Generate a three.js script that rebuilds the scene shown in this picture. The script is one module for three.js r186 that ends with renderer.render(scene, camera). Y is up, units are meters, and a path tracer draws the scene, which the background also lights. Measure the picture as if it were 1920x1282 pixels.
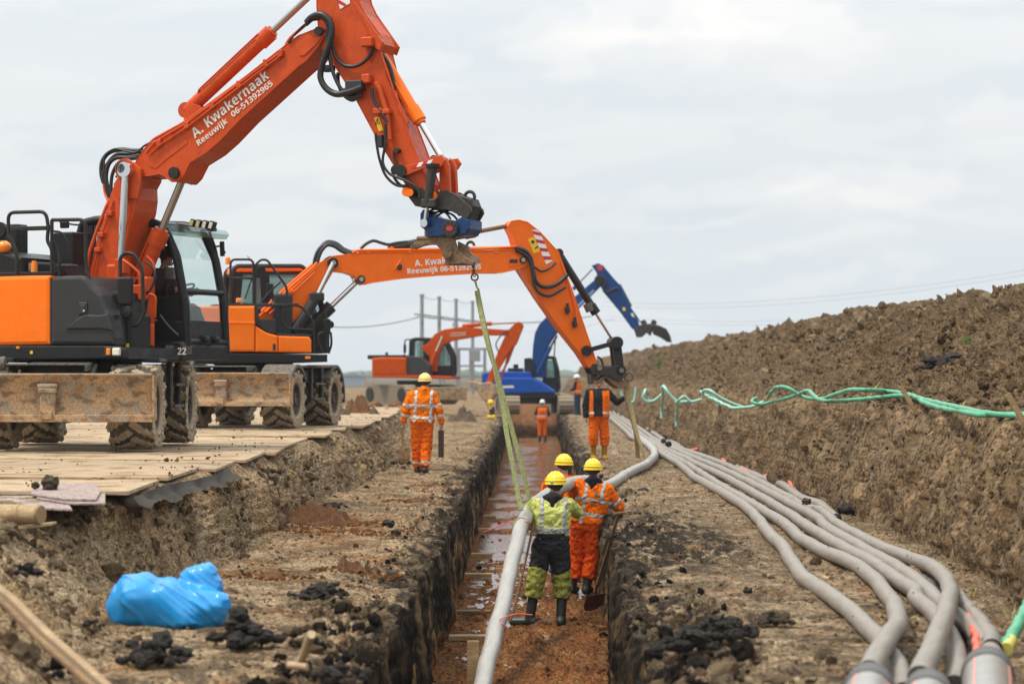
import * as THREE from 'three';
import { mergeGeometries } from 'three/addons/utils/BufferGeometryUtils.js';
import { RoundedBoxGeometry } from 'three/addons/geometries/RoundedBoxGeometry.js';
import { TextGeometry } from 'three/addons/geometries/TextGeometry.js';
import { FontLoader } from 'three/addons/loaders/FontLoader.js';
import { createNoise2D, createNoise3D } from 'simplex-noise';

// ------------------------------------------------------------------ camera, sky, sun, exposure
const F = 4267, EYE = 1.85;                       // focal length in photo pixels, eye height above the bench beside the trench
const scene = new THREE.Scene();
const camera = new THREE.PerspectiveCamera(2 * Math.atan(700 / F) * 180 / Math.PI, 1920 / 1400, 0.5, 9000);
camera.setViewOffset(1920, 1400, 0, 0, 1920, 1281);
camera.position.set(0, EYE, 0);
camera.focus = 28; camera.userData.fStop = 2.2;
const renderer = new THREE.WebGLRenderer({ antialias: true });
renderer.setSize(1024, 683);
renderer.toneMapping = THREE.LinearToneMapping;
renderer.toneMappingExposure = 1.14;
renderer.shadowMap.enabled = true;

function mulberry(a) { return () => { a = (a + 0x6d2b79f5) | 0; let t = Math.imul(a ^ (a >>> 15), 1 | a); t = (t + Math.imul(t ^ (t >>> 7), 61 | t)) ^ t; return ((t ^ (t >>> 14)) >>> 0) / 4294967296; }; }
const rnd = mulberry(77), R = (a, b) => a + (b - a) * rnd();
const n2 = createNoise2D(mulberry(5)), n3 = createNoise3D(mulberry(9));
const clamp = THREE.MathUtils.clamp, lerp = THREE.MathUtils.lerp, sst = (x, a, b) => THREE.MathUtils.smoothstep(x, a, b);
const fbm2 = (x, y, o = 4) => { let s = 0, a = 0.5; for (let i = 0; i < o; i++) { s += a * n2(x, y); x = x * 2.03 + 17.1; y = y * 2.03 - 9.7; a *= 0.5; } return s; };
const fbm3 = (x, y, z, o = 3) => { let s = 0, a = 0.5; for (let i = 0; i < o; i++) { s += a * n3(x, y, z); x = x * 2.03 + 7.1; y = y * 2.03 - 9.7; z = z * 2.03 + 3.3; a *= 0.5; } return s; };

{ // an overcast spring sky: white-grey cloud deck, slightly brighter overhead, soft billows
  const W = 4096, H = 2048, data = new Float32Array(W * H * 4);
  for (let r = 0; r < H; r++) {
    const el = ((r + 0.5) / H - 0.5) * Math.PI, sy = Math.sin(el);
    for (let c = 0; c < W; c++) {
      const i = (r * W + c) * 4, az = ((c + 0.5) / W - 0.5) * Math.PI * 2;
      let R0 = 0.715, G0 = 0.77, B0 = 0.80;
      if (sy > -0.02) {
        const up = sst(sy, 0.0, 1.0), x = Math.cos(az), z = Math.sin(az);
        const g = 1 + 1.15 * up, hz = Math.exp(-Math.max(0, sy) * 22);
        let cl = 0;
        if (sy < 0.75) {
          const k = 7, w = fbm3(x * k * 1.1, sy * 34, z * k * 1.1, 3) * 0.6;
          const a = fbm3(x * k + w, sy * 30 + w, z * k, 4);
          cl = sst(a, -0.05, 0.13) * (0.55 + 0.45 * sst(fbm3(x * 3, sy * 9, z * 3 + 4, 2), -0.3, 0.3));
          const b = fbm3(x * 2.2 + 9, sy * 44, z * 2.2, 3);
          cl = cl * 0.75 + 0.5 * b * (1 - hz * 0.6);
        }
        cl = cl * 0.7 * sst(sy, 0.0, 0.03);
        if (z < -0.5 && sy < 0.25) { // the cumulus heaps over the bank
          const tx = 960 + x / -z * F, ty = 700 - Math.tan(el) / -z * F;
          for (const [bx, by, rx, ry, w] of [[1070, 60, 150, 62, 0.5], [1230, 40, 190, 90, 0.75], [1450, 60, 190, 95, 0.75], [1640, 345, 200, 48, 0.6], [1560, 370, 150, 36, 0.4], [1870, 225, 120, 62, 0.6], [480, 290, 260, 60, 0.3], [-500, 150, 300, 90, 0.6], [2500, 100, 300, 100, 0.6]]) {
            const dx = (tx - bx) / rx, dy = (ty - by) / ry, e = Math.hypot(dx, dy > 0 ? dy * 0.8 : dy) + 0.38 * fbm3(tx * 0.012, ty * 0.016, bx, 4);
            cl += w * (1 - sst(e, 0.62, dy > 0 ? 1.35 : 0.92)) * (dy > 0 ? 1 - 0.5 * Math.min(1, dy) : 1);
          }
        }
        R0 = (0.665 + 0.10 * cl - 0.03 * hz) * g; G0 = (0.705 + 0.07 * cl - 0.015 * hz) * g; B0 = (0.735 + 0.042 * cl + 0.0 * hz) * g;
      } else { R0 = 0.2; G0 = 0.18; B0 = 0.15; }
      data[i] = R0; data[i + 1] = G0; data[i + 2] = B0; data[i + 3] = 1;
    }
  }
  const t = new THREE.DataTexture(data, W, H, THREE.RGBAFormat, THREE.FloatType);
  t.mapping = THREE.EquirectangularReflectionMapping; t.magFilter = t.minFilter = THREE.LinearFilter; t.needsUpdate = true;
  scene.background = t; scene.environment = t;
}
const sun = new THREE.DirectionalLight(new THREE.Color(1, 0.91, 0.77), 2.7);
sun.position.set(-34, 70, -22); sun.target.position.set(0, 0, -35);
sun.castShadow = true; sun.shadow.radius = 18; sun.shadow.mapSize.set(4096, 4096);
Object.assign(sun.shadow.camera, { left: -60, right: 60, top: 60, bottom: -60, near: 1, far: 220 });
scene.add(sun, sun.target);
scene.fog = new THREE.FogExp2(new THREE.Color(0.86, 0.91, 0.95), 0.00028);

// ------------------------------------------------------------------ helpers
const V = (x, y, z) => new THREE.Vector3(x, y, z), V2 = (x, y) => new THREE.Vector2(x, y);
const at = (px, py, d) => V((px - 960) / F * d, EYE - (py - 700) / F * d, -d);           // a photo pixel at a depth -> a point
const onLevel = (px, py, h) => at(px, py, F * (EYE - h) / (py - 700));                   // a photo pixel on a level -> a point
const names = {};
function numbered(n) { const k = names[n] = (names[n] ?? -1) + 1; return k ? n + '_' + String(k).padStart(3, '0') : n; }
function tag(o, label, category, group) { o.userData.label = label; if (category) o.userData.category = category; if (group) o.userData.group = group; return o; }
function boxUV(g) {
  const p = g.attributes.position, n = g.attributes.normal, uv = new Float32Array(p.count * 2);
  for (let i = 0; i < p.count; i++) {
    const x = Math.abs(n.getX(i)), y = Math.abs(n.getY(i)), z = Math.abs(n.getZ(i));
    if (z >= x && z >= y) { uv[2 * i] = p.getX(i); uv[2 * i + 1] = p.getY(i); }
    else if (x >= y) { uv[2 * i] = p.getZ(i); uv[2 * i + 1] = p.getY(i); }
    else { uv[2 * i] = p.getX(i); uv[2 * i + 1] = p.getZ(i); }
  }
  g.setAttribute('uv', new THREE.BufferAttribute(uv, 2)); return g;
}
function clean(g) {
  g = g.index ? g.toNonIndexed() : g;
  for (const k of Object.keys(g.attributes)) if (!['position', 'normal', 'uv'].includes(k)) g.deleteAttribute(k);
  if (!g.attributes.normal) g.computeVertexNormals();
  g.groups = []; g.clearGroups?.();
  if (!g.attributes.uv) g.setAttribute('uv', new THREE.BufferAttribute(new Float32Array(g.attributes.position.count * 2), 2));
  return g;
}
function merged(list, keepUV) {
  list = [].concat(list).flat(9).map(clean);
  const g = list.length > 1 ? mergeGeometries(list) : list[0];
  return keepUV ? g : boxUV(g);
}
function mesh(name, geos, mat, parent, keepUV) {
  const m = new THREE.Mesh(merged(geos, keepUV), mat);
  m.name = parent ? name : numbered(name); m.castShadow = m.receiveShadow = true;
  (parent ?? scene).add(m); return m;
}
function group(name, label, category, pos, grp) {
  const g = new THREE.Group(); g.name = numbered(name); g.position.copy(pos); scene.add(g);
  return tag(g, label, category, grp);
}
const struct = (m) => { m.userData.kind = 'structure'; return m; };
const stuff = (m) => { m.userData.kind = 'stuff'; return m; };
// geometry makers
function box(w, h, d, x = 0, y = 0, z = 0, r = 0.015) {
  const m = Math.min(w, h, d), g = r > 0.001 ? new RoundedBoxGeometry(w, h, d, 2, Math.min(r, m * 0.45)) : new THREE.BoxGeometry(w, h, d);
  return g.translate(x, y, z);
}
function align(g, a, b) { // +y geometry from a to b
  const dir = b.clone().sub(a), q = new THREE.Quaternion().setFromUnitVectors(V(0, 1, 0), dir.clone().normalize());
  return g.applyQuaternion(q).translate((a.x + b.x) / 2, (a.y + b.y) / 2, (a.z + b.z) / 2);
}
function rod(a, b, r, r2 = r, seg = 14) { return align(new THREE.CylinderGeometry(r2, r, a.distanceTo(b), seg, 1), a, b); }
function bar(a, b, w, t, r = 0.008) { return align(new RoundedBoxGeometry(w, a.distanceTo(b), t, 1, Math.min(r, w / 3, t / 3)), a, b); }
function tube(pts, r, seg, rad = 8, tension = 0.5) {
  const c = new THREE.CatmullRomCurve3(pts, false, 'centripetal', tension);
  seg = seg ?? Math.max(6, pts.length * 6);
  const t = new THREE.TubeGeometry(c, seg, r, rad, false);
  const caps = [0, 1].map((u) => { const k = new THREE.CircleGeometry(r, rad), q = new THREE.Quaternion().setFromUnitVectors(V(0, 0, 1), c.getTangent(u).multiplyScalar(u ? 1 : -1)); return k.applyQuaternion(q).translate(...c.getPoint(u).toArray()); });
  return [t, ...caps];
}
function bent(pts, r, rad = 7, corner = 0.06) { // tube with straight runs and rounded corners
  const path = new THREE.CurvePath();
  let prev = pts[0].clone();
  for (let i = 1; i < pts.length - 1; i++) {
    const p = pts[i], a = pts[i - 1].clone().sub(p), b = pts[i + 1].clone().sub(p), c = Math.min(corner, a.length() * 0.45, b.length() * 0.45);
    const s = p.clone().add(a.setLength(c)), e = p.clone().add(b.setLength(c));
    path.add(new THREE.LineCurve3(prev, s)); path.add(new THREE.QuadraticBezierCurve3(s, p.clone(), e)); prev = e;
  }
  path.add(new THREE.LineCurve3(prev, pts[pts.length - 1].clone()));
  const all = []; for (const c of path.curves) { const n = c.isLineCurve3 ? 1 : 5; for (let i = all.length ? 1 : 0; i <= n; i++) all.push(c.getPoint(i / n)); }
  const out = []; for (const p of all) if (!out.length || out[out.length - 1].distanceTo(p) > 1e-4) out.push(p);
  return ringTube(out, r, rad);
}
function ringTube(pts, r, rad) { // a tube straight through given points
  const pos = [], nor = [], idx = [], uvs = [], N = pts.length, nrm = V(0, 0, 0); let run = 0;
  let t0 = null;
  for (let i = 0; i < N; i++) {
    const t = pts[Math.min(i + 1, N - 1)].clone().sub(pts[Math.max(i - 1, 0)]).normalize();
    if (!t0) { nrm.set(Math.abs(t.y) > 0.9 ? 1 : 0, Math.abs(t.y) > 0.9 ? 0 : 1, 0).cross(t).normalize(); } else { nrm.sub(t.clone().multiplyScalar(nrm.dot(t))).normalize(); }
    if (i) run += pts[i].distanceTo(pts[i - 1]); t0 = t; const bi = t.clone().cross(nrm), rr = typeof r === 'function' ? r(i / (N - 1)) : r;
    for (let k = 0; k < rad; k++) { const a = k / rad * Math.PI * 2, n = nrm.clone().multiplyScalar(Math.cos(a)).add(bi.clone().multiplyScalar(Math.sin(a))); nor.push(n.x, n.y, n.z); uvs.push(k / rad, run); pos.push(pts[i].x + n.x * rr, pts[i].y + n.y * rr, pts[i].z + n.z * rr); }
  }
  for (let i = 0; i < N - 1; i++) for (let k = 0; k < rad; k++) { const a = i * rad + k, b = i * rad + (k + 1) % rad, c = a + rad, e = b + rad; idx.push(a, b, c, b, e, c); }
  for (const [o, s] of [[0, 1], [(N - 1) * rad, -1]]) for (let k = 1; k < rad - 1; k++) idx.push(o, o + (s > 0 ? k + 1 : k), o + (s > 0 ? k : k + 1));
  const g = new THREE.BufferGeometry();
  g.setAttribute('position', new THREE.Float32BufferAttribute(pos, 3)); g.setAttribute('normal', new THREE.Float32BufferAttribute(nor, 3)); g.setAttribute('uv', new THREE.Float32BufferAttribute(uvs, 2)); g.setIndex(idx); return g;
}
function prism(pts, z1, width, bevel = 0.012) { // polygon in x,y; thickness along z from z1-width to z1
  const s = new THREE.Shape(pts.map((p) => V2(p.x, p.y)));
  const g = new THREE.ExtrudeGeometry(s, { depth: width - 2 * bevel, bevelEnabled: bevel > 0, bevelSize: bevel, bevelThickness: bevel, bevelOffset: -bevel, bevelSegments: 2, curveSegments: 6, steps: 1 });
  return g.translate(0, 0, z1 - width + bevel);
}
const disc = (r, w, p, seg = 24) => new THREE.CylinderGeometry(r, r, w, seg).rotateX(Math.PI / 2).translate(p.x, p.y, p.z); // pin along z
function lathe(pts, seg = 32) { return new THREE.LatheGeometry(pts.map((p) => V2(p[0], p[1])), seg); }
const font = await new FontLoader().loadAsync('fonts/droid/droid_sans_bold.typeface.json');
function lettering(str, a, b, z, th = 0.003, squash = 1) { // text lying along a->b in the xy plane
  const g = new TextGeometry(str, { font, size: 1, depth: th, curveSegments: 3, bevelEnabled: false });
  g.computeBoundingBox(); const w = g.boundingBox.max.x - g.boundingBox.min.x, len = Math.hypot(b.x - a.x, b.y - a.y), k = len / w;
  return g.translate(-g.boundingBox.min.x, 0, 0).scale(k, k * squash, 1).rotateZ(Math.atan2(b.y - a.y, b.x - a.x)).translate(a.x, a.y, z);
}

// ------------------------------------------------------------------ textures and materials
function tex(w, h, f, srgb) {
  const d = new Uint8Array(w * h * 4);
  for (let y = 0; y < h; y++) for (let x = 0; x < w; x++) { const c = f(x / w, y / h), i = (y * w + x) * 4; if (Array.isArray(c)) { for (let k = 0; k < 3; k++) d[i + k] = clamp(c[k], 0, 1) * 255; } else d[i] = d[i + 1] = d[i + 2] = clamp(c, 0, 1) * 255; d[i + 3] = 255; }
  const t = new THREE.DataTexture(d, w, h); t.wrapS = t.wrapT = THREE.RepeatWrapping; t.magFilter = THREE.LinearFilter; t.minFilter = THREE.LinearMipmapLinearFilter; if (srgb) t.colorSpace = THREE.SRGBColorSpace; t.needsUpdate = true; return t;
}
const rep = (t, x, y = x) => { const c = t.clone(); c.repeat.set(x, y); c.needsUpdate = true; return c; };
// seamless noise on a torus-like blend
const tile = (f) => (u, v) => { const a = u, b = v; return lerp(lerp(f(u, v), f(u - 1, v), a), lerp(f(u, v - 1), f(u - 1, v - 1), a), b) * (1 / Math.sqrt((a * a + (1 - a) * (1 - a)) * (b * b + (1 - b) * (1 - b)))); };
const tn = (s, sx = 1, sy = 1, o = 4) => tile((u, v) => fbm2(u * s * sx + s * 3.1, v * s * sy + s, o));
const T = {};
{
  const a = tn(3), b = tn(14), c = tn(40, 1, 1, 2), st = tn(6, 4, 0.5);
  T.paint = tex(512, 512, (u, v) => { const k = 0.96 + 0.08 * a(u, v) - 0.08 * sst(b(u, v), 0.25, 0.6) - 0.05 * sst(st(u, v), 0.2, 0.5) - 0.3 * sst(c(u, v) + 0.3 * b(u, v), 0.5, 0.62); return [k, k * 0.985, k * 0.97]; }, true);
  T.paintClean = tex(512, 512, (u, v) => { const k = 0.985 + 0.035 * a(u, v) - 0.04 * sst(b(u, v), 0.3, 0.6) - 0.2 * sst(c(u, v) + 0.3 * b(u, v), 0.55, 0.66); return [k, k * 0.99, k * 0.98]; }, true);
  T.paintRough = tex(256, 256, (u, v) => 0.42 + 0.25 * a(u, v) + 0.25 * sst(b(u, v), 0.1, 0.5));
  const p = tn(2.2), q = tn(7), r = tn(6, 0.8, 1.6), s = tn(30, 1, 1, 2);
  T.mud = tex(512, 512, (u, v) => { // dirty scraped steel
    const m = sst(p(u, v) + 0.5 * q(u, v), -0.28, 0.2), d = sst(r(u, v) + 0.4 * s(u, v), 0.12, 0.4), w = sst(q(u, v) - 0.5 * p(u, v), 0.25, 0.45);
    let c = [0.60, 0.54, 0.47].map((x, i) => lerp(x, [0.70, 0.58, 0.44][i], m)); c = c.map((x, i) => lerp(x, [0.37, 0.29, 0.22][i], d * 0.6)); c = c.map((x, i) => lerp(x, [0.60, 0.42, 0.26][i], w * 0.55));
    const k = 1 + 0.22 * s(u, v); return c.map((x) => x * k);
  }, true);
  T.grit = tex(512, 512, (u, v) => 0.5 + 0.55 * tn8(u, v));
  function tn8(u, v) { return 0.6 * b(u, v) + 0.5 * c(u, v) + 0.3 * a(u, v); }
  const soilA = tn(7, 1, 1, 5), soilB = tn(26, 1, 1, 3), soilC = tn(70, 1, 1, 2);
  T.soil = tex(1024, 1024, (u, v) => 0.5 + 0.42 * soilA(u, v) + 0.42 * Math.abs(soilB(u, v)) + 0.25 * soilC(u, v));
  T.soilCol = tex(1024, 1024, (u, v) => { const k = 0.9 + 0.28 * soilA(u, v) + 0.55 * soilB(u, v) + 0.42 * soilC(u, v), w = soilA(v, u); return [k, k * (0.985 + 0.03 * w), k * (0.96 + 0.06 * w)]; }, true);
  const w1 = tn(5, 0.6, 10, 4), w2 = tn(8, 1.2, 22, 3), w3 = tn(3, 1, 1, 3);
  T.wood = tex(512, 512, (u, v) => { const k = 0.84 + 0.25 * w1(u, v) + 0.22 * w2(u, v) + 0.1 * w3(u, v) - 0.35 * sst(w1(u, v) + w2(u, v), 0.42, 0.7); return [k, k * 0.965, k * 0.91]; }, true);
  const mk = tn(4, 0.7, 9, 4), mk2 = tn(6, 1, 18, 3), mk3 = tn(3.2), mk4 = tn(30, 1, 3, 2);
  T.mat = tex(1024, 1024, (u, v) => { const k = 0.95 + 0.2 * mk(u, v) + 0.22 * mk2(u, v) - 0.5 * sst(mk(u, v) + 0.8 * mk2(u, v) + 0.4 * mk4(u, v), 0.32, 0.62); const m = sst(mk3(u, v) + 0.35 * mk(u, v), 0.0, 0.45) * 0.8; return [lerp(k, k * 0.72, m), lerp(k * 0.98, k * 0.62, m), lerp(k * 0.95, k * 0.5, m)]; }, true);
  const f1 = tn(5, 1, 1, 3), f2 = tn(12, 1, 1, 3);
  T.fold = tex(512, 512, (u, v) => 0.5 + 0.5 * Math.abs(f1(u, v)) + 0.2 * f2(u, v));
  T.cloth = tex(512, 512, (u, v) => { const k = 0.95 + 0.12 * f1(u, v) - 0.34 * sst(f2(u, v) + f1(u, v), 0.3, 0.75); return [k, k * 0.98, k * 0.95]; }, true);
}
const M = {};
const std = (r, g, b, o = {}) => new THREE.MeshPhysicalMaterial({ color: new THREE.Color().setRGB(r, g, b), roughness: 0.6, ...o });
const paint = (r, g, b, o = {}) => std(r, g, b, { map: T.paint, roughness: 1, roughnessMap: T.paintRough, specularIntensity: 0.45, clearcoat: 0.12, clearcoatRoughness: 0.3, bumpMap: T.grit, bumpScale: 0.0008, ...o });
M.orangeBoom = paint(0.60, 0.078, 0.009);
M.orangePanel = paint(0.95, 0.185, 0.001, { map: T.paintClean, clearcoat: 0.15 });
M.orange2 = paint(0.90, 0.155, 0.001, { map: T.paintClean });
M.orange3 = paint(0.50, 0.07, 0.001, { clearcoat: 0.0, specularIntensity: 0.2 });
M.blue = paint(0.003, 0.05, 0.21, { clearcoat: 0 });
M.blueBody = paint(0.004, 0.075, 0.40, { clearcoat: 0 });
M.black = paint(0.016, 0.016, 0.017, { map: T.paintClean, clearcoat: 0.08 });
M.grey = paint(0.03, 0.031, 0.034, { map: T.paintClean, clearcoat: 0.25 });
M.frame = paint(0.03, 0.029, 0.028, { clearcoat: 0 });
M.dusty = std(0.26, 0.215, 0.16, { map: rep(T.soilCol, 1.3), roughness: 0.95, bumpMap: T.grit, bumpScale: 0.004 });
M.fender = std(0.16, 0.145, 0.125, { map: rep(T.soilCol, 0.9), roughness: 0.85 });
M.mud = std(1, 0.98, 0.95, { map: rep(T.mud, 0.62), roughness: 0.85, metalness: 0.05, bumpMap: T.grit, bumpScale: 0.004 });
M.claw = std(0.55, 0.5, 0.46, { map: rep(T.mud, 2.2), roughness: 0.6, metalness: 0.3, bumpMap: rep(T.grit, 2), bumpScale: 0.004 });
M.hitch = std(0.05, 0.046, 0.042, { map: rep(T.soilCol, 2), roughness: 0.55, metalness: 0.2, bumpMap: T.grit, bumpScale: 0.003 });
M.rotator = paint(0.012, 0.05, 0.16, { roughness: 0.8 });
M.steel = std(0.42, 0.38, 0.34, { metalness: 0.9, roughness: 0.25 });
M.chrome = std(0.7, 0.7, 0.7, { metalness: 1, roughness: 0.15 });
M.rubber = std(0.02, 0.02, 0.021, { roughness: 0.55 });
M.hose = std(0.014, 0.014, 0.015, { roughness: 0.42 });
M.carcass = std(0.10, 0.085, 0.066, { map: T.soilCol, roughness: 0.95 }); M.tyre = std(0.48, 0.39, 0.28, { map: rep(T.soilCol, 1.6), roughness: 0.95, bumpMap: T.grit, bumpScale: 0.004 });
M.wheelRim = std(0.085, 0.068, 0.052, { map: T.soilCol, roughness: 0.8 }); M.tread = std(0.42, 0.34, 0.245, { map: rep(T.soilCol, 1.6), roughness: 0.92, bumpMap: T.grit, bumpScale: 0.003 });
M.glass = std(0.92, 0.96, 0.95, { transmission: 1, thickness: 0, roughness: 0.02, ior: 1.45 });
M.dirtyGlass = std(0.62, 0.74, 0.72, { transmission: 0.9, thickness: 0, roughness: 0.08, ior: 1.45 });
M.white = std(0.78, 0.77, 0.74, { roughness: 0.55 });
M.letter = std(0.66, 0.63, 0.57, { roughness: 0.6 });
M.spade = std(0.09, 0.022, 0.018, { roughness: 0.7, map: T.soilCol }); M.redSign = std(0.5, 0.02, 0.03, { roughness: 0.5 });
M.yellow = std(0.8, 0.5, 0.01, { roughness: 0.5 });
M.amber = std(0.85, 0.24, 0.01, { roughness: 0.25, clearcoat: 0.5 });
M.lamp = std(0.75, 0.75, 0.62, { roughness: 0.15, clearcoat: 1 });
M.wood = std(0.50, 0.35, 0.19, { map: T.wood, roughness: 0.8, bumpMap: T.wood, bumpScale: 0.002 });
M.woodDark = std(0.24, 0.15, 0.075, { map: T.wood, roughness: 0.85, bumpMap: T.wood, bumpScale: 0.002 });
M.woodPale = std(0.58, 0.44, 0.27, { map: rep(T.wood, 1.5), roughness: 0.8 });
M.mat = [[0.50, 0.385, 0.255], [0.42, 0.325, 0.215], [0.46, 0.35, 0.225]].map((c) => std(...c, { map: rep(T.mat, 0.36), roughness: 0.88, bumpMap: rep(T.mat, 0.36), bumpScale: 0.006 }));
M.pipe = std(0.27, 0.243, 0.21, { map: rep(T.paint, 2, 0.6), roughness: 0.48, bumpMap: T.grit, bumpScale: 0.001 });
M.pipePale = std(0.37, 0.365, 0.345, { map: rep(T.paint, 2, 0.6), roughness: 0.45 });
M.conduit = std(0.33, 0.32, 0.30, { map: rep(T.paint, 1.2), roughness: 0.35, clearcoat: 0.5, clearcoatRoughness: 0.15 });
M.collar = std(0.10, 0.10, 0.10, { roughness: 0.6, map: T.paint });
M.pink = std(0.75, 0.26, 0.2, { roughness: 0.5 });
M.red = std(0.72, 0.13, 0.08, { roughness: 0.5 });
M.green = std(0.10, 0.42, 0.25, { roughness: 0.45, map: rep(T.paint, 1.5) });
M.greenPale = std(0.27, 0.56, 0.44, { roughness: 0.5 });
M.yellowTie = std(0.55, 0.50, 0.12, { roughness: 0.6 });
M.strap = std(0.27, 0.29, 0.12, { map: rep(T.soilCol, 2.5), roughness: 0.9, side: THREE.DoubleSide });
M.strap2 = std(0.50, 0.40, 0.20, { map: rep(T.soilCol, 2.5), roughness: 0.9, side: THREE.DoubleSide });
M.bag = std(0.004, 0.27, 0.66, { roughness: 0.3, clearcoat: 0.35, clearcoatRoughness: 0.2, bumpMap: rep(T.fold, 0.7, 0.5), bumpScale: 0.005 });
M.water = std(0.15, 0.085, 0.045, { roughness: 0.07, bumpMap: rep(T.soil, 0.2), bumpScale: 0.004 });
M.soil = std(1, 1, 1, { vertexColors: true, map: T.soilCol, bumpMap: T.soil, bumpScale: 0.06, roughness: 0.95, specularIntensity: 0.25 });
M.soilCut = std(0.76, 0.73, 0.70, { vertexColors: true, map: rep(T.soilCol, 0.8), bumpMap: rep(T.soil, 0.8), bumpScale: 0.02, roughness: 0.95, specularIntensity: 0.25 });
M.clod = std(1, 1, 1, { map: rep(T.soilCol, 1), specularIntensity: 0.3, roughness: 0.95, bumpMap: rep(T.soil, 2), bumpScale: 0.01 });
M.clodDark = std(0.05, 0.038, 0.028, { map: rep(T.soilCol, 1.5), roughness: 0.8, bumpMap: rep(T.soil, 2.5), bumpScale: 0.012 });
M.clodBrown = std(0.15, 0.108, 0.068, { map: rep(T.soilCol, 1.5), roughness: 0.95, bumpMap: rep(T.soil, 2.5), bumpScale: 0.012 });
M.peat = std(0.25, 0.11, 0.04, { map: rep(T.soilCol, 2), roughness: 0.95, bumpMap: rep(T.soil, 3), bumpScale: 0.02 });
M.board = std(0.40, 0.31, 0.29, { map: rep(T.soilCol, 0.8), roughness: 0.8 });
M.textile = std(0.038, 0.03, 0.021, { map: T.soilCol, roughness: 0.95, side: THREE.DoubleSide });
const fab = (r, g, b, o = {}) => std(r, g, b, { specularIntensity: 0.25, map: rep(T.cloth, 1.4), roughness: 0.85, bumpMap: rep(T.fold, 2.2), bumpScale: 0.012, ...o });
M.hivisOrange = fab(0.92, 0.17, 0.003); M.hivisOrange2 = fab(0.94, 0.21, 0.003); M.trouserOrange = fab(0.86, 0.15, 0.003); M.trouserRed = fab(0.90, 0.10, 0.004);
M.lime = fab(0.62, 0.68, 0.20); M.limeDark = fab(0.36, 0.37, 0.08, { map: rep(T.soilCol, 1.5) }); M.charcoal = fab(0.028, 0.029, 0.033); M.navy = fab(0.016, 0.018, 0.03); M.denim = fab(0.03, 0.055, 0.13);
M.reflective = std(0.56, 0.58, 0.58, { roughness: 0.45, map: T.cloth }); M.reflDirty = std(0.40, 0.42, 0.41, { roughness: 0.5, map: T.cloth });
M.skin = std(0.42, 0.22, 0.145, { roughness: 0.55 }); M.hair = std(0.05, 0.03, 0.02, { roughness: 0.8 });
M.helmYellow = std(0.90, 0.62, 0.004, { roughness: 0.35, clearcoat: 0.3 }); M.helmPale = std(0.85, 0.64, 0.22, { roughness: 0.4 }); M.helmWhite = std(0.75, 0.74, 0.72, { roughness: 0.4 });
M.bootGreen = std(0.028, 0.036, 0.03, { map: rep(T.soilCol, 2), roughness: 0.45 }); M.bootYellow = fab(0.45, 0.25, 0.045); M.bootBlack = std(0.02, 0.019, 0.018, { roughness: 0.6, map: T.soilCol });
M.cord = std(0.80, 0.12, 0.12, { roughness: 0.6 });
M.far = std(0.25, 0.27, 0.29, { roughness: 0.8 });
M.pole = std(0.27, 0.28, 0.29, { roughness: 0.7, metalness: 0.2 });
M.grass = std(0.10, 0.17, 0.025, { roughness: 0.7, side: THREE.DoubleSide }); M.straw = std(0.46, 0.36, 0.14, { roughness: 0.8, side: THREE.DoubleSide });

// ------------------------------------------------------------------ ground: one strip swept along the trench (x across, d = distance from the camera)
const ROAD = 0.85, FLOOR = -1.12;
function table(rows) { return (d) => { if (d <= rows[0][0]) return rows[0][1]; for (let i = 1; i < rows.length; i++) if (d <= rows[i][0]) return lerp(rows[i - 1][1], rows[i][1], (d - rows[i - 1][0]) / (rows[i][0] - rows[i - 1][0])); return rows[rows.length - 1][1]; }; }
const trenchL = table([[8, -0.93], [16, -0.87], [26, -0.78], [40, -0.70], [60, -0.50], [85, -0.34], [100, -0.2], [130, 0.1]]);
const trenchR = table([[8, 0.72], [15.8, 0.84], [22.6, 1.03], [28.7, 1.17], [36, 1.30], [50, 1.44], [85, 1.9], [105, 2.15], [130, 2.4]]);
const stepBase = table([[8, -2.4], [14, -2.75], [17, -3.05], [20, -3.0], [23, -2.75], [30, -2.72], [36, -2.5], [42, -2.42], [50, -2.5], [80, -2.6], [130, -3]]);
const stepTop = table([[8, -3.0], [14, -3.5], [17, -3.75], [20, -3.45], [23, -2.98], [30, -2.92], [36, -2.75], [42, -2.75], [50, -2.9], [80, -3.1], [130, -4]]);
const stepH = table([[8, 0.55], [18, 0.62], [24, 0.56], [36, 0.5], [50, 0.35], [80, 0.12], [130, 0.05]]);
const plateX = table([[8, -4.3], [18, -3.85], [20, -3.35], [25, -3.15], [38, -3.1], [47, -2.95], [60, -3.2], [80, -4], [130, -6]]);
const roadY = table([[8, 0.80], [45, 0.80], [62, 0.72], [95, 0.55], [130, 0.42]]);
const cutBase = table([[8, 3.55], [15, 3.85], [20, 4.2], [26, 4.42], [34, 4.35], [52, 4.2], [80, 4.3], [130, 5.2]]);
const floorY = table([[8, -1.09], [25, -1.095], [32, -1.106], [130, -1.100]]);
const steps = (d, s, seed) => { const k = d / s, i = Math.floor(k); return lerp(n2(i * 7.3, seed), n2((i + 1) * 7.3, seed), sst(k - i, 0.7, 1)); }; // bucket-wide bites
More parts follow.
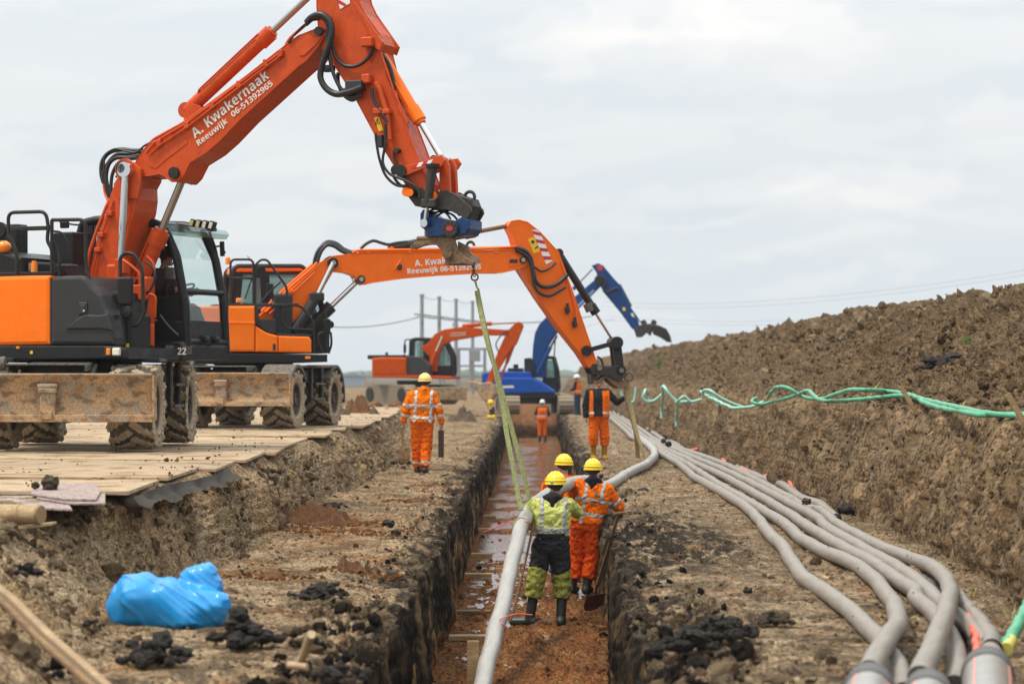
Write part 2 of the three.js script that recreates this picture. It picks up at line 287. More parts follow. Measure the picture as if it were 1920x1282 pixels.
function section(d) { // control points of the cross-section at distance d
  const bite = 0.17 * steps(d, 1.5, 3) + 0.06 * n2(d * 0.8, 1), end = 1 - sst(d, 104, 112);
  const l = trenchL(d) + 0.05 * steps(d, 0.9, 8) + 0.05 * n2(d * 1.3, 21) + 0.025 * n2(d * 4, 22), r = trenchR(d) + 0.05 * steps(d, 1.1, 14) + 0.05 * n2(d * 1.2, 33) + 0.025 * n2(d * 4, 34);
  const fy = lerp(-0.02, floorY(d), end), cb = cutBase(d) + 0.12 * n2(d * 0.5, 55), ry = roadY(d);
  const px = plateX(d), sh = stepH(d), st = Math.max(stepTop(d) + bite, px + 0.12), sb = stepBase(d) + bite * 0.8;
  return [[-160, ry - 0.4], [-34, ry], [-12, ry], [px - 0.05, ry], [px + 0.1, Math.max(sh + 0.1, ry - 0.12)], [st, sh], [sb, 0.05], [l - 0.62, 0.0], [l - 0.05, -0.08 + 0.05 * n2(d * 1.1, 61)], [l, fy], [r, fy], [r + 0.05, -0.08 + 0.05 * n2(d * 1.2, 71)], [r + 0.7, 0], [cb, 0],
    [cb + 0.24, 0.75], [cb + 0.56, 1.40], [cb + 1.1, 1.55], [6.9 + 0.3 * n2(d * 0.1, 4), 2.45], [8.4 + 0.4 * n2(d * 0.13, 2), 3.2 + 0.16 * n2(d * 0.22, 7) + 0.1 * n2(d * 0.6, 8)], [10, 3.2], [14, 1.6], [40, 0.6], [160, 0.2]];
}
// columns per segment, roughness amplitude, kind
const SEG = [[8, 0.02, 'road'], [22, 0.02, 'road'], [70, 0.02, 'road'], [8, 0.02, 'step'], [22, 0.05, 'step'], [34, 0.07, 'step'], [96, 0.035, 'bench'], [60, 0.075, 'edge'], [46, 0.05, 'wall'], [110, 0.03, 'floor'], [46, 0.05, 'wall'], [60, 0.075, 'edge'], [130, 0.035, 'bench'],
  [40, 0.085, 'cut'], [40, 0.085, 'cut'], [22, 0.08, 'heap'], [80, 0.13, 'heap'], [64, 0.15, 'heap'], [24, 0.14, 'heap'], [16, 0.1, 'heap'], [14, 0.05, 'road'], [8, 0.02, 'road']];
const C = { tan: [0.410, 0.290, 0.174], grey: [0.282, 0.208, 0.134], brown: [0.215, 0.145, 0.082], dark: [0.026, 0.020, 0.015], peat: [0.347, 0.138, 0.042], heap: [0.278, 0.187, 0.107], heapD: [0.131, 0.087, 0.048], ochre: [0.388, 0.245, 0.108], rust: [0.243, 0.097, 0.034], pale: [0.533, 0.397, 0.251] };
const mix = (a, b, t) => [0, 1, 2].map((i) => lerp(a[i], b[i], clamp(t, 0, 1)));
function soilColor(kind, x, y, d, t) {
  const a = fbm2(x * 0.7, d * 0.35, 4), b = fbm2(x * 2.1 + 30, d * 0.9, 4), c = fbm3(x * 7, y * 7, d * 5, 3), e = n3(x * 22, y * 22, d * 14);
  let k;
  if (kind === 'road') { k = mix(C.tan, C.brown, 0.35 + 0.9 * b); }
  else if (kind === 'step') { k = mix(C.tan, C.pale, 0.6 + 1.1 * b); k = mix(k, C.ochre, 0.55 * sst(a, -0.1, 0.3)); k = mix(k, C.brown, 0.6 * sst(n2(d * 3.5, y * 2), 0.2, 0.8)); k = mix(k, C.heapD, 0.75 * sst(c + 0.25 * b, 0.17, 0.36)); }
  else if (kind === 'bench' || kind === 'edge') {
    k = mix(C.tan, C.brown, 0.36 + 1.6 * a + 0.5 * b); k = mix(k, C.pale, 0.8 * sst(fbm2(x * 0.9 + 70, d * 0.8, 4), -0.02, 0.3)); k = mix(k, C.pale, 0.6 * sst(fbm2(x * 0.7 + 11, d * 3.2, 3), 0.12, 0.35)); k = mix(k, C.peat, 0.5 * sst(fbm2(x * 0.8 + 20, d * 0.7 + 33, 4), 0.2, 0.45));
    if (x > 0) { k = mix(k, C.grey, 0.4); k = mix(k, C.pale, 0.7 * sst(fbm2(x * 1.1, d * 2.3 + 50, 4), 0.1, 0.4)); const wet = 1.5 * Math.exp(-(((x - 1.75) / 0.75) ** 2 + ((d - 25.5) / 4) ** 2)) + 0.9 * Math.exp(-(((x - 1.3) / 0.3) ** 2 + ((d - 17.5) / 2.2) ** 2)); k = mix(k, C.dark, Math.min(0.95, 1.25 * wet * sst(c + b * 0.9 + 0.3, -0.05, 0.35))); k = mix(k, C.heapD, 0.6 * sst(fbm2(x * 1.6 + 9, d * 1.1 + 9, 4), 0.15, 0.45)); }
    else { const pe = Math.exp(-(((x + 2.0) / 0.6) ** 2 + ((d - 27.3) / 2.3) ** 2)) + 0.9 * Math.exp(-(((x + 1.5) / 0.5) ** 2 + ((d - 33.2) / 0.7) ** 2)) + 0.9 * Math.exp(-(((x + 1.25) / 0.5) ** 2 + ((d - 36.6) / 0.7) ** 2)) + 0.8 * Math.exp(-(((x + 2.3) / 0.5) ** 2 + ((d - 20.6) / 0.35) ** 2)) + 0.8 * Math.exp(-(((x + 1.5) / 0.5) ** 2 + ((d - 23) / 0.35) ** 2)); k = mix(k, C.peat, 0.95 * pe * sst(b + c * 0.5, -0.45, 0.15)); k = mix(k, C.heapD, 0.55 * sst(c + 0.4 * b, 0.16, 0.4)); }
    if (d < 19) k = mix(k, C.dark, 0.6 * sst(fbm2(x * 2.2, d * 1.6, 3), 0.08, 0.3));
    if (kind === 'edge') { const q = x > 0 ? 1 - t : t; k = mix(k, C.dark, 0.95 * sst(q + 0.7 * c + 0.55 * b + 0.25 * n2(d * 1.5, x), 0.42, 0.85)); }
  } else if (kind === 'wall') {
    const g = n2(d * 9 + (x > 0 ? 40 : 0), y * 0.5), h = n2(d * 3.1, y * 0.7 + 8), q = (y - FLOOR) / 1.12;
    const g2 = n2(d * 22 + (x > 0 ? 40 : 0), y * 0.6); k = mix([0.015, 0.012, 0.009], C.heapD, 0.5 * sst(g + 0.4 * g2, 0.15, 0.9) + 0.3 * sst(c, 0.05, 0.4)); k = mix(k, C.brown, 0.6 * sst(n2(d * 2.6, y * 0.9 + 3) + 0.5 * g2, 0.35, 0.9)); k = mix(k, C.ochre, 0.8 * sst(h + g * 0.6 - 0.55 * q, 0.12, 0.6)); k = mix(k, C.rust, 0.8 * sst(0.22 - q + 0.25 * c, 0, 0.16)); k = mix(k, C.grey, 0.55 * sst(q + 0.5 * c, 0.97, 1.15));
  } else if (kind === 'floor') { k = mix(C.rust, C.peat, 0.45 + 1.4 * b); k = mix(k, C.dark, 0.65 * sst(c + 0.3 * a, 0.12, 0.4)); k = mix(k, C.ochre, 0.5 * sst(fbm2(x * 3, d * 2 + 7, 3), 0.18, 0.4)); }
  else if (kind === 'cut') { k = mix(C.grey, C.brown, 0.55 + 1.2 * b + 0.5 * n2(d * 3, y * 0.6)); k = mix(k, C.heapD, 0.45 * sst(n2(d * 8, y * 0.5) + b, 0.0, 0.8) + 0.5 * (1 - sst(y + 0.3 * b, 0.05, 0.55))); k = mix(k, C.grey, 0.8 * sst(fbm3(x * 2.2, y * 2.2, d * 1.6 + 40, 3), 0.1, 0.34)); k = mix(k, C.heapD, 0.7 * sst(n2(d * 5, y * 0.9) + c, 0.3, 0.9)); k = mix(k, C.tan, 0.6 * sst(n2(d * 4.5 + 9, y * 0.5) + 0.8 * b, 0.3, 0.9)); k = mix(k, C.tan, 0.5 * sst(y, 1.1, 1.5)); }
  else { k = mix(C.heap, C.heapD, 0.35 + 1.0 * b + 0.4 * a); k = mix(k, C.grey, 0.5 * sst(fbm2(x * 1.4, d * 1.1 + 80, 4), 0.08, 0.35)); k = mix(k, C.heapD, 0.8 * sst(c, 0.08, 0.36)); }
  const s = 1 + 0.22 * e + 0.5 * c; return [k[0] * s, k[1] * s, k[2] * s];
}
function rough(kind, amp, x, y, d) {
  if (kind === 'wall') { const s = x > 0 ? 60 : 0; return 0.075 * n2(d * 2.0 + s, y * 0.35) + 0.05 * Math.abs(n2(d * 6 + s, y * 0.6)) + 0.03 * n2(d * 15 + s, y * 1.2) + 0.03 * fbm3(x * 5, y * 5, d * 5, 3); }
  if (kind === 'floor') { const fr = sst(d, 27, 42), w = lerp(fbm2(x * 0.9, d * 0.7, 3), 1.1 * fbm2(x * 0.55, d * 0.3 + 9, 3), fr), q = lerp(1, 0.3, fr); return 0.045 * w + q * (0.05 * fbm2(x * 3.4, d * 2.6, 3) + 0.03 * Math.abs(fbm2(x * 9, d * 7, 2)) + 0.02 * n2(x * 16, d * 11)); }
  const ms = 0.35 + 1.25 * sst(fbm2(x * 0.55 + 3, d * 0.28, 3), -0.18, 0.3);
  let h = fbm3(x * 1.1, y * 1.1, d * 0.8, 2) * 1.2 + ms * (Math.abs(fbm3(x * 3.3, y * 3.3, d * 2.4, 3)) * 1.0 + fbm3(x * 10, y * 10, d * 7, 2) * 0.5);
  if (kind === 'cut') h = 0.4 * h + 1.3 * Math.abs(n2(d * 1.1, y * 0.35)) + 0.55 * Math.abs(n2(d * 3.6, y * 0.5)) - 0.9 * Math.abs(n3(x * 1.6, y * 1.8, d * 1.3)) + 0.3 * n2(d * 9, y * 0.8) + 0.16 * n2(d * 21, y * 1.3) + 0.5 * Math.abs(n3(x * 2.4, y * 1.5, d * 2.7)) + 0.2 * n2(d * 5.5, y * 0.35) - 0.5 * (1 - sst(Math.abs(n3(x * 0.9, y * 1.3 + 7, d * 1.1)), 0.0, 0.06));
  if (kind === 'step') h += 0.6 * Math.abs(n2(d * 4.2, y * 0.4)) - 0.4 * Math.abs(n3(x * 5, y * 5, d * 4));
  if (kind === 'heap') { const q = Math.abs(fbm3(x * 1.7, y * 1.7, d * 1.4, 3)); h += 0.7 * q + 0.3 * Math.abs(n3(x * 5, y * 5, d * 4)) + 0.24 * n3(x * 13, y * 13, d * 9); }
  return amp * h;
}
const D0 = 8, D1 = 230, RATIO = 1.0040, ROWS = Math.ceil(Math.log(D1 / D0) / Math.log(RATIO));
const rowsD = Array.from({ length: ROWS + 1 }, (_, i) => D0 * Math.pow(D1 / D0, i / ROWS));
const surf = (() => { // every vertex of every strip, strips share their seam vertices
  const cols = [0]; for (const s of SEG) cols.push(cols[cols.length - 1] + s[0]);
  const N = cols[cols.length - 1] + 1, pos = new Float32Array((ROWS + 1) * N * 3), col = new Float32Array((ROWS + 1) * N * 3);
  rowsD.forEach((d, i) => {
    const P = section(d), nrm = [];
    for (let s = 0; s < SEG.length; s++) { const x = P[s + 1][0] - P[s][0], y = P[s + 1][1] - P[s][1], l = Math.hypot(x, y) || 1; nrm.push([-y / l, x / l]); }
    for (let s = 0; s < SEG.length; s++) {
      const [n, amp, kind] = SEG[s], a = P[s], b = P[s + 1];
      for (let k = 0; k <= n; k++) {
        if (k === n && s < SEG.length - 1) continue;
        const far = s === 0 ? 2 : 1, t0 = k / n, t = s === 0 ? 1 - Math.pow(1 - t0, far) : t0, x = lerp(a[0], b[0], t), y = lerp(a[1], b[1], t);
        const pn = s ? nrm[s - 1] : nrm[s], nn = s < SEG.length - 1 ? nrm[s + 1] : nrm[s];
        const wa = 0.5 * (1 - sst(t, 0, 0.18)), wb = 0.5 * sst(t, 0.82, 1);
        let nx = nrm[s][0] * (1 - wa - wb) + pn[0] * wa + nn[0] * wb, ny = nrm[s][1] * (1 - wa - wb) + pn[1] * wa + nn[1] * wb; const l = Math.hypot(nx, ny) || 1; nx /= l; ny /= l;
        let h = rough(kind, amp, x, y, d);
        if (wa && s) h = lerp(h, rough(SEG[s - 1][2], SEG[s - 1][1], x, y, d), wa); if (wb && s < SEG.length - 1) h = lerp(h, rough(SEG[s + 1][2], SEG[s + 1][1], x, y, d), wb);
        const j = (i * N + cols[s] + k) * 3, X = x + nx * h, Y = y + ny * h;
        pos[j] = X; pos[j + 1] = Y; pos[j + 2] = -d;
        let c = soilColor(kind, X, Y, d, t);
        if (wa && s) c = mix(c, soilColor(SEG[s - 1][2], X, Y, d, 1), wa); if (wb && s < SEG.length - 1) c = mix(c, soilColor(SEG[s + 1][2], X, Y, d, 0), wb);
        col[j] = c[0]; col[j + 1] = c[1]; col[j + 2] = c[2];
      }
    }
  });
  return { N, cols, pos, col };
})();
function surfaceAt(x, d) { // height of the built ground
  const i = clamp(Math.round(Math.log(d / D0) / Math.log(D1 / D0) * ROWS), 0, ROWS), o = i * surf.N; let best = 0, e = 1e9;
  for (let k = 0; k < surf.N; k++) { const q = Math.abs(surf.pos[(o + k) * 3] - x); if (q < e) { e = q; best = surf.pos[(o + k) * 3 + 1]; } }
  return best;
}
function groundHit(px, py, from = 12.5, lift = 0) { // where a sight line first meets the built ground
  for (let d = from; d < 180; d *= 1.003) { const p = at(px, py, d); if (p.y < surfaceAt(p.x, d)) { const q = at(px, py, d * 0.9985); q.y += lift; return q; } }
  return at(px, py, 100);
}
function strip(name, s0, s1, mat = M.soil) {
  const c0 = surf.cols[s0], c1 = surf.cols[s1], n = c1 - c0 + 1, m = ROWS + 1, pos = new Float32Array(n * m * 3), col = new Float32Array(n * m * 3), uv = new Float32Array(n * m * 2), idx = new Uint32Array((n - 1) * (m - 1) * 6);
  for (let i = 0; i < m; i++) { let run = 0, sg = s0; for (let k = 0; k < n; k++) { while (sg < s1 - 1 && c0 + k > surf.cols[sg + 1]) sg++; const kf = SEG[sg][2] === 'cut' ? 0.7 : SEG[sg][2] === 'wall' ? 0.22 : 1; const j = (i * n + k), q = (i * surf.N + c0 + k); for (let e = 0; e < 3; e++) { pos[j * 3 + e] = surf.pos[q * 3 + e]; col[j * 3 + e] = surf.col[q * 3 + e]; } if (k) run += kf * Math.hypot(pos[j * 3] - pos[j * 3 - 3], pos[j * 3 + 1] - pos[j * 3 - 2]); uv[j * 2] = run * 0.62; uv[j * 2 + 1] = rowsD[i] * 0.62; } }
  let o = 0; for (let i = 0; i < m - 1; i++) for (let k = 0; k < n - 1; k++) { const a = i * n + k, b = a + 1, c = a + n, e = c + 1; idx.set([a, b, c, b, e, c], o); o += 6; }
  const g = new THREE.BufferGeometry(); g.setAttribute('position', new THREE.BufferAttribute(pos, 3)); g.setAttribute('color', new THREE.BufferAttribute(col, 3)); g.setAttribute('uv', new THREE.BufferAttribute(uv, 2)); g.setIndex(new THREE.BufferAttribute(idx, 1)); g.computeVertexNormals();
  const o3 = new THREE.Mesh(g, mat); o3.name = name; o3.castShadow = o3.receiveShadow = true; scene.add(o3); return struct(o3);
}
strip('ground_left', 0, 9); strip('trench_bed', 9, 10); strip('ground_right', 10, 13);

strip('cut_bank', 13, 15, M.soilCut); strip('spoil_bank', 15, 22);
{ // land beyond the site, out to the horizon, and behind the camera
  const g = new THREE.PlaneGeometry(9000, 6000, 90, 60).rotateX(-Math.PI / 2).translate(0, 0.16, -226 - 3000); const c = new Float32Array(g.attributes.position.count * 3);
  for (let i = 0; i < c.length / 3; i++) { const k = mix([0.13, 0.12, 0.075], [0.19, 0.15, 0.10], 0.5 + fbm2(g.attributes.position.getX(i) * 0.004, g.attributes.position.getZ(i) * 0.004)); c.set(k, i * 3); }
  g.setAttribute('color', new THREE.BufferAttribute(c, 3)); const uv = g.attributes.uv; for (let i = 0; i < uv.count; i++) uv.setXY(i, g.attributes.position.getX(i) * 0.3, g.attributes.position.getZ(i) * 0.3);
  const m = new THREE.Mesh(g, M.soil); m.name = 'far_ground'; scene.add(struct(m));
  const b = mesh('near_ground', new THREE.PlaneGeometry(320, 26).rotateX(-Math.PI / 2).translate(0, -0.02, 4.9), M.clodBrown); struct(b);
}
{ // standing water on the trench bed: shows where the bed dips
  const pos = [], idx = []; let n = 0;
  for (let d = 22.5; d < 103; d += 1) { const w = lerp(-1.106, -1.1, sst(d, 26, 36)); pos.push(trenchL(d) - 0.02, w, -d, trenchR(d) + 0.02, w, -d); if (n) idx.push(n - 2, n - 1, n, n - 1, n + 1, n); n += 2; }
  const g = new THREE.BufferGeometry(); g.setAttribute('position', new THREE.Float32BufferAttribute(pos, 3)); g.setIndex(idx); g.computeVertexNormals();
  struct(mesh('trench_water', g, M.water));
}
// ------------------------------------------------------------------ the roadway of wooden mats
{
  const road = new THREE.Group(); road.name = 'mat_roadway'; struct(road); scene.add(road);
  const shapes = [0, 1, 2].map((k) => boxUV(clean(box(3.3, 0.035, 2.55, 0, 0, 0, 0.006)).translate(k * 3.7, 0, k * 5.1)).translate(-k * 3.7, 0, -k * 5.1));
  let i = 0;
  for (let d = 20.6, r = 0; d < 78; d += 2.38, r++) for (let c = 0; c < 4; c++) {
    if (d > 50 && c > 2) continue;
    const m = new THREE.Mesh(shapes[(r + c * 2) % 3], M.mat[(r * 2 + c) % 3]); m.name = i++ ? 'mat_' + String(i - 1).padStart(3, '0') : 'mat'; m.castShadow = m.receiveShadow = true;
    const xr = plateX(d) + R(-0.12, 0.16), y = roadY(d) + 0.035 + (r % 2) * 0.012 + (c % 2) * 0.006;
    m.position.set(xr - 1.65 - c * 3.32, y, -d); m.rotation.set(R(-0.006, 0.006), R(-0.035, 0.035) + (c ? 0 : 0.03), c ? R(-0.002, 0.002) : R(-0.012, 0.0)); road.add(m);
  }
}

// ------------------------------------------------------------------ excavators: a local frame with x towards the boom tip, y up, z to the machine's right
function frameOf(S, yaw) { // S = slew centre on the ground; yaw > 0 turns the boom towards the camera
  const c = Math.cos(yaw), s = Math.sin(yaw), rot = new THREE.Matrix4().makeRotationY(-yaw);
  const p = (px, py, z = 0) => { const k = (px - 960) / F, d0 = -(S.z + z * c), x = (k * d0 - S.x + z * s) / (c + k * s), d = d0 - x * s; return V(x, EYE - (py - 700) / F * d - S.y, z); }; // where the sight line of a pixel meets the plane z
  return { p, rot, poly: (pts, z) => pts.map(([x, y]) => p(x, y, z)), bake: (g) => merged(g).applyMatrix4(rot) };
}
function tyre(r, w, lugs, side) { // axle along z, centre at origin; returns {tyre, tread, rim, hub}
  const h = w / 2, prof = [[r * 0.56, -h * 0.78], [r * 0.62, -h * 0.95], [r * 0.8, -h], [r * 0.92, -h * 0.93], [r * 0.955, -h * 0.8], [r * 0.962, 0], [r * 0.955, h * 0.8], [r * 0.92, h * 0.93], [r * 0.8, h], [r * 0.62, h * 0.95], [r * 0.56, h * 0.78]];
  const t = lathe(prof.slice(2, 9), 48).rotateX(Math.PI / 2), walls = [prof.slice(0, 4), prof.slice(7)].map((q) => lathe(q.map(([a, b]) => [a + 0.002, b * 1.004]), 48).rotateX(Math.PI / 2)), tread = [], rim = [], nuts = [];
  for (let i = 0; i < lugs; i++) for (const s of [-1, 1]) {
    const a = (i + (s > 0 ? 0.5 : 0)) / lugs * Math.PI * 2, n = 4;
    for (let k = 0; k < n; k++) { // a lug curves from the centre line to the shoulder
      const u = (k + 0.5) / n, z = s * h * (0.02 + 0.96 * u), aa = a + 0.42 * Math.pow(u, 0.85) , drop = u > 0.8 ? 0.022 : 0;
      const b = new RoundedBoxGeometry(0.105, 0.06, h / n * 1.3, 1, 0.014).rotateY(-s * (0.85 - 0.4 * u)).translate(0, r * 0.97 - drop, 0).rotateZ(-aa).translate(0, 0, z); tread.push(b);
    }
    tread.push(new RoundedBoxGeometry(0.1, 0.1, 0.03, 1, 0.01).translate(0, r * 0.91, s * h * 0.965).rotateZ(-(a + 0.42)));
  }
  for (const s of [-1, 1]) rim.push(lathe([[0.001, -0.02], [r * 0.16, -0.02], [r * 0.17, 0.05], [r * 0.2, 0.055], [r * 0.22, -0.05], [r * 0.46, -0.09], [r * 0.5, -0.02], [r * 0.56, 0.02], [r * 0.585, 0.03], [r * 0.59, 0.0]].reverse(), 40).rotateX(Math.PI / 2).rotateY(s > 0 ? 0 : Math.PI).translate(0, 0, s * h * 0.72));
  for (let i = 0; i < 10; i++) { const a = i / 10 * Math.PI * 2; for (const s of [-1, 1]) nuts.push(new THREE.CylinderGeometry(0.018, 0.018, 0.04, 6).rotateX(Math.PI / 2).translate(Math.cos(a) * r * 0.3, Math.sin(a) * r * 0.3, s * (h * 0.72 - 0.06))); }
  for (const s of [-1, 1]) nuts.push(lathe([[0.001, 0.0], [r * 0.2, 0.0], [r * 0.21, -0.02], [r * 0.21, -0.1]].reverse(), 24).rotateX(Math.PI / 2).rotateY(s > 0 ? 0 : Math.PI).translate(0, 0, s * (h * 0.8)));
  for (const s of [-1, 1]) nuts.push(new THREE.TorusGeometry(r * 0.575, 0.014, 6, 40).translate(0, 0, s * h * 0.82));
  for (let i = 0; i < 26; i++) { const a = i / 26 * Math.PI * 2; for (const s of [-1, 1]) nuts.push(new THREE.BoxGeometry(0.05, 0.012, 0.012).rotateZ(a).translate(Math.cos(a) * r * 0.72, Math.sin(a) * r * 0.72, s * h * 0.985)); }
  return { t, walls, tread, rim, nuts };
}
// undercarriage with blade, axles, four wheels; f = forward (blade side) along +x of its own frame
function wheeledBase(root, ucYaw, o) {
  const rot = new THREE.Matrix4().makeRotationY(-ucYaw), add = (n, g, m, par = root) => { const q = new THREE.Mesh(merged(g).translate(0, 0, o.shift ?? 0).applyMatrix4(rot), m); q.name = n; q.castShadow = q.receiveShadow = true; par.add(q); return q; };
  const wb = o.wb, g = o.gauge / 2, r = o.r, w = o.w, T0 = tyre(r, w, 13);
  add('chassis', [box(wb + 0.5, 0.34, 0.8, 0, 0.92, 0, 0.04), box(wb - 0.7, 0.22, 1.15, 0, 1.0, 0, 0.04), box(0.5, 0.5, 0.5, 0.4, 0.62, 0, 0.05), rod(V(0, 1.0, 0), V(0, 1.2, 0), 0.62, 0.62, 32), box(0.35, 0.25, 0.6, -0.5, 0.7, 0, 0.04)], M.frame);
  for (const s of [1, -1]) {
    add('axle', [rod(V(s * wb / 2, r, -g), V(s * wb / 2, r, g), 0.11), new THREE.SphereGeometry(0.24, 16, 12).scale(1, 0.95, 1.15).translate(s * wb / 2, r + 0.02, 0), box(0.2, 0.42, 0.5, s * wb / 2, r + 0.22, 0, 0.03), rod(V(s * wb / 2 + s * 0.2, r + 0.02, -0.1), V(s * wb / 2 - s * 0.4, r + 0.1, 0), 0.06)], M.dusty);
    for (const z of [1, -1]) {
      const mv = (x) => merged(x).rotateY(s > 0 ? o.steer ?? 0 : 0).translate(s * wb / 2, r, z * g);
      const wh = add('wheel', mv([T0.t]), M.carcass); for (const q of T0.walls) add('sidewall', mv([q]), M.tyre, wh); add('tread', mv(T0.tread), M.tread, wh); add('rim', mv(T0.rim), M.wheelRim, wh); add('wheel_nuts', mv(T0.nuts), M.dusty, wh);
    }
  }
  const bx = wb / 2 + o.bladeOut, by = o.bladeY, bh = 0.57, bw = o.bladeW / 2;
  const prof = Array.from({ length: 9 }, (_, i) => { const t = i / 8; return V2(bx - 0.11 * Math.sin(t * Math.PI) + 0.05 * t * t, by + bh * t); });
  const back = prof.slice().reverse().map((p) => V2(p.x - 0.035, p.y));
  const blade = add('blade', [prism([...prof, ...back], bw, bw * 2, 0.006), box(0.05, 0.09, bw * 2 - 0.02, bx + 0.012, by + 0.035, 0, 0.01), box(0.07, 0.04, bw * 2 - 0.04, bx + 0.01, by + bh, 0, 0.012), ...[1, -1].map((s) => prism([V2(bx - 0.16, by + 0.02), V2(bx + 0.03, by), V2(bx + 0.06, by + bh), V2(bx - 0.12, by + bh - 0.04)], s * bw + 0.012, 0.024, 0.003))], M.mud);
  add('bracket', [box(0.09, bh * 0.8, 0.19, bx - 0.015, by + bh * 0.42, 0.03, 0.012), box(0.12, 0.06, 0.22, bx, by + bh * 0.66, 0.03, 0.012), box(0.12, 0.1, 0.13, bx + 0.015, by + bh * 0.13, 0.03, 0.012), disc(0.035, 0.24, V(bx + 0.02, by + bh * 0.75, 0.03), 12)], M.mud, blade);
  for (const z of [0.45, -0.45]) add('blade_arm', [bar(V(bx - 0.2, by + 0.15, z), V(wb / 2 - 0.3, 0.75, z), 0.14, 0.1), bar(V(bx - 0.2, by + bh - 0.1, z), V(wb / 2 + 0.1, 1.02, z * 0.9), 0.1, 0.08), bar(V(bx - 0.24, by + 0.12, z), V(bx - 0.24, by + bh - 0.08, z), 0.1, 0.08)], M.frame);
  add('blade_cover', [box(0.55, 0.03, 0.98, wb / 2 + 0.25, by + bh + 0.13, 0.14, 0.012).applyMatrix4(new THREE.Matrix4()), box(0.5, 0.09, 0.04, wb / 2 + 0.25, by + bh + 0.09, 0.62, 0.01), box(0.5, 0.09, 0.04, wb / 2 + 0.25, by + bh + 0.09, -0.36, 0.01), disc(0.09, 0.06, V(wb / 2 + 0.45, by + bh + 0.14, 0.68), 18)], M.fender);
  if (o.fenders) for (const s of [1, -1]) { // curved mudguards
    const pts = []; for (let i = 0; i <= 14; i++) { const a = lerp(-0.05, 0.8, i / 14) * Math.PI; pts.push(V2(s * wb / 2 + Math.cos(a) * (r + 0.11) * s, r + Math.sin(a) * (r + 0.11))); }
    const inner = pts.slice().reverse().map((p) => V2(s * wb / 2 + (p.x - s * wb / 2) * 0.96, r + (p.y - r) * 0.96));
    for (const z of [1, -1]) { const lip = inner.map((p) => p); add('mudguard', [prism([...pts, ...inner], z * g + w * 0.5, w * 1.0, 0.006), prism([...pts, ...pts.slice().reverse().map((p) => V2(s * wb / 2 + (p.x - s * wb / 2) * 0.9, r + (p.y - r) * 0.9))], z * g + z * w * 0.5 + 0.012, 0.024, 0.004)], M.fender); }
  }
  // steps and tool frames between the wheels
  for (const z of [1, -1]) { add('step_edge', [0.52, 0.8, 1.12].flatMap((y, i) => box([0.7, 0.66, wb - 0.25][i], 0.035, 0.03, 0, y, z * (g + [0.325, 0.345, 0.275][i]), 0.006)).concat([0.36, -0.36].map((x) => box(0.04, 0.62, 0.03, x, 0.82, z * (g + 0.28), 0.006))), M.fender); add('step', [box(wb - 0.2, 0.05, 0.5, 0, 1.12, z * (g + 0.02), 0.012), box(0.05, 0.62, 0.06, 0.34, 0.8, z * (g + 0.24), 0.01), box(0.05, 0.62, 0.06, -0.34, 0.8, z * (g + 0.24), 0.01), box(0.7, 0.04, 0.2, 0, 0.52, z * (g + 0.22), 0.01), box(0.66, 0.04, 0.2, 0, 0.8, z * (g + 0.24), 0.01), box(0.62, 0.5, 0.3, 0, 0.82, z * (g - 0.02), 0.02)], M.frame); }
  return add;
}
const edge = (pts, r) => ringTube(pts.concat([pts[0].clone()]), r, 6);
const sample = (a, b, n) => Array.from({ length: n + 1 }, (_, i) => a.clone().lerp(b, i / n));

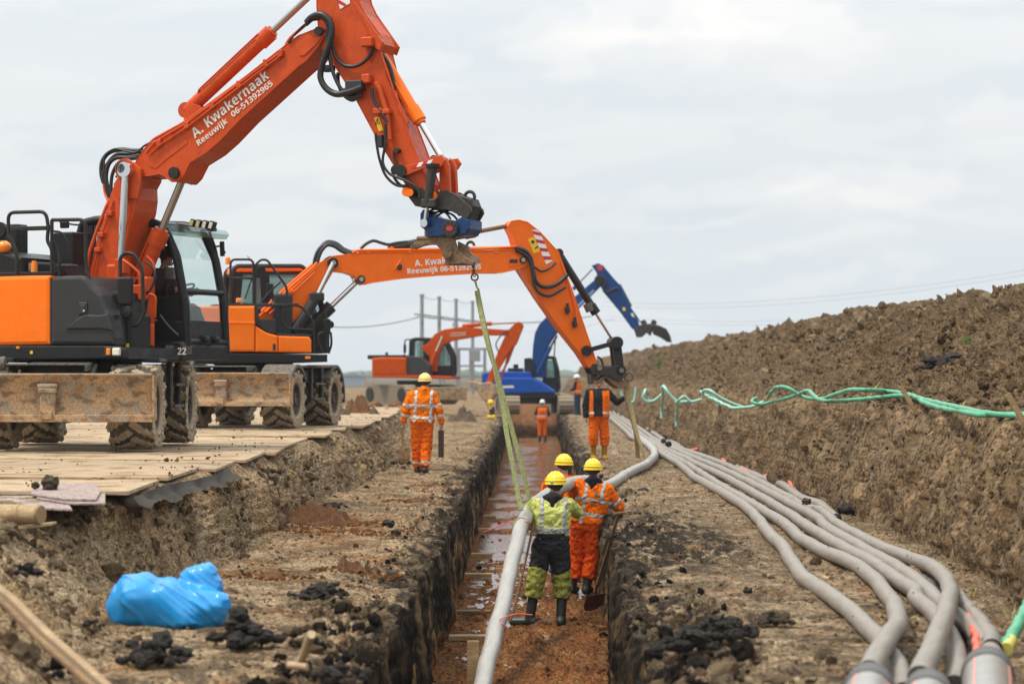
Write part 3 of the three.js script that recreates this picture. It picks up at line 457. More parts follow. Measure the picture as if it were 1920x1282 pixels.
// ---- the near wheeled excavator
{
  const S = V(-5.6, ROAD + 0.055, -30.2), yaw = 23 * Math.PI / 180, fr = frameOf(S, yaw), { p, poly, bake } = fr;
  const g = group('wheeled_excavator', 'large orange wheeled excavator nearest the camera at far left, a man at its controls', 'excavator', S, 'orange wheeled excavators on the wooden roadway');
  const add = (n, geo, m, par = g) => { const q = new THREE.Mesh(bake(geo), m); q.name = n; q.castShadow = q.receiveShadow = true; par.add(q); return q; };
  wheeledBase(g, Math.PI / 2 + 0.01, { wb: 2.75, gauge: 1.82, r: 0.525, w: 0.58, bladeW: 2.55, bladeY: 0.36, bladeOut: 0.88, steer: 0.0, shift: 0.05 });
  // --- lower boom
  const BW = 0.27; // half width of the boom
  let q = poly([[216, 338], [207, 364], [202, 387], [183, 441], [168, 500], [166, 524], [205, 546], [218, 542], [226, 505], [240, 440], [252, 395], [255, 372], [254, 350], [262, 335], [263, 318], [252, 304], [237, 303]], BW);
  const lb = add('lower_boom', [prism(q, BW, BW * 2, 0.012), prism(poly([[212, 345], [240, 300], [264, 316], [263, 345], [258, 372], [222, 372]], BW + 0.03), BW + 0.03, 0.05, 0.008)], M.orangeBoom);
  const knee = p(238, 317, BW); add('pin', [disc(0.1, BW * 2 + 0.24, V(knee.x, knee.y, 0), 24), disc(0.06, BW * 2 + 0.3, V(knee.x, knee.y, 0), 16)], M.frame, lb);
  for (const z of [BW + 0.05, -BW - 0.05]) add('pin_boss', disc(0.135, 0.06, V(knee.x, knee.y, z), 28), M.orangeBoom, lb);
  // --- upper boom
  const UW = 0.235, ub0 = [[254, 304], [270, 280], [281, 268], [324, 248], [364, 219], [450, 151], [520, 96], [559, 67], [595, 53], [606, 54], [608, 66], [598, 84], [575, 112], [559, 124], [450, 223], [413, 262], [388, 284], [356, 304], [343, 330], [333, 340], [322, 340], [308, 330], [298, 325], [280, 329], [264, 330], [257, 322]];
  q = poly(ub0, UW); const ub = add('upper_boom', [prism(q, UW, UW * 2, 0.012), edge(q.map((v) => V(v.x, v.y, UW - 0.004)), 0.009), edge(q.map((v) => V(v.x, v.y, -UW + 0.004)), 0.009), prism(poly([[553, 85], [590, 60], [604, 68], [594, 82], [570, 104], [562, 105]], UW + 0.012), UW + 0.014, 0.02, 0.006), prism(poly([[275, 300], [282, 286], [340, 250], [352, 268], [310, 300], [292, 316], [280, 312]], UW + 0.006), UW + 0.008, 0.012, 0.004)], M.orangeBoom);
  const lugPin = p(328, 324, UW), tipPin = p(600, 59, UW);
  add('pin', disc(0.075, UW * 2 + 0.1, V(lugPin.x, lugPin.y, 0), 20), M.frame, ub); add('pin', disc(0.055, UW * 2 + 0.12, V(tipPin.x, tipPin.y, 0), 20), M.frame, ub);
  add('lettering', [lettering('A. Kwakernaak', p(366, 260, UW), p(506, 145, UW), UW + 0.008), lettering('Reeuwijk', p(373, 273.5, UW), p(428.5, 229.5, UW), UW + 0.008, 0.003, 0.9), lettering('06-51392965', p(437.5, 220, UW), p(513, 159, UW), UW + 0.008, 0.003, 0.88)], M.letter, ub);
  { // steel pipes along the top of the boom
    const run = (a, z, r) => bent(a.map(([x, y]) => { const v = p(x, y, UW); return V(v.x, v.y, z); }), r, 7, 0.1);
    add('pipe_run', [run([[268, 282], [283, 262], [345, 228], [530, 92], [540, 72], [575, 42]], UW - 0.03, 0.022), run([[276, 287], [290, 268], [348, 234], [532, 96]], UW + 0.03, 0.017), run([[284, 290], [300, 274], [352, 240], [530, 104]], UW + 0.04, 0.012), run([[262, 284], [279, 258], [343, 222], [530, 86], [538, 68]], 0.06, 0.022), run([[262, 284], [279, 258], [343, 222], [530, 86]], -0.1, 0.022), ...[[300, 268], [352, 235], [400, 197], [450, 158], [500, 118], [528, 100]].map(([x, y]) => { const v = p(x, y, UW); return box(0.07, 0.09, 0.1, v.x, v.y, UW, 0.012); })], M.orangeBoom, ub);
  }
  // --- stick
  const SW = 0.185, st0 = [[594, -40], [610, -78], [640, -88], [660, -60], [672, 0], [684, 26], [710, 62], [718, 82], [712, 97], [725, 150], [762, 240], [801, 343], [797, 356], [786, 366], [772, 362], [764, 350], [702, 250], [664, 179], [620, 111], [604, 90], [597, 52], [594, 10]];
  q = poly(st0, SW); const st = add('stick', [prism(q, SW, SW * 2, 0.012), edge(q.map((v) => V(v.x, v.y, SW - 0.004)), 0.01), edge(q.map((v) => V(v.x, v.y, -SW + 0.004)), 0.01)], M.orangeBoom);
  for (const z of [-SW - 0.03, SW + 0.06]) q = poly([[664, 0], [676, 14], [708, 60], [722, 80], [716, 96], [708, 92], [690, 50]], SW), add('cylinder_bracket', [prism(q, z, 0.035, 0.006)], M.orangeBoom, st);
  { const v = p(757, 321, SW), w = p(777, 362, SW); add('pin', disc(0.075, SW * 2 + 0.18, V(v.x, v.y, 0)), M.frame, st); add('pin', disc(0.05, SW * 2 + 0.24, V(w.x, w.y, 0)), M.frame, st); add('pin_cap', [disc(0.045, SW * 2 + 0.27, V(w.x, w.y, 0))], M.orangePanel, st); }
  { const k = poly([[630, -8], [656, -8], [656, 6], [638, 17]], SW + 0.006); const sg = add('hazard_sign', prism(k, SW + 0.008, 0.012, 0.001), M.white, st); const k2 = poly([[630, -4], [650, 8], [646, 12], [632, 5]], SW + 0.006); add('red_stripe', prism(k2, SW + 0.011, 0.012, 0.001), M.redSign, sg); }
  { const k = poly([[701, 220], [711, 219], [719, 244], [710, 246]], SW + 0.006); const sg = add('warning_label', prism(k, SW + 0.007, 0.01, 0.001), M.yellow, st); const t = poly([[704, 233], [713, 231], [707, 223]], SW); add('warning_triangle', [edge(t.map((v) => V(v.x, v.y, SW + 0.009)), 0.004), lettering('!', p(707, 231, SW), p(709, 231, SW), SW + 0.006)], M.rubber, sg); }
  // --- cylinders
  const cyl = (n, a, b, t, r, rr, mat, par, rm = M.steel) => { const m = a.clone().lerp(b, t), dir = b.clone().sub(a).normalize(); const c = add(n, [rod(a, m, r, r, 20), rod(m.clone().addScaledVector(dir, -0.16), m.clone().addScaledVector(dir, 0.03), r * 1.2, r * 1.2, 20), disc(r * 1.15, r * 1.7, a, 20), rod(m.clone(), m.clone().addScaledVector(dir, 0.07), r * 0.95, r * 0.9, 12), bent([a.clone().addScaledVector(dir, 0.25).add(V(0, 0, r * 0.4)), a.clone().addScaledVector(dir, 0.3).add(V(-r * 0.4, r * 0.6, r)), m.clone().addScaledVector(dir, -0.1).add(V(-r * 0.4, r * 0.6, r))], 0.013, 6)], mat, par); add('rod', [rod(m, b, rr, rr, 16), disc(rr * 1.9, rr * 2.6, b, 20)], rm, c); return c; };
  cyl('boom_cylinder', p(236, 590, 0), V(lugPin.x, lugPin.y, 0), 0.58, 0.105, 0.05, M.orangeBoom, g);
  for (const z of [BW + 0.09, -BW - 0.09]) { const a = p(236, 318, z), b = p(226, 492, z), c = p(222, 540, z); const k = add('positioning_cylinder', [rod(c, b, 0.07, 0.07), box(0.16, 0.2, 0.13, b.x + 0.02, b.y - 0.05, z, 0.02)], M.orangeBoom); add('rod', [rod(b, a, 0.05, 0.05, 18), disc(0.1, 0.12, a)], M.chrome, k); }
  cyl('stick_cylinder', p(352, 207, 0), p(628, -52, 0), 0.56, 0.09, 0.042, M.orangeBoom, g);
  { const v = p(354, 207, 0); add('cylinder_lug', [0.13, -0.09].map((z) => prism(poly([[332, 242], [340, 202], [352, 192], [366, 196], [372, 212], [392, 200], [366, 222]], UW), z, 0.04, 0.006)), M.orangeBoom, ub); }
  cyl('bucket_cylinder', p(703, 84, 0), p(830, 300, 0), 0.645, 0.075, 0.037, M.orangePanel, g, M.chrome);
  // --- bucket linkage
  const lA = p(757, 321, 0), lB = p(829, 302, 0), lC = p(826, 370, 0);
  for (const z of [SW + 0.05, -SW - 0.05]) { const l = add('link', [prism(poly([[748, 318], [757, 312], [800, 303], [815, 294], [832, 291], [839, 301], [832, 312], [815, 318], [800, 316], [765, 330], [752, 330]], SW), z + 0.02, 0.04, 0.008)], M.orangeBoom); if (z > 0) for (let i = 0; i < 4; i++) { const x = 776 + i * 9; add(i % 2 ? 'white_stripe' : 'red_stripe', prism(poly([[x, 317 - i * 2.6], [x + 9, 315 - i * 2.6], [x + 14, 306 - i * 2.2], [x + 5, 308 - i * 2.2]], SW), z + 0.024, 0.01, 0.001), i % 2 ? M.white : M.redSign, l); } }
  const hl = add('lever_link', [...[0.1, -0.1].map((z) => prism(poly([[821, 296], [838, 296], [843, 310], [846, 372], [838, 380], [828, 372], [825, 320]], 0.1), z + 0.035, 0.07, 0.01)), box(0.06, 0.3, 0.22, lC.x + 0.06, lC.y + 0.2, 0, 0.01)], M.orangeBoom);
  add('pin', disc(0.055, 0.5, V(lB.x, lB.y, 0)), M.frame, hl); add('pin', disc(0.06, 0.5, V(lA.x, lA.y, 0)), M.frame, hl);
  // --- tilting rotator and grab
  const hitch = add('tilt_hitch', [...[0.2, -0.16].map((z) => prism(poly([[768, 352], [790, 350], [800, 362], [838, 356], [858, 366], [882, 388], [884, 396], [876, 410], [862, 404], [842, 394], [800, 390], [778, 386], [766, 370]], 0.2), z, 0.045, 0.008)), box(0.5, 0.1, 0.36, p(826, 382, 0).x, p(826, 380, 0).y, 0, 0.02), prism(poly([[852, 362], [884, 372], [889, 386], [880, 412], [868, 410], [862, 385]], 0.12), 0.12, 0.24, 0.02), new THREE.TorusGeometry(0.065, 0.021, 10, 24).translate(p(882, 369, 0).x, p(882, 369, 0).y, 0.02)], M.hitch, g);
  { const a = p(777, 362, 0), b = p(826, 370, 0); for (const c of [a, b]) add('pin_cap', disc(0.055, 0.46, V(c.x, c.y, 0.02)), M.orangePanel, hitch); }
  for (const z of [0.27, -0.25]) { const a = p(811, 315, z), b = p(802, 378, z), c = p(797, 418, z); const tc = add('tilt_cylinder', [rod(a, b, 0.058, 0.052, 16), rod(a.clone().add(V(0, 0.05, 0)), a, 0.09, 0.075, 14), box(0.2, 0.11, 0.09, b.x + 0.02, b.y - 0.02, z, 0.02)], M.hitch, g); add('rod', [rod(b, c, 0.026), disc(0.05, 0.09, c)], M.chrome, tc); }
  const rot = add('rotator', [prism(poly([[787, 400], [792, 392], [806, 404], [850, 414], [868, 404], [880, 412], [880, 428], [872, 440], [846, 441], [800, 434], [787, 424]], 0.2), 0.2, 0.4, 0.02), rod(p(832, 444, 0), p(832, 426, 0), 0.24, 0.24, 28), disc(0.1, 0.46, p(843, 427, 0.01), 28)], M.rotator);
  { const c = p(844, 428, 0.24), bolts = []; for (let i = 0; i < 10; i++) { const a = i * 0.628; bolts.push(disc(0.013, 0.03, V(c.x + Math.cos(a) * 0.085, c.y + Math.sin(a) * 0.085, 0.25), 8)); } add('hub_cover', [disc(0.105, 0.03, V(c.x, c.y, 0.24), 28), ...bolts, box(0.06, 0.2, 0.3, p(881, 424, 0).x, p(881, 424, 0).y, 0.02, 0.02)], M.hitch, rot); add('emblem', [new THREE.CylinderGeometry(0.045, 0.045, 0.01, 20).rotateX(Math.PI / 2).scale(1, 0.7, 1).translate(c.x, c.y, 0.258)], M.redSign, rot); }
  const gr = [];
  for (const z of [0.17, -0.13]) gr.push(prism(poly([[770, 461], [775, 455], [795, 446], [815, 440], [850, 444], [856, 462], [862, 474], [880, 486], [889, 490], [886, 498], [868, 494], [846, 496], [834, 484], [828, 470], [818, 459], [800, 458], [778, 467]], z), z, 0.05, 0.01));
  gr.push(box(0.3, 0.05, 0.36, p(812, 446, 0).x, p(812, 447, 0).y, 0, 0.02), rod(p(774, 462, -0.2), p(774, 462, 0.22), 0.035), rod(p(838, 474, -0.22), p(838, 474, 0.24), 0.06), prism(poly([[846, 470], [880, 478], [886, 492], [850, 484]], 0.14), 0.14, 0.28, 0.015), prism(poly([[858, 452], [878, 462], [884, 478], [872, 478], [858, 466]], 0.1), 0.1, 0.05, 0.01), new THREE.TorusGeometry(0.05, 0.018, 8, 20, 4.6).translate(p(884, 461, 0).x, p(884, 461, 0).y, 0.03), bar(p(840, 490, 0.05), p(886, 490, 0.05), 0.09, 0.2));
  add('grab', gr, M.claw);
  add('rotator_hoses', [[[800, 398], [815, 392], [835, 398], [845, 410]], [[806, 402], [826, 396], [848, 402], [858, 412]], [[812, 410], [830, 398], [852, 394], [862, 404]], [[795, 405], [800, 380], [790, 372], [780, 384]]].map((a, i) => tube(a.map(([x, y], k) => p(x, y, 0.12 - 0.07 * i)), 0.014, 18, 6)), M.hose, rot);
  // --- hydraulic hoses
  const hz = (z, r, a) => tube(a.map(([x, y]) => p(x, y, z)), r, a.length * 7, 8);
  add('hose', [hz(0.02, 0.028, [[266, 284], [248, 288], [218, 290], [200, 310], [194, 330], [197, 350], [205, 372]]), hz(0.1, 0.026, [[262, 291], [240, 295], [218, 296], [205, 306], [199, 330], [204, 360], [208, 378]]), hz(0.18, 0.024, [[258, 296], [240, 298], [222, 305], [211, 325], [208, 350], [210, 368]]), hz(-0.08, 0.03, [[268, 282], [250, 282], [225, 280], [203, 287], [192, 302], [190, 325], [194, 342]]), hz(0.22, 0.014, [[292, 263], [272, 272], [255, 285], [240, 284], [215, 279], [197, 292], [195, 318]]), hz(0.2, 0.014, [[238, 299], [236, 312], [226, 322], [217, 332]]), hz(0.24, 0.01, [[225, 304], [222, 318], [230, 330]])], M.hose, lb);
  add('hose', [hz(SW + 0.12, 0.042, [[574, 43], [584, 32], [602, 27], [617, 38], [622, 55], [618, 80], [611, 100], [603, 125], [601, 146], [611, 165], [630, 176], [655, 172], [680, 163]]), hz(SW + 0.08, 0.026, [[574, 46], [588, 35], [604, 33], [614, 46], [614, 70], [617, 100], [626, 140], [642, 170], [658, 182], [680, 178]]), hz(SW + 0.05, 0.024, [[622, 78], [630, 108], [648, 123], [672, 122], [692, 106], [700, 88]]), hz(-0.05, 0.026, [[634, 136], [634, 155], [645, 178], [660, 187], [668, 184]]), hz(UW + 0.02, 0.013, [[540, 80], [560, 56], [580, 40], [600, 36]])], M.hose, st);
  add('hose', [hz(SW + 0.06, 0.018, [[704, 250], [706, 268], [712, 300], [724, 330], [744, 347], [764, 348]]), hz(SW + 0.1, 0.018, [[722, 232], [722, 270], [718, 305], [730, 325], [760, 338], [782, 352], [788, 372]]), hz(SW + 0.09, 0.022, [[697, 165], [700, 185], [718, 215], [726, 228]]), hz(SW + 0.04, 0.016, [[738, 282], [740, 300], [750, 320], [762, 335], [775, 345]]), hz(-0.12, 0.02, [[736, 316], [738, 330], [750, 346], [765, 352]]), hz(0.1, 0.024, [[712, 96], [728, 118], [736, 145], [738, 180], [742, 205], [752, 226], [754, 245]]), hz(0.16, 0.014, [[750, 230], [748, 250], [746, 275]])], M.hose, st);
  add('valve_block', [box(0.24, 0.13, 0.12, p(684, 165, 0).x, p(684, 165, 0).y, SW + 0.08, 0.02), box(0.14, 0.09, 0.14, p(672, 178, 0).x, p(674, 176, 0).y, SW + 0.07, 0.02), box(0.07, 0.16, 0.08, p(731, 268, 0).x, p(731, 268, 0).y, SW + 0.07, 0.015), disc(0.03, 0.12, p(746, 282, SW + 0.04)), box(0.16, 0.09, 0.1, p(626, 130, 0).x - 0.02, p(626, 130, 0).y, 0.1, 0.03)], M.rubber, st);
  add('pipe_run', [bent([p(704, 154, SW + 0.06), p(712, 168, SW + 0.06), p(726, 212, SW + 0.06), p(731, 262, SW + 0.06)], 0.033, 8), bent([p(715, 100, SW + 0.04), p(740, 175, SW + 0.04), p(765, 228, SW + 0.04)], 0.012), box(0.12, 0.12, 0.1, p(704, 152, 0).x, p(704, 152, 0).y, SW + 0.06, 0.02), box(0.16, 0.12, 0.12, p(707, 84, 0).x, p(707, 84, 0).y, SW + 0.07, 0.02), box(0.12, 0.07, 0.1, p(726, 212, 0).x, p(726, 212, 0).y, SW + 0.06, 0.012), bent([p(742, 170, SW), p(750, 205, SW + 0.05), p(764, 232, SW + 0.05)], 0.012), box(0.1, 0.06, 0.1, p(742, 213, 0).x, p(742, 213, 0).y, SW + 0.06, 0.012)], M.orangeBoom, st);
  // pipes up the back of the lower boom
  add('pipe_run', [bent([p(206, 372, 0.2), p(200, 385, 0.24), p(182, 430, 0.26), p(168, 470, 0.3), p(162, 510, 0.3)], 0.024), bent([p(212, 376, 0.28), p(207, 392, 0.3), p(190, 440, 0.3), p(178, 490, 0.3), p(172, 520, 0.3)], 0.012), bent([p(194, 345, 0.1), p(196, 362, 0.12), p(203, 378, 0.2)], 0.016), ...[[206, 400], [190, 440], [184, 468]].map(([x, y]) => box(0.09, 0.06, 0.08, p(x, y, 0.3).x, p(x, y, 0.3).y, 0.3, 0.01))], M.orangeBoom, lb);
  // --- upper body
  const Z = 1.25, deck = p(100, 672, Z).y; // underside of the platform
  add('platform', [prism(poly([[-70, 647], [196, 647], [238, 652], [240, 672], [-70, 676]], Z), Z, 2.5, 0.02), prism([V(-0.3, deck + 0.02), V(p(352, 665, -0.2).x, deck + 0.02), V(p(352, 665, -0.2).x, deck + 0.16), V(-0.3, deck + 0.16)], 0.1, 1.32, 0.02), rod(V(0, deck - 0.16, 0), V(0, deck, 0), 0.66, 0.66, 32)], M.black);
  const hood = add('engine_hood', [prism(poly([[-120, 520], [-20, 518], [60, 516], [93, 516], [93, 646], [-120, 650]], Z), Z, 2.4, 0.05)], M.orangePanel);
  add('panel_gap', prism(poly([[92, 520], [95, 520], [95, 645], [92, 645]], Z), Z - 0.02, 0.5, 0.002), M.rubber, hood);
  const tank = add('tank_cover', [prism(poly([[95, 520], [108, 517], [150, 516], [160, 520], [172, 535], [190, 552], [199, 578], [209, 590], [213, 632], [213, 646], [95, 646]], Z), Z, 0.95, 0.045), prism(poly([[122, 616], [142, 598], [158, 588], [185, 590], [203, 586], [211, 620], [190, 617]], Z + 0.02), Z + 0.03, 0.06, 0.025)], M.grey);
  add('door_handle', [box(0.13, 0.16, 0.03, p(156, 578, Z).x, p(156, 578, Z).y, Z + 0.005, 0.025), box(0.07, 0.11, 0.03, p(157, 579, Z).x, p(157, 579, Z).y, Z + 0.018, 0.012)], M.rubber, tank); add('lock', disc(0.015, 0.03, p(158, 582, Z + 0.03), 12), M.chrome, tank);
  add('front_step', [prism(poly([[186, 548], [204, 544], [226, 548], [228, 586], [244, 592], [244, 672], [196, 672], [196, 600], [190, 580]], 0.95), 0.95, 0.5, 0.03), box(0.17, 0.2, 0.05, p(222, 612, 0.95).x, p(222, 612, 0.95).y, 0.98, 0.02)], M.black);
  const hl2 = add('headlight', [box(0.11, 0.1, 0.08, p(220, 659, Z).x, p(220, 659, Z).y, Z + 0.01, 0.02)], M.lamp); add('indicator', box(0.055, 0.09, 0.07, p(205, 659, Z).x, p(205, 659, Z).y, Z + 0.01, 0.015), M.amber, hl2); add('reflector', box(0.05, 0.03, 0.02, p(34, 651, Z).x, p(34, 651, Z).y, Z + 0.005, 0.004), M.amber, hl2); add('lamp_housing', box(0.26, 0.14, 0.06, p(211, 659, Z).x, p(211, 659, Z).y, Z - 0.02, 0.02), M.rubber, hl2);
  add('sticker', box(0.055, 0.05, 0.01, p(241, 647, 0.95).x - 0.02, p(241, 647, 0.95).y, 0.955, 0.001), M.yellow); add('sticker', box(0.04, 0.04, 0.01, p(59, 660, Z).x, p(59, 660, Z).y, Z + 0.002, 0.001), M.yellow);
  add('engine_top', [prism(poly([[-60, 470], [0, 470], [40, 482], [44, 518], [-60, 520]], 1.0), 1.0, 1.9, 0.04), prism(poly([[52, 490], [100, 492], [112, 516], [52, 516]], 0.9), 0.9, 1.6, 0.03), box(0.25, 0.5, 0.25, p(20, 455, 0.5).x, p(20, 455, 0.5).y, 0.4, 0.03), box(0.32, 0.7, 0.5, p(130, 490, 0.2).x, p(130, 485, 0.2).y, 0.1, 0.03), rod(p(0, 470, 0.8), p(0, 425, 0.8), 0.07), box(0.9, 0.05, 0.3, p(60, 514, 1.0).x, p(60, 514, 1.0).y, 1.0, 0.01)], M.black);
  { const v = p(64, 503, 1.05); add('filter_can', [rod(V(v.x, v.y - 0.09, v.z), V(v.x, v.y + 0.07, v.z), 0.045), rod(V(v.x, v.y + 0.07, v.z), V(v.x, v.y + 0.1, v.z), 0.03)], M.amber); }
  { const v = p(6, 462, 0.95); add('beacon', [new THREE.SphereGeometry(0.09, 16, 12).scale(1.2, 0.9, 1).translate(v.x, v.y, v.z)], M.amber); }
  { const v = p(72, 500, 1.02); add('battery_lid', box(0.2, 0.03, 0.2, v.x + 0.3, v.y + 0.02, v.z - 0.2, 0.01), M.fender); add('filler_cap', rod(V(v.x - 0.12, v.y - 0.05, v.z), V(v.x - 0.12, v.y + 0.05, v.z), 0.03), M.fender); }
  const rail = (z, a, r = 0.024, c = 0.1) => bent(a.map(([x, y, zz]) => p(x, y, zz ?? z)), r, 8, c);
  add('handrail', [rail(1.15, [[16, 440], [15, 398], [86, 396], [91, 430]]), rail(0.75, [[16, 440, 1.15], [32, 475, 1.15], [31, 515, 1.15]]), rail(1.15, [[97, 512], [97, 466], [88, 452], [90, 430]]), rail(1.15, [[97, 412], [160, 411], [161, 500], [173, 540]]), rail(1.15, [[97, 470], [97, 412]]), rail(1.0, [[100, 433], [114, 434], [127, 452], [128, 483]], 0.014), rail(1.1, [[110, 516], [112, 480], [98, 450]])], M.frame);
  add('rail_board', [box(0.55, 0.055, 0.05, p(54, 430, 1.15).x, p(54, 428, 1.15).y, 1.15, 0.01)], M.frame);
  add('handrail', [rail(0.98, [[226, 575], [225, 482], [236, 473], [252, 476], [267, 502], [269, 592], [258, 610], [246, 610]])], M.frame);
  const mirror = add('mirror', [new RoundedBoxGeometry(0.2, 0.36, 0.09, 3, 0.04).rotateY(0.4).translate(p(235, 545, 1.05).x, p(235, 545, 1.05).y, 1.05), new THREE.SphereGeometry(0.09, 18, 12).scale(1, 1, 0.35).translate(p(236, 584, 1.05).x, p(236, 584, 1.05).y, 1.05), rail(1.03, [[246, 530], [247, 610]], 0.012)], M.black);
  add('mirror', [box(0.13, 0.09, 0.05, p(121, 421, 1.0).x, p(121, 421, 1.0).y, 1.0, 0.02), rail(1.0, [[112, 416], [140, 421], [150, 421]], 0.012)], M.black);
  { const v = p(0, 430, 0.95); add('mirror', [new THREE.CylinderGeometry(0.1, 0.1, 0.05, 20).rotateX(Math.PI / 2).translate(v.x, v.y, v.z)], M.black); }
  // valve hoses and pipes at the boom foot
  add('pipe_run', [bent([p(228, 486, 0.6), p(243, 495, 0.62), p(262, 512, 0.6), p(262, 532, 0.6)], 0.02), bent([p(275, 480, 0.3), p(288, 492, 0.3), p(290, 520, 0.3)], 0.018), bent([p(278, 560, 0.3), p(280, 550, 0.3), p(292, 555, 0.3), p(290, 595, 0.3)], 0.018), box(0.18, 0.2, 0.12, p(258, 548, 0.5).x, p(258, 548, 0.5).y, 0.5, 0.02), box(0.14, 0.3, 0.1, p(278, 630, 0.35).x, p(278, 628, 0.35).y, 0.35, 0.03), box(0.22, 0.9, 0.3, p(222, 560, 0.25).x, p(222, 560, 0.25).y, 0.25, 0.04), box(0.3, 1.0, 0.2, p(262, 590, 0.2).x, p(262, 590, 0.2).y, 0.15, 0.04)], M.orangeBoom, g);
  add('hose', [hz(0.42, 0.016, [[272, 490], [285, 500], [290, 520], [280, 545], [262, 555]]), hz(0.46, 0.016, [[268, 545], [255, 560], [250, 600], [258, 640], [275, 645]]), hz(0.4, 0.02, [[276, 560], [270, 600], [272, 640], [255, 660]]), hz(0.36, 0.014, [[300, 590], [315, 610], [334, 628]]), hz(0.5, 0.016, [[247, 560], [244, 600], [250, 650]]), hz(0.3, 0.02, [[262, 520], [250, 540], [246, 580], [262, 650]])], M.hose, g);
  // --- cab
  const c0 = -0.2, c1 = -1.2; // right and left faces
  const prof = [[352, 668], [350, 640], [347, 570], [331, 480], [311, 436], [298, 421], [272, 414], [182, 412], [156, 418], [150, 440], [150, 668]], L = (pts, z) => pts.map(([x, y]) => { const v = p(x, y, c0); return V(v.x, v.y, z); });
  const sideFrame = (z) => bent(L([[351, 660], [347, 570], [331, 480], [312, 436], [298, 421], [272, 414], [182, 412], [156, 418], [150, 440], [150, 660]], z), 0.06, 8, 0.05);
  const cab = add('cab', [sideFrame(c0), sideFrame(c1), prism(L([[150, 600], [349, 600], [352, 668], [350, 672], [150, 672]], 0), c0 + 0.05, 1.1, 0.03), prism(L([[150, 424], [160, 413], [182, 409], [272, 410], [300, 418], [310, 432], [296, 428], [272, 420], [182, 420], [162, 424]], 0), c0 + 0.02, 1.04, 0.02), prism(L([[150, 418], [176, 414], [176, 660], [150, 660]], 0), c0 + 0.03, 0.09, 0.01), prism(L([[296, 600], [310, 560], [344, 540], [349, 604], [349, 640], [296, 640]], 0), c0 + 0.03, 0.07, 0.01), prism(L([[240, 420], [247, 420], [252, 600], [240, 600]], 0), c0 + 0.02, 0.05, 0.01)], M.black);
  const cross = (x, y) => rod(L([[x, y]], c0)[0], L([[x, y]], c1)[0], 0.04, 0.04, 10);
  for (const [x, y] of [[298, 421], [345, 545], [351, 640], [150, 430]]) add('crossbar', cross(x, y), M.black, cab);
  add('front_panel', box(0.05, 0.26, 1.0, L([[350, 656]], 0)[0].x, L([[350, 652]], 0)[0].y, (c0 + c1) / 2, 0.02), M.black, cab);
  add('cab_base', [prism(L([[235, 640], [352, 640], [356, 650], [356, 674], [235, 674]], 0), 0.0, 1.24, 0.02)], M.black, cab);
  const f1 = L([[349, 640], [346, 560], [331, 482], [311, 438], [299, 424]], 0), win = [];
  for (let i = 0; i < f1.length - 1; i++) { const a = f1[i], b = f1[i + 1], m = a.clone().lerp(b, 0.5); win.push(new THREE.BoxGeometry(0.008, a.distanceTo(b), 0.94).rotateZ(Math.atan2(b.y - a.y, b.x - a.x) - Math.PI / 2).translate(m.x, m.y, (c0 + c1) / 2)); }
  add('windscreen', win, M.glass, cab);
  add('side_window', [prism(L([[178, 422], [272, 421], [296, 428], [310, 445], [328, 490], [340, 545], [300, 562], [292, 600], [178, 600]], 0), c0 + 0.02, 0.006, 0)], M.glass, cab);
  add('side_window', [prism(L([[178, 422], [272, 421], [296, 428], [310, 445], [328, 490], [342, 545], [346, 600], [178, 600]], 0), c1 + 0.003, 0.006, 0)], M.glass, cab);
  add('rear_window', [box(0.006, 0.9, 0.9, L([[152, 500]], 0)[0].x, L([[152, 500]], 0)[0].y, (c0 + c1) / 2, 0)], M.dirtyGlass, cab);
  { const s = L([[262, 590]], 0)[0]; add('seat', [box(0.46, 0.14, 0.48, s.x, s.y + 0.02, -0.72, 0.05), new RoundedBoxGeometry(0.13, 0.75, 0.46, 3, 0.05).rotateZ(0.16).translate(s.x - 0.28, s.y + 0.42, -0.72)], M.charcoal, cab); add('console', [new RoundedBoxGeometry(0.4, 0.3, 0.16, 3, 0.04).translate(s.x + 0.12, s.y + 0.1, -0.42), rod(V(s.x + 0.28, s.y + 0.2, -0.42), V(s.x + 0.3, s.y + 0.42, -0.42), 0.02), rod(V(s.x + 0.5, s.y - 0.2, -0.72), V(s.x + 0.36, s.y + 0.32, -0.72), 0.05), new THREE.TorusGeometry(0.17, 0.016, 8, 24).rotateX(Math.PI / 2).rotateZ(0.5).translate(s.x + 0.34, s.y + 0.34, -0.72), box(0.03, 0.16, 0.24, s.x + 0.4, s.y + 0.55, -0.3, 0.015)], M.rubber, cab); }
  add('visor', [prism(L([[303, 421], [352, 424], [358, 432], [352, 441], [316, 440]], 0), c0, 1.0, 0.006)], M.dirtyGlass, cab);
  const lb2 = add('light_bar', [bar(p(352, 428, -0.75), p(404, 430, -0.75), 0.05, 0.08), bar(p(330, 422, -0.7), p(360, 427, -0.7), 0.06, 0.06)], M.rubber, cab);
  for (let i = 0; i < 4; i++) { const v = p(362 + i * 12, 419 + i * 1.2, -0.75); add('work_lamp', [new RoundedBoxGeometry(0.075, 0.12, 0.1, 2, 0.012).rotateZ(-0.35).translate(v.x, v.y, v.z)], M.rubber, lb2); add('lamp_lens', [new RoundedBoxGeometry(0.05, 0.085, 0.014, 2, 0.005).translate(0, 0, 0.052).rotateZ(-0.35).translate(v.x, v.y, v.z)], i < 2 ? std(0.6, 0.55, 0.25, { roughness: 0.2, clearcoat: 1 }) : M.lamp, lb2); }
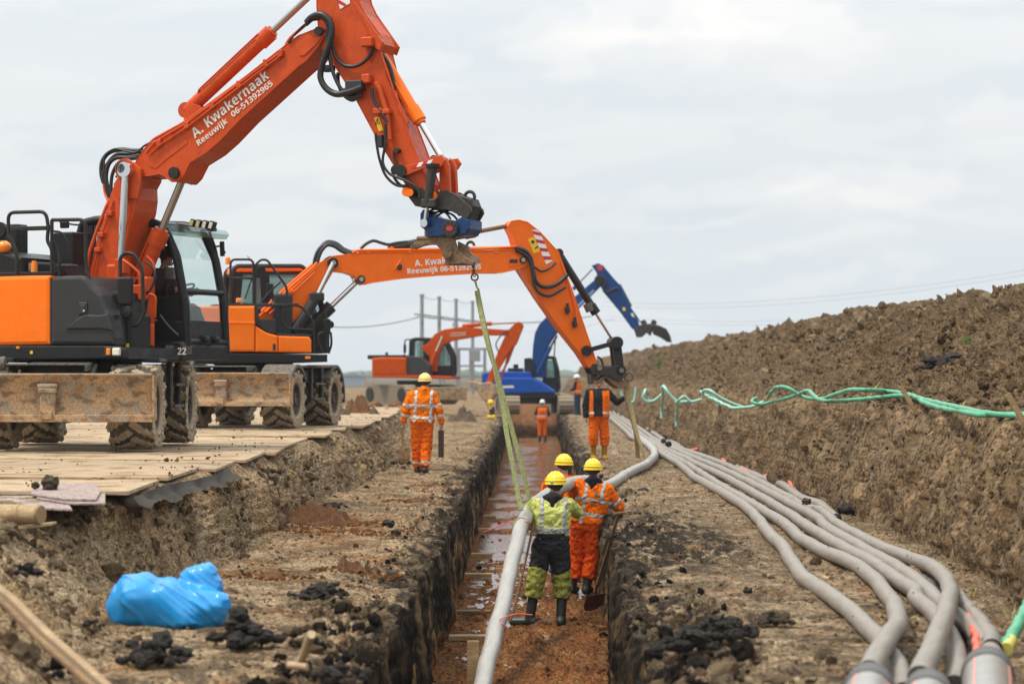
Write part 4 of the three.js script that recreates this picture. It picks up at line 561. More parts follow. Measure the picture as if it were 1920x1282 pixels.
  add('handrail', [bent([p(392, 434, -1.15), p(404, 465, -1.2), p(414, 520, -1.22), p(427, 560, -1.24), p(424, 620, -1.24), p(414, 640, -1.22), p(402, 640, -1.2)], 0.018, 7, 0.08), bent([p(404, 462, -1.25), p(415, 460, -1.25), p(422, 474, -1.25)], 0.013), bar(p(416, 452, -1.25), p(417, 480, -1.25), 0.06, 0.04)], M.frame, cab);
  add('front_lamp', [box(0.09, 0.1, 0.1, p(405, 659, -1.1).x, p(405, 659, -1.1).y, -1.1, 0.02)], M.lamp, cab);
  { const a = p(333, 660, 0.1), b = p(349, 660, 0.1); add('number', lettering('22', V(a.x, a.y - 0.03), V(b.x, a.y - 0.03), 0.101), M.letter, cab); const v = p(318, 654, 0.1); v.z = 0.1; add('plate', [box(0.12, 0.1, 0.008, v.x, v.y, 0.102, 0.001)], M.fender, cab); add('vent', Array.from({ length: 5 }, (_, i) => box(0.13, 0.012, 0.012, p(358, 650 + i * 3, 0).x - 0.05, p(358, 650 + i * 3, 0).y, 0.004, 0.002)), M.fender, cab); }
  globalThis.nearCab = { fr, S, seat: L([[262, 590]], 0)[0] };
}

// ---- the second wheeled excavator, behind the first
{
  const sc = 100, S = V(-4.77, 0.86, -42.7), fr = frameOf(S, -0.26), { p, poly, bake } = fr;
  const g = group('wheeled_excavator', 'bright orange wheeled excavator second in line, its level boom reaching right over the trench', 'excavator', S, 'orange wheeled excavators on the wooden roadway');
  const add = (n, geo, m, par = g) => { const q = new THREE.Mesh(bake(geo), m); q.name = n; q.castShadow = q.receiveShadow = true; par.add(q); return q; };
  wheeledBase(g, Math.PI / 2 + 0.19, { wb: 2.6, gauge: 1.75, r: 0.525, w: 0.58, bladeW: 2.5, bladeY: 0.42, bladeOut: 0.8, fenders: true });
  const O = M.orange2, BW = 0.25, UW = 0.23, SW = 0.18;
  let q = poly([[486, 592], [545, 545], [588, 505], [601, 491], [616, 485], [629, 498], [622, 512], [612, 529], [600, 546], [585, 558], [545, 609], [530, 626], [500, 622]], BW);
  const lb = add('lower_boom', [prism(q, BW, BW * 2, 0.012), edge(q.map((v) => V(v.x, v.y, BW - 0.003)), 0.01)], O); const kn = p(623, 493, BW);
  add('pin', [disc(0.1, BW * 2 + 0.2, V(kn.x, kn.y, 0))], M.black, lb); add('pin_cap', disc(0.05, BW * 2 + 0.24, V(kn.x, kn.y, 0)), M.steel, lb);
  q = poly([[614, 489], [622, 480], [638, 478], [670, 475], [767, 474], [889, 472], [966, 469], [985, 474], [995, 484], [993, 494], [976, 503], [939, 511], [900, 511], [830, 515], [758, 521], [700, 529], [683, 533], [672, 528], [664, 515], [650, 510], [632, 508], [618, 504]], UW);
  const ub = add('upper_boom', [prism(q, UW, UW * 2, 0.012), edge(q.map((v) => V(v.x, v.y, UW - 0.003)), 0.01), prism(poly([[966, 478], [985, 478], [992, 487], [985, 495], [955, 500], [952, 488]], UW + 0.01), UW + 0.012, 0.02, 0.006)], O);
  const lug = p(677, 523, UW), tip = p(980, 487, UW);
  add('pin', disc(0.075, UW * 2 + 0.06, V(lug.x, lug.y, 0)), M.black, ub); add('pin', disc(0.065, UW * 2 + 0.08, V(tip.x, tip.y, 0)), M.black, ub);
  add('pin_cap', disc(0.04, UW * 2 + 0.1, V(tip.x, tip.y, 0)), M.steel, ub); add('pin_cap', disc(0.045, UW * 2 + 0.08, V(lug.x, lug.y, 0)), M.steel, ub);
  add('lettering', lettering('A. Kwakernaak', p(778, 499, UW), p(890, 488, UW), UW + 0.006), M.white, ub); add('lettering', lettering('Reeuwijk 06-51392965', p(764, 513, UW), p(902, 504, UW), UW + 0.006), M.white, ub);
  { const a = p(953, 490, UW); add('sign', box(0.16, 0.07, 0.01, a.x + 0.1, a.y + 0.01, UW + 0.016, 0.001), M.rubber, ub); }
  add('pipe_run', [bent([p(660, 474, UW), p(670, 469, UW), p(767, 468, UW), p(905, 466, UW), p(970, 462, UW)], 0.025), bent([p(664, 478, UW), p(674, 473, UW), p(905, 470, UW), p(975, 467, UW)], 0.016), bent([p(668, 470, 0), p(968, 463, 0)], 0.025), prism(poly([[716, 474], [735, 461], [741, 466], [741, 474]], 0.12), 0.12, 0.2, 0.01), ...[690, 768, 850, 930].map((x) => box(0.06, 0.09, 0.1, p(x, 471, UW).x, p(x, 471, UW).y, UW - 0.03, 0.012)), bent([p(752, 487, UW + 0.02), p(744, 498, UW + 0.04), p(740, 506, UW + 0.02)], 0.014)], O, ub);
  add('valve', box(0.08, 0.1, 0.06, p(749, 500, UW).x, p(749, 500, UW).y, UW + 0.03, 0.015), M.rubber, ub);
  q = poly([[953, 423], [959, 414], [973, 412], [989, 416], [1012, 434], [1047, 472], [1052, 486], [1075, 550], [1093, 603], [1115, 668], [1118, 679], [1109, 690], [1103, 685], [1087, 660], [1047, 610], [1009, 556], [975, 503], [968, 462], [962, 441]], SW);
  const st = add('stick', [prism(q, SW, SW * 2, 0.012), edge(q.map((v) => V(v.x, v.y, SW - 0.003)), 0.012), edge(q.map((v) => V(v.x, v.y, -SW + 0.003)), 0.012)], O);
  { const sgn = add('hazard_sign', prism(poly([[997, 431], [1010, 430], [1036, 489], [1024, 495]], SW), SW + 0.006, 0.012, 0.001), M.white, st); for (let i = 0; i < 4; i++) { const t = i / 4 + 0.01, u = t + 0.11, A = (t) => [997 + 27 * t, 431 + 64 * t], B = (t) => [1010 + 26 * t, 430 + 59 * t]; add('red_stripe', prism(poly([A(t), B(t + 0.09), B(u + 0.09), A(u)], SW), SW + 0.009, 0.012, 0.001), M.redSign, sgn); } }
  { const y = add('warning_label', prism(poly([[990, 448], [1001, 444], [1013, 470], [1001, 475]], SW), SW + 0.007, 0.01, 0.001), M.yellow, st); add('warning_symbol', [disc(0.035, 0.01, p(999, 453, SW + 0.006), 14), bar(p(1003, 466, SW + 0.007), p(1009, 461, SW + 0.007), 0.03, 0.006)], M.rubber, y); }
  const cyl = (n, a, b, t, r, rr, mat, rm = M.steel) => { const m = a.clone().lerp(b, t), dir = b.clone().sub(a).normalize(); const c = add(n, [rod(a, m, r, r, 20), rod(m.clone().addScaledVector(dir, -0.16), m.clone().addScaledVector(dir, 0.03), r * 1.25, r * 1.25, 20), disc(r * 1.15, r * 1.7, a, 20)], mat); add('rod', [rod(m, b, rr, rr, 16), disc(rr * 2, rr * 2.6, b, 20)], rm, c); return c; };
  for (const z of [BW + 0.1, -BW - 0.1]) { const k = add('positioning_cylinder', [rod(p(552, 622, z), p(596, 551, z), 0.1, 0.1), box(0.26, 0.16, 0.2, p(594, 556, z).x, p(594, 556, z).y, z, 0.03)], M.grey); add('rod', rod(p(596, 551, z), V(kn.x, kn.y, z), 0.05), M.chrome, k); }
  cyl('boom_cylinder', p(560, 632, 0), V(lug.x, lug.y, 0), 0.52, 0.1, 0.05, M.grey, M.chrome);
  cyl('stick_cylinder', p(737, 464, 0), p(963, 421, 0), 0.66, 0.085, 0.042, M.grey, M.woodDark);
  const bc = cyl('bucket_cylinder', p(1047, 474, 0), p(1152, 641, 0), 0.66, 0.075, 0.036, M.frame, M.chrome);
  { const a = p(1102, 568, 0), b = p(1108, 582, 0); add('label_band', rod(a, b, 0.1, 0.1), M.fender, bc); }
  for (const z of [SW + 0.06, -SW - 0.06]) { const a = p(1100, 657, z), b = p(1153, 642, z); add('link', [bar(a, b, 0.09, 0.05), disc(0.1, 0.07, a), disc(0.1, 0.07, b)], M.frame); }
  { const a = p(1153, 642, 0), b = p(1159, 694, 0), l = add('lever_link', [bar(a.clone().setZ(0.1), b.clone().setZ(0.1), 0.17, 0.08), bar(a.clone().setZ(-0.1), b.clone().setZ(-0.1), 0.17, 0.08), disc(0.12, 0.34, a), disc(0.1, 0.4, b)], M.frame); add('pin_cap', disc(0.05, 0.42, a), M.steel, l); add('pin_cap', disc(0.05, 0.46, b), M.steel, l); }
  const hi = add('hitch', [...[0.2, -0.16].map((z) => prism(poly([[1106, 690], [1112, 681], [1122, 682], [1130, 690], [1158, 684], [1167, 692], [1170, 708], [1160, 715], [1140, 704], [1112, 702]], 0.2), z, 0.05, 0.01)), box(0.45, 0.18, 0.34, p(1140, 694, 0).x, p(1140, 694, 0).y, 0, 0.02), prism(poly([[1108, 700], [1122, 700], [1120, 716], [1110, 718]], 0.15), 0.15, 0.3, 0.01)], M.hitch);
  add('pin_cap', [disc(0.055, 0.46, p(1118, 689, 0.02)), ], M.steel, hi);
  add('grab', [...[0.16, -0.12].map((z) => prism(poly([[1112, 712], [1122, 713], [1140, 699], [1160, 708], [1176, 714], [1174, 727], [1160, 728], [1144, 716], [1136, 707], [1124, 719], [1112, 720]], 0.16), z, 0.05, 0.01)), prism(poly([[1138, 702], [1172, 712], [1172, 726], [1158, 726], [1146, 715]], 0.1), 0.1, 0.2, 0.02), new THREE.TorusGeometry(0.07, 0.025, 8, 18, 4.6).translate(p(1180, 704, 0).x, p(1180, 704, 0).y, 0)], M.claw);
  const hz = (z, r, a) => tube(a.map(([x, y]) => p(x, y, z)), r, a.length * 6, 8);
  add('hose', [hz(SW + 0.1, 0.04, [[966, 464], [985, 470], [995, 483], [999, 505], [1004, 525], [1013, 535], [1032, 537], [1050, 528], [1064, 514]]), hz(SW + 0.12, 0.03, [[968, 468], [990, 482], [998, 510], [1002, 535], [1012, 549], [1030, 554], [1048, 545], [1060, 538]]), hz(SW + 0.08, 0.022, [[1002, 500], [1015, 508], [1030, 503], [1042, 492]]), hz(-0.1, 0.024, [[992, 525], [994, 540], [1003, 551], [1012, 553]]), hz(0.0, 0.02, [[1120, 668], [1126, 672], [1130, 684], [1122, 688]]), hz(0.1, 0.02, [[925, 470], [945, 467], [968, 464]])], M.hose, st);
  add('hose', [hz(0.08, 0.036, [[588, 500], [592, 480], [600, 465], [612, 456], [626, 457], [640, 466], [655, 473], [668, 471]]), hz(0.16, 0.034, [[594, 500], [597, 484], [604, 468], [614, 459], [626, 461], [640, 470], [656, 477]]), hz(-0.05, 0.03, [[590, 490], [597, 470], [612, 453], [630, 455], [645, 466], [666, 474]]), hz(0.05, 0.03, [[676, 466], [686, 457], [700, 451], [715, 455], [728, 458], [745, 455], [764, 453]]), hz(0.2, 0.016, [[600, 500], [608, 487], [620, 480]])], M.hose, ub);
  add('pipe_run', [bent([p(498, 585, 0.3), p(540, 542, 0.3), p(588, 500, 0.3), p(594, 492, 0.28)], 0.028), bent([p(505, 588, 0.32), p(545, 552, 0.32), p(590, 510, 0.32)], 0.016), bent([p(490, 584, 0.1), p(535, 540, 0.1), p(586, 495, 0.1)], 0.028), box(0.1, 0.07, 0.1, p(545, 546, 0.3).x, p(545, 546, 0.3).y, 0.3, 0.01)], O, lb);
  add('pipe_run', [bent([p(1052, 490, SW + 0.03), p(1066, 530, SW + 0.03), p(1080, 580, SW + 0.03), p(1082, 606, SW + 0.05)], 0.02), bent([p(1064, 520, SW + 0.03), p(1078, 575, SW + 0.03)], 0.014)], O, st);
  for (const [x, y] of [[1064, 578], [1078, 604]]) add('hose_coupling', [rod(p(x, y - 10, SW + 0.06), p(x, y + 10, SW + 0.06), 0.03), rod(p(x - 1, y - 2, SW + 0.06), p(x + 1, y + 8, SW + 0.06), 0.05)], M.rubber, st);
  // body
  const Z = 1.25;
  add('platform', [prism(poly([[330, 660], [614, 664], [614, 678], [560, 680], [330, 682]], Z), Z, 2.5, 0.02), rod(V(0, 1.0, 0), V(0, 1.2, 0), 0.66, 0.66, 32), prism(poly([[414, 676], [520, 680], [505, 692], [440, 692]], 0.9), 0.9, 1.8, 0.03)], M.black);
  const hd = add('engine_hood', [prism(poly([[300, 575], [420, 573], [478, 573], [478, 659], [300, 659]], Z), Z, 2.4, 0.04), prism(poly([[300, 600], [478, 603], [478, 607], [300, 604]], Z), Z + 0.015, 0.03, 0.006)], M.orangePanel);
  add('side_panel', prism(poly([[479, 610], [500, 623], [521, 629], [521, 660], [479, 659]], Z), Z, 0.9, 0.03), M.orangePanel, hd); add('side_panel', prism(poly([[522, 629], [580, 631], [584, 637], [584, 661], [522, 660]], Z), Z, 0.9, 0.03), M.orangePanel, hd);
  add('door_handle', box(0.05, 0.12, 0.02, p(514, 650, Z).x, p(514, 650, Z).y, Z + 0.006, 0.008), M.rubber, hd);
  add('tank_top', [prism(poly([[478, 590], [486, 598], [517, 597], [518, 627], [500, 622], [478, 606]], 1.15), 1.15, 0.8, 0.02), prism(poly([[478, 573], [484, 573], [486, 600], [478, 606]], 1.2), 1.2, 0.9, 0.015), prism(poly([[520, 624], [584, 627], [584, 631], [520, 630]], 1.2), 1.2, 0.8, 0.01), prism(poly([[400, 570], [560, 568], [560, 573], [400, 574]], 1.2), 1.2, 0.5, 0.006), box(0.35, 1.0, 0.4, p(530, 600, 0.3).x, p(530, 600, 0.3).y, 0.2, 0.05)], M.grey);
  add('indicator', [box(0.1, 0.05, 0.02, p(577, 670, Z).x, p(577, 670, Z).y, Z + 0.005, 0.01)], M.amber); add('indicator', box(0.1, 0.09, 0.1, p(448, 560, 1.1).x, p(448, 563, 1.1).y, 1.1, 0.02), M.amber);
  add('beacon', [rod(p(427, 495, 0.7), p(427, 485, 0.7), 0.05), new THREE.SphereGeometry(0.05, 14, 10).translate(...p(427, 485, 0.7).toArray())], M.amber);
  const c0 = -0.2, c1 = -1.2, L = (pts, z) => pts.map(([x, y]) => { const v = p(x, y, c0); return V(v.x, v.y, z); });
  const out = [[432, 660], [432, 570], [438, 508], [444, 500], [565, 500], [585, 520], [602, 570], [612, 610], [612, 660]];
  const cab = add('cab', [...[c0, c1].map((z) => bent(L(out, z), 0.06, 8, 0.05)), prism(L([[432, 568], [612, 600], [612, 662], [432, 662]], 0), c0 + 0.05, 1.08, 0.02), ...[c0, c1 + 0.03].flatMap((z) => [prism(L([[432, 570], [438, 508], [456, 508], [450, 570]], 0), z + 0.03, 0.05, 0.01), prism(L([[474, 508], [504, 506], [507, 575], [490, 572], [487, 520], [474, 520]], 0), z + 0.03, 0.05, 0.01)]), prism(L([[438, 506], [574, 504], [580, 516], [438, 516]], 0), c0 + 0.02, 1.04, 0.02)], M.black);
  add('cab_roof', prism(L([[437, 510], [439, 500], [446, 497], [560, 499], [572, 502], [574, 508]], 0), c0 + 0.05, 1.1, 0.03), O, cab);
  add('side_window', prism(L([[450, 514], [570, 514], [590, 540], [602, 598], [450, 572]], 0), c0 + 0.02, 0.006, 0), M.dirtyGlass, cab); add('side_window', prism(L([[450, 514], [570, 514], [590, 540], [602, 598], [450, 572]], 0), c1, 0.006, 0), M.dirtyGlass, cab);
  const rail = (z, a, r = 0.022, c = 0.1) => bent(a.map(([x, y]) => p(x, y, z)), r, 8, c);
  for (const r of [rail(1.1, [[432, 570], [432, 486], [470, 486], [475, 492], [475, 567]]), rail(1.1, [[432, 521], [475, 521]]), rail(1.1, [[478, 567], [479, 495], [490, 486], [501, 487], [538, 538], [538, 570]]), rail(1.1, [[454, 569], [563, 572], [587, 600], [588, 661]]), rail(1.1, [[526, 570], [526, 603], [538, 616], [586, 618]]), rail(1.1, [[459, 560], [472, 522]], 0.014), rail(1.1, [[490, 565], [512, 540], [526, 528]], 0.018), rail(-1.2, [[605, 660], [604, 605], [600, 580]]), rail(0.6, [[610, 582], [612, 662]]), rail(0.6, [[620, 622], [622, 645], [616, 662]]), rail(0.6, [[604, 660], [596, 640], [597, 625], [607, 622]])]) add('handrail', r, M.frame);
  add('mirror', new RoundedBoxGeometry(0.13, 0.28, 0.08, 3, 0.03).translate(...p(506, 545, 1.05).toArray()), M.black); add('mirror', new RoundedBoxGeometry(0.13, 0.28, 0.08, 3, 0.03).translate(...p(613, 611, 0.6).toArray()), M.black); add('mirror', new THREE.CylinderGeometry(0.09, 0.09, 0.05, 20).rotateX(Math.PI / 2).translate(...p(489, 508, 1.05).toArray()), M.black); add('mirror', new THREE.CylinderGeometry(0.07, 0.07, 0.05, 20).rotateX(Math.PI / 2).rotateY(0.4).translate(...p(619, 608, 0.6).toArray()), M.black);
  add('antenna', rod(p(470, 486, 0.9), p(463, 479, 0.9), 0.006), M.rubber);
}
// ---- two tracked excavators far behind
function trackedBase(g, uc, o) {
  const rot = new THREE.Matrix4().makeRotationY(-uc), add = (n, geo, m, par = g) => { const q = new THREE.Mesh(merged(geo).applyMatrix4(rot), m); q.name = n; q.castShadow = q.receiveShadow = true; par.add(q); return q; };
  add('chassis', [box(2.0, 0.35, o.gauge, 0, 0.62, 0, 0.05), rod(V(0, 0.6, 0), V(0, 1.0, 0), 0.65, 0.65, 28)], M.frame);
  for (const s of [1, -1]) {
    const hl = o.len / 2, r = 0.4, pts = []; for (let i = 0; i <= 10; i++) { const a = -Math.PI / 2 + Math.PI * i / 10; pts.push(V(hl - r + Math.cos(a) * r, r + Math.sin(a) * r, 0)); } for (let i = 0; i <= 10; i++) { const a = Math.PI / 2 + Math.PI * i / 10; pts.push(V(-hl + r + Math.cos(a) * r, r + Math.sin(a) * r, 0)); }
    const tr = add('track', [prism(pts, s * o.gauge / 2 + o.w / 2, o.w, 0.03)], M.dusty), pads = [], per = 2 * (o.len - 2 * r) + 2 * Math.PI * r, n = 44;
    for (let i = 0; i < n; i++) { let t = i / n * per, x, y, a; const L = o.len - 2 * r; if (t < L) { x = -L / 2 + t; y = 0; a = 0; } else if (t < L + Math.PI * r) { const q = (t - L) / r; x = L / 2 + Math.sin(q) * r; y = r - Math.cos(q) * r; a = q; } else if (t < 2 * L + Math.PI * r) { x = L / 2 - (t - L - Math.PI * r); y = 2 * r; a = Math.PI; } else { const q = (t - 2 * L - Math.PI * r) / r; x = -L / 2 - Math.sin(q) * r; y = r + Math.cos(q) * r; a = Math.PI + q; } pads.push(new THREE.BoxGeometry(0.11, 0.05, o.w + 0.02).rotateZ(a).translate(x, y, s * o.gauge / 2)); }
    add('track_pads', pads, M.tread, tr); add('roller', [hl - r, -hl + r].map((x) => disc(0.3, 0.06, V(x, r, s * (o.gauge / 2 + o.w / 2)))), M.frame, tr);
  }
  return add;
}
function tracked(name, label, S, yaw, uc, base, grp, build) {
  const fr = frameOf(S, yaw), g = group(name, label, 'excavator', S, grp);
  const add = (n, geo, m, par = g) => { const q = new THREE.Mesh(fr.bake(geo), m); q.name = n; q.castShadow = q.receiveShadow = true; par.add(q); return q; };
  const ub = trackedBase(g, uc, base); build({ ...fr, g, add, ub });
}
tracked('tracked_excavator', 'orange-red tracked excavator in the distance with its bucket lowered to the ground', V((772 - 960) / F * 98, 0.56, -98), 0.12, 0.95, { gauge: 2.1, len: 3.3, w: 0.55 }, null, ({ p, poly, add, ub }) => {
  const z = (a, s) => a.map(([x, y]) => [640 + x / 3.375, 400 + y / 3.375]), O = M.orange3, P = (a, zz) => poly(z(a), zz);
  ub('blade', [box(0.1, 0.55, 2.7, 2.2, 0.45, 0, 0.03), bar(V(2.15, 0.5, 0.6), V(0.9, 0.6, 0.6), 0.12, 0.1), bar(V(2.15, 0.5, -0.6), V(0.9, 0.6, -0.6), 0.12, 0.1)], M.mud);
  add('platform', prism(P([[195, 1020], [500, 1022], [700, 1030], [700, 1048], [500, 1042], [195, 1036]], 1.2), 1.2, 2.4, 0.03), O);
  add('counterweight', [prism(P([[192, 915], [250, 908], [412, 910], [412, 1024], [192, 1024]], 1.2), 1.2, 2.4, 0.08)], O);
  add('engine_top', [box(1.6, 0.18, 1.6, p(730, 669, 0).x, p(730, 669, 0).y, 0.1, 0.04), rod(p(725, 668, 0.5), p(725, 660, 0.5), 0.06)], M.black);
  add('side_cover', prism(P([[412, 900], [500, 905], [560, 960], [560, 1022], [412, 1022]], 1.1), 1.1, 0.9, 0.04), M.grey);
  const cab = add('cab', [-0.2, -1.1].map((zz) => bent(z([[430, 1020], [440, 800], [470, 792], [600, 795], [660, 820], [700, 900], [703, 1000], [690, 1040]]).map(([x, y]) => { const v = p(x, y, -0.2); return V(v.x, v.y, zz); }), 0.07, 8)).concat([prism(P([[430, 920], [560, 960], [702, 960], [700, 1042], [430, 1042]], -0.2), -0.2, 0.95, 0.03), prism(P([[436, 806], [446, 790], [600, 792], [640, 812], [600, 806]], -0.2), -0.15, 1.0, 0.03), prism(P([[520, 800], [560, 800], [560, 960], [520, 940]], -0.2), -0.17, 0.06, 0.01), prism(P([[430, 806], [458, 806], [455, 930], [430, 930]], -0.2), -0.17, 0.06, 0.01)]), M.black);
  add('window', prism(P([[455, 810], [600, 808], [655, 832], [688, 900], [695, 975], [455, 930]], -0.2), -0.2, 0.01, 0), M.dirtyGlass, cab);
  add('window', prism(P([[455, 810], [600, 808], [655, 832], [688, 900], [695, 1000], [455, 930]], -0.2), -1.1, 0.01, 0), M.dirtyGlass, cab);
  const bm = add('boom', prism(P([[500, 845], [545, 822], [590, 762], [650, 732], [760, 716], [950, 728], [1045, 735], [1062, 755], [1045, 772], [900, 770], [700, 805], [645, 830], [610, 900], [600, 1000], [545, 1000], [560, 905], [530, 880]], 0.2), 0.2, 0.4, 0.03), O);
  add('lettering', [box(0.65, 0.05, 0.01, p(860, 624, 0.2).x, p(860, 624, 0.2).y, 0.205, 0.001), box(0.65, 0.05, 0.01, p(860, 629, 0.2).x, p(860, 630, 0.2).y, 0.205, 0.001)].slice(0, 0).concat([prism(P([[690, 752], [790, 748], [790, 756], [690, 760]], 0.2), 0.206, 0.01, 0.001), prism(P([[690, 768], [788, 762], [788, 770], [690, 776]], 0.2), 0.206, 0.01, 0.001)]), std(0.45, 0.3, 0.25), bm);
  add('stick', prism(P([[1092, 700], [1120, 682], [1140, 690], [1150, 712], [1108, 820], [1055, 885], [995, 985], [955, 1082], [915, 1070], [940, 1000], [1000, 850], [1050, 742]], 0.17), 0.17, 0.34, 0.02), O);
  for (const zz of [0.3, -0.3]) { const c = add('boom_cylinder', rod(p(640 + 570 / 3.375, 400 + 960 / 3.375, zz), p(640 + 600 / 3.375, 400 + 870 / 3.375, zz), 0.08), O); add('rod', rod(p(640 + 600 / 3.375, 400 + 870 / 3.375, zz), p(640 + 640 / 3.375, 400 + 775 / 3.375, zz), 0.05), M.chrome, c); }
  { const c = add('stick_cylinder', rod(p(867, 611, 0), p(922, 606, 0), 0.09), O); add('rod', rod(p(922, 606, 0), p(970, 604, 0), 0.05), M.steel, c); }
  { const c = add('bucket_cylinder', rod(p(963, 645, 0), p(950, 680, 0), 0.08), O); add('rod', [rod(p(950, 680, 0), p(937, 712, 0), 0.05)], M.redSign, c); }
  add('bucket', [prism(P([[790, 1062], [830, 1058], [880, 1075], [940, 1062], [965, 1095], [970, 1140], [935, 1200], [900, 1185], [850, 1115]], 0.55), 0.55, 1.1, 0.04)], M.mud);
  add('hose', [tube([p(952, 618, 0.2), p(938, 630, 0.2), p(930, 645, 0.2), p(934, 658, 0.2)], 0.03, 16, 6)], M.hose);
  const rail = add('handrail', bent([p(758, 668, 1.0), p(759, 637, 1.0), p(767, 635, 1.0), p(772, 640, 1.0)], 0.03), M.frame); add('mirror', box(0.12, 0.35, 0.1, p(759, 653, 1.0).x, p(759, 653, 1.0).y, 1.0, 0.03), M.black, rail);
});
tracked('tracked_excavator', 'blue tracked excavator straddling the far end of the trench, bucket raised to the right', V((1003 - 960) / F * 106, 0.02, -106), 0.1, Math.PI / 2 - 0.1, { gauge: 2.55, len: 3.9, w: 0.75 }, null, ({ p, poly, add }) => {
  const P = (a, zz) => poly(a.map(([x, y]) => [900 + x / 3.205, 400 + y / 3.205]), zz), q = (x, y, zz) => p(900 + x / 3.205, 400 + y / 3.205, zz), B = M.blue;
  add('platform', [prism(P([[90, 1075], [440, 1070], [460, 1085], [450, 1110], [220, 1112], [90, 1090]], 1.2), 1.2, 2.4, 0.03), rod(V(0, 0.5, 0), V(0, 1.1, 0), 0.7)], M.black);
  const bd = add('engine_hood', [prism(P([[60, 1000], [110, 985], [305, 985], [360, 1010], [440, 1062], [440, 1078], [90, 1082], [70, 1060]], 1.25), 1.25, 2.4, 0.06), prism(P([[110, 950], [300, 948], [310, 990], [110, 990]], 0.9), 0.9, 1.8, 0.05), prism(P([[10, 960], [60, 950], [70, 1010], [60, 1050], [10, 1010]], 0.9), 0.9, 1.6, 0.05)], M.blueBody);
  add('lettering', prism(P([[132, 1034], [200, 1032], [206, 1046], [132, 1048]], 1.25), 1.256, 0.01, 0.001), M.letter, bd);
  add('engine_top', [rod(q(215, 950, 0.3), q(215, 905, 0.3), 0.12), box(0.7, 0.16, 0.6, q(215, 925, 0.2).x, q(215, 938, 0.2).y, 0.2, 0.03), prism(P([[265, 870], [300, 865], [330, 900], [330, 985], [265, 985]], 0.4), 0.4, 0.5, 0.03)], M.black);
  const cab = add('cab', [...[-0.25, -1.15].map((zz) => bent([[385, 1060], [385, 880], [400, 862], [440, 864], [460, 940], [468, 1040], [460, 1070]].map(([x, y]) => { const v = q(x, y, -0.25); return V(v.x, v.y, zz); }), 0.07, 8)), prism(P([[385, 985], [468, 985], [468, 1072], [385, 1072]], -0.25), -0.2, 0.95, 0.03), prism(P([[385, 872], [400, 858], [440, 862], [446, 878]], -0.25), -0.2, 1.0, 0.02), prism(P([[440, 880], [452, 880], [468, 1000], [450, 1000]], -0.25), -0.2, 0.95, 0.02)], M.black);
  add('window', prism(P([[388, 880], [440, 880], [455, 985], [388, 985]], -0.25), -0.25, 0.01, 0), M.dirtyGlass, cab); add('window', prism(P([[388, 880], [440, 880], [455, 985], [388, 985]], -0.25), -1.15, 0.01, 0), M.dirtyGlass, cab);
  add('front_rail', bent([q(445, 870, -0.3), q(452, 760, -0.3), q(464, 730, -0.3)], 0.03), M.frame);
  const bm = add('boom', prism(P([[312, 885], [318, 790], [330, 715], [355, 665], [400, 618], [520, 540], [700, 388], [722, 402], [728, 430], [600, 560], [490, 680], [440, 745], [405, 800], [392, 880], [390, 985], [325, 985]], 0.27), 0.27, 0.54, 0.04), B);
  add('lettering', prism(P([[575, 560], [680, 455], [688, 465], [584, 570]], 0.27), 0.276, 0.01, 0.001).translate(0, 0, 0), std(0.2, 0.3, 0.5), bm);
  const st = add('stick', prism(P([[670, 312], [712, 297], [740, 312], [800, 385], [842, 430], [905, 560], [950, 640], [958, 680], [935, 702], [912, 690], [840, 590], [740, 470], [708, 402], [700, 355]], 0.22), 0.22, 0.44, 0.03), B);
  add('emblem', prism(P([[700, 315], [720, 305], [742, 325], [735, 340], [712, 342]], 0.22), 0.228, 0.01, 0.001), M.redSign, st); add('label', prism(P([[855, 565], [872, 562], [876, 582], [860, 585]], 0.22), 0.228, 0.01, 0.001), M.yellow, st); add('label', prism(P([[905, 600], [920, 596], [930, 622], [915, 620]], 0.22), 0.228, 0.01, 0.001), M.letter, st);
  { const c = add('stick_cylinder', rod(q(560, 455, 0), q(600, 410, 0), 0.09), B); add('rod', rod(q(600, 410, 0), q(676, 332, 0), 0.045), M.steel, c); }
  { const c = add('bucket_cylinder', rod(q(836, 428, 0), q(905, 560, 0), 0.09), M.frame); add('rod', rod(q(905, 560, 0), q(975, 660, 0), 0.05), M.chrome, c); }
  for (const zz of [0.4, -0.4]) { const c = add('boom_cylinder', rod(q(345, 960, zz), q(425, 800, zz), 0.09), B); add('rod', rod(q(425, 800, zz), q(462, 735, zz), 0.05), M.frame, c); }
  add('elbow_joint', [disc(0.22, 0.62, q(718, 400, 0)), tube([q(740, 465, 0.3), q(770, 472, 0.3), q(800, 455, 0.3), q(830, 450, 0.3)], 0.06, 14, 6), tube([q(700, 380, 0.3), q(735, 380, 0.3), q(752, 410, 0.3), q(745, 450, 0.3)], 0.06, 14, 6)], M.frame, st);
  add('hitch', [prism(P([[925, 700], [950, 672], [990, 660], [1030, 662], [1040, 690], [1022, 735], [1000, 715], [970, 742], [940, 742]], 0.3), 0.3, 0.6, 0.03), disc(0.13, 0.5, q(985, 655, 0)), disc(0.13, 0.5, q(1045, 655, 0))], M.hitch);
  add('bucket', [prism(P([[1030, 672], [1070, 668], [1118, 690], [1140, 730], [1150, 772], [1122, 770], [1085, 745], [1040, 725]], 0.6), 0.6, 1.2, 0.04)], M.frame);
});

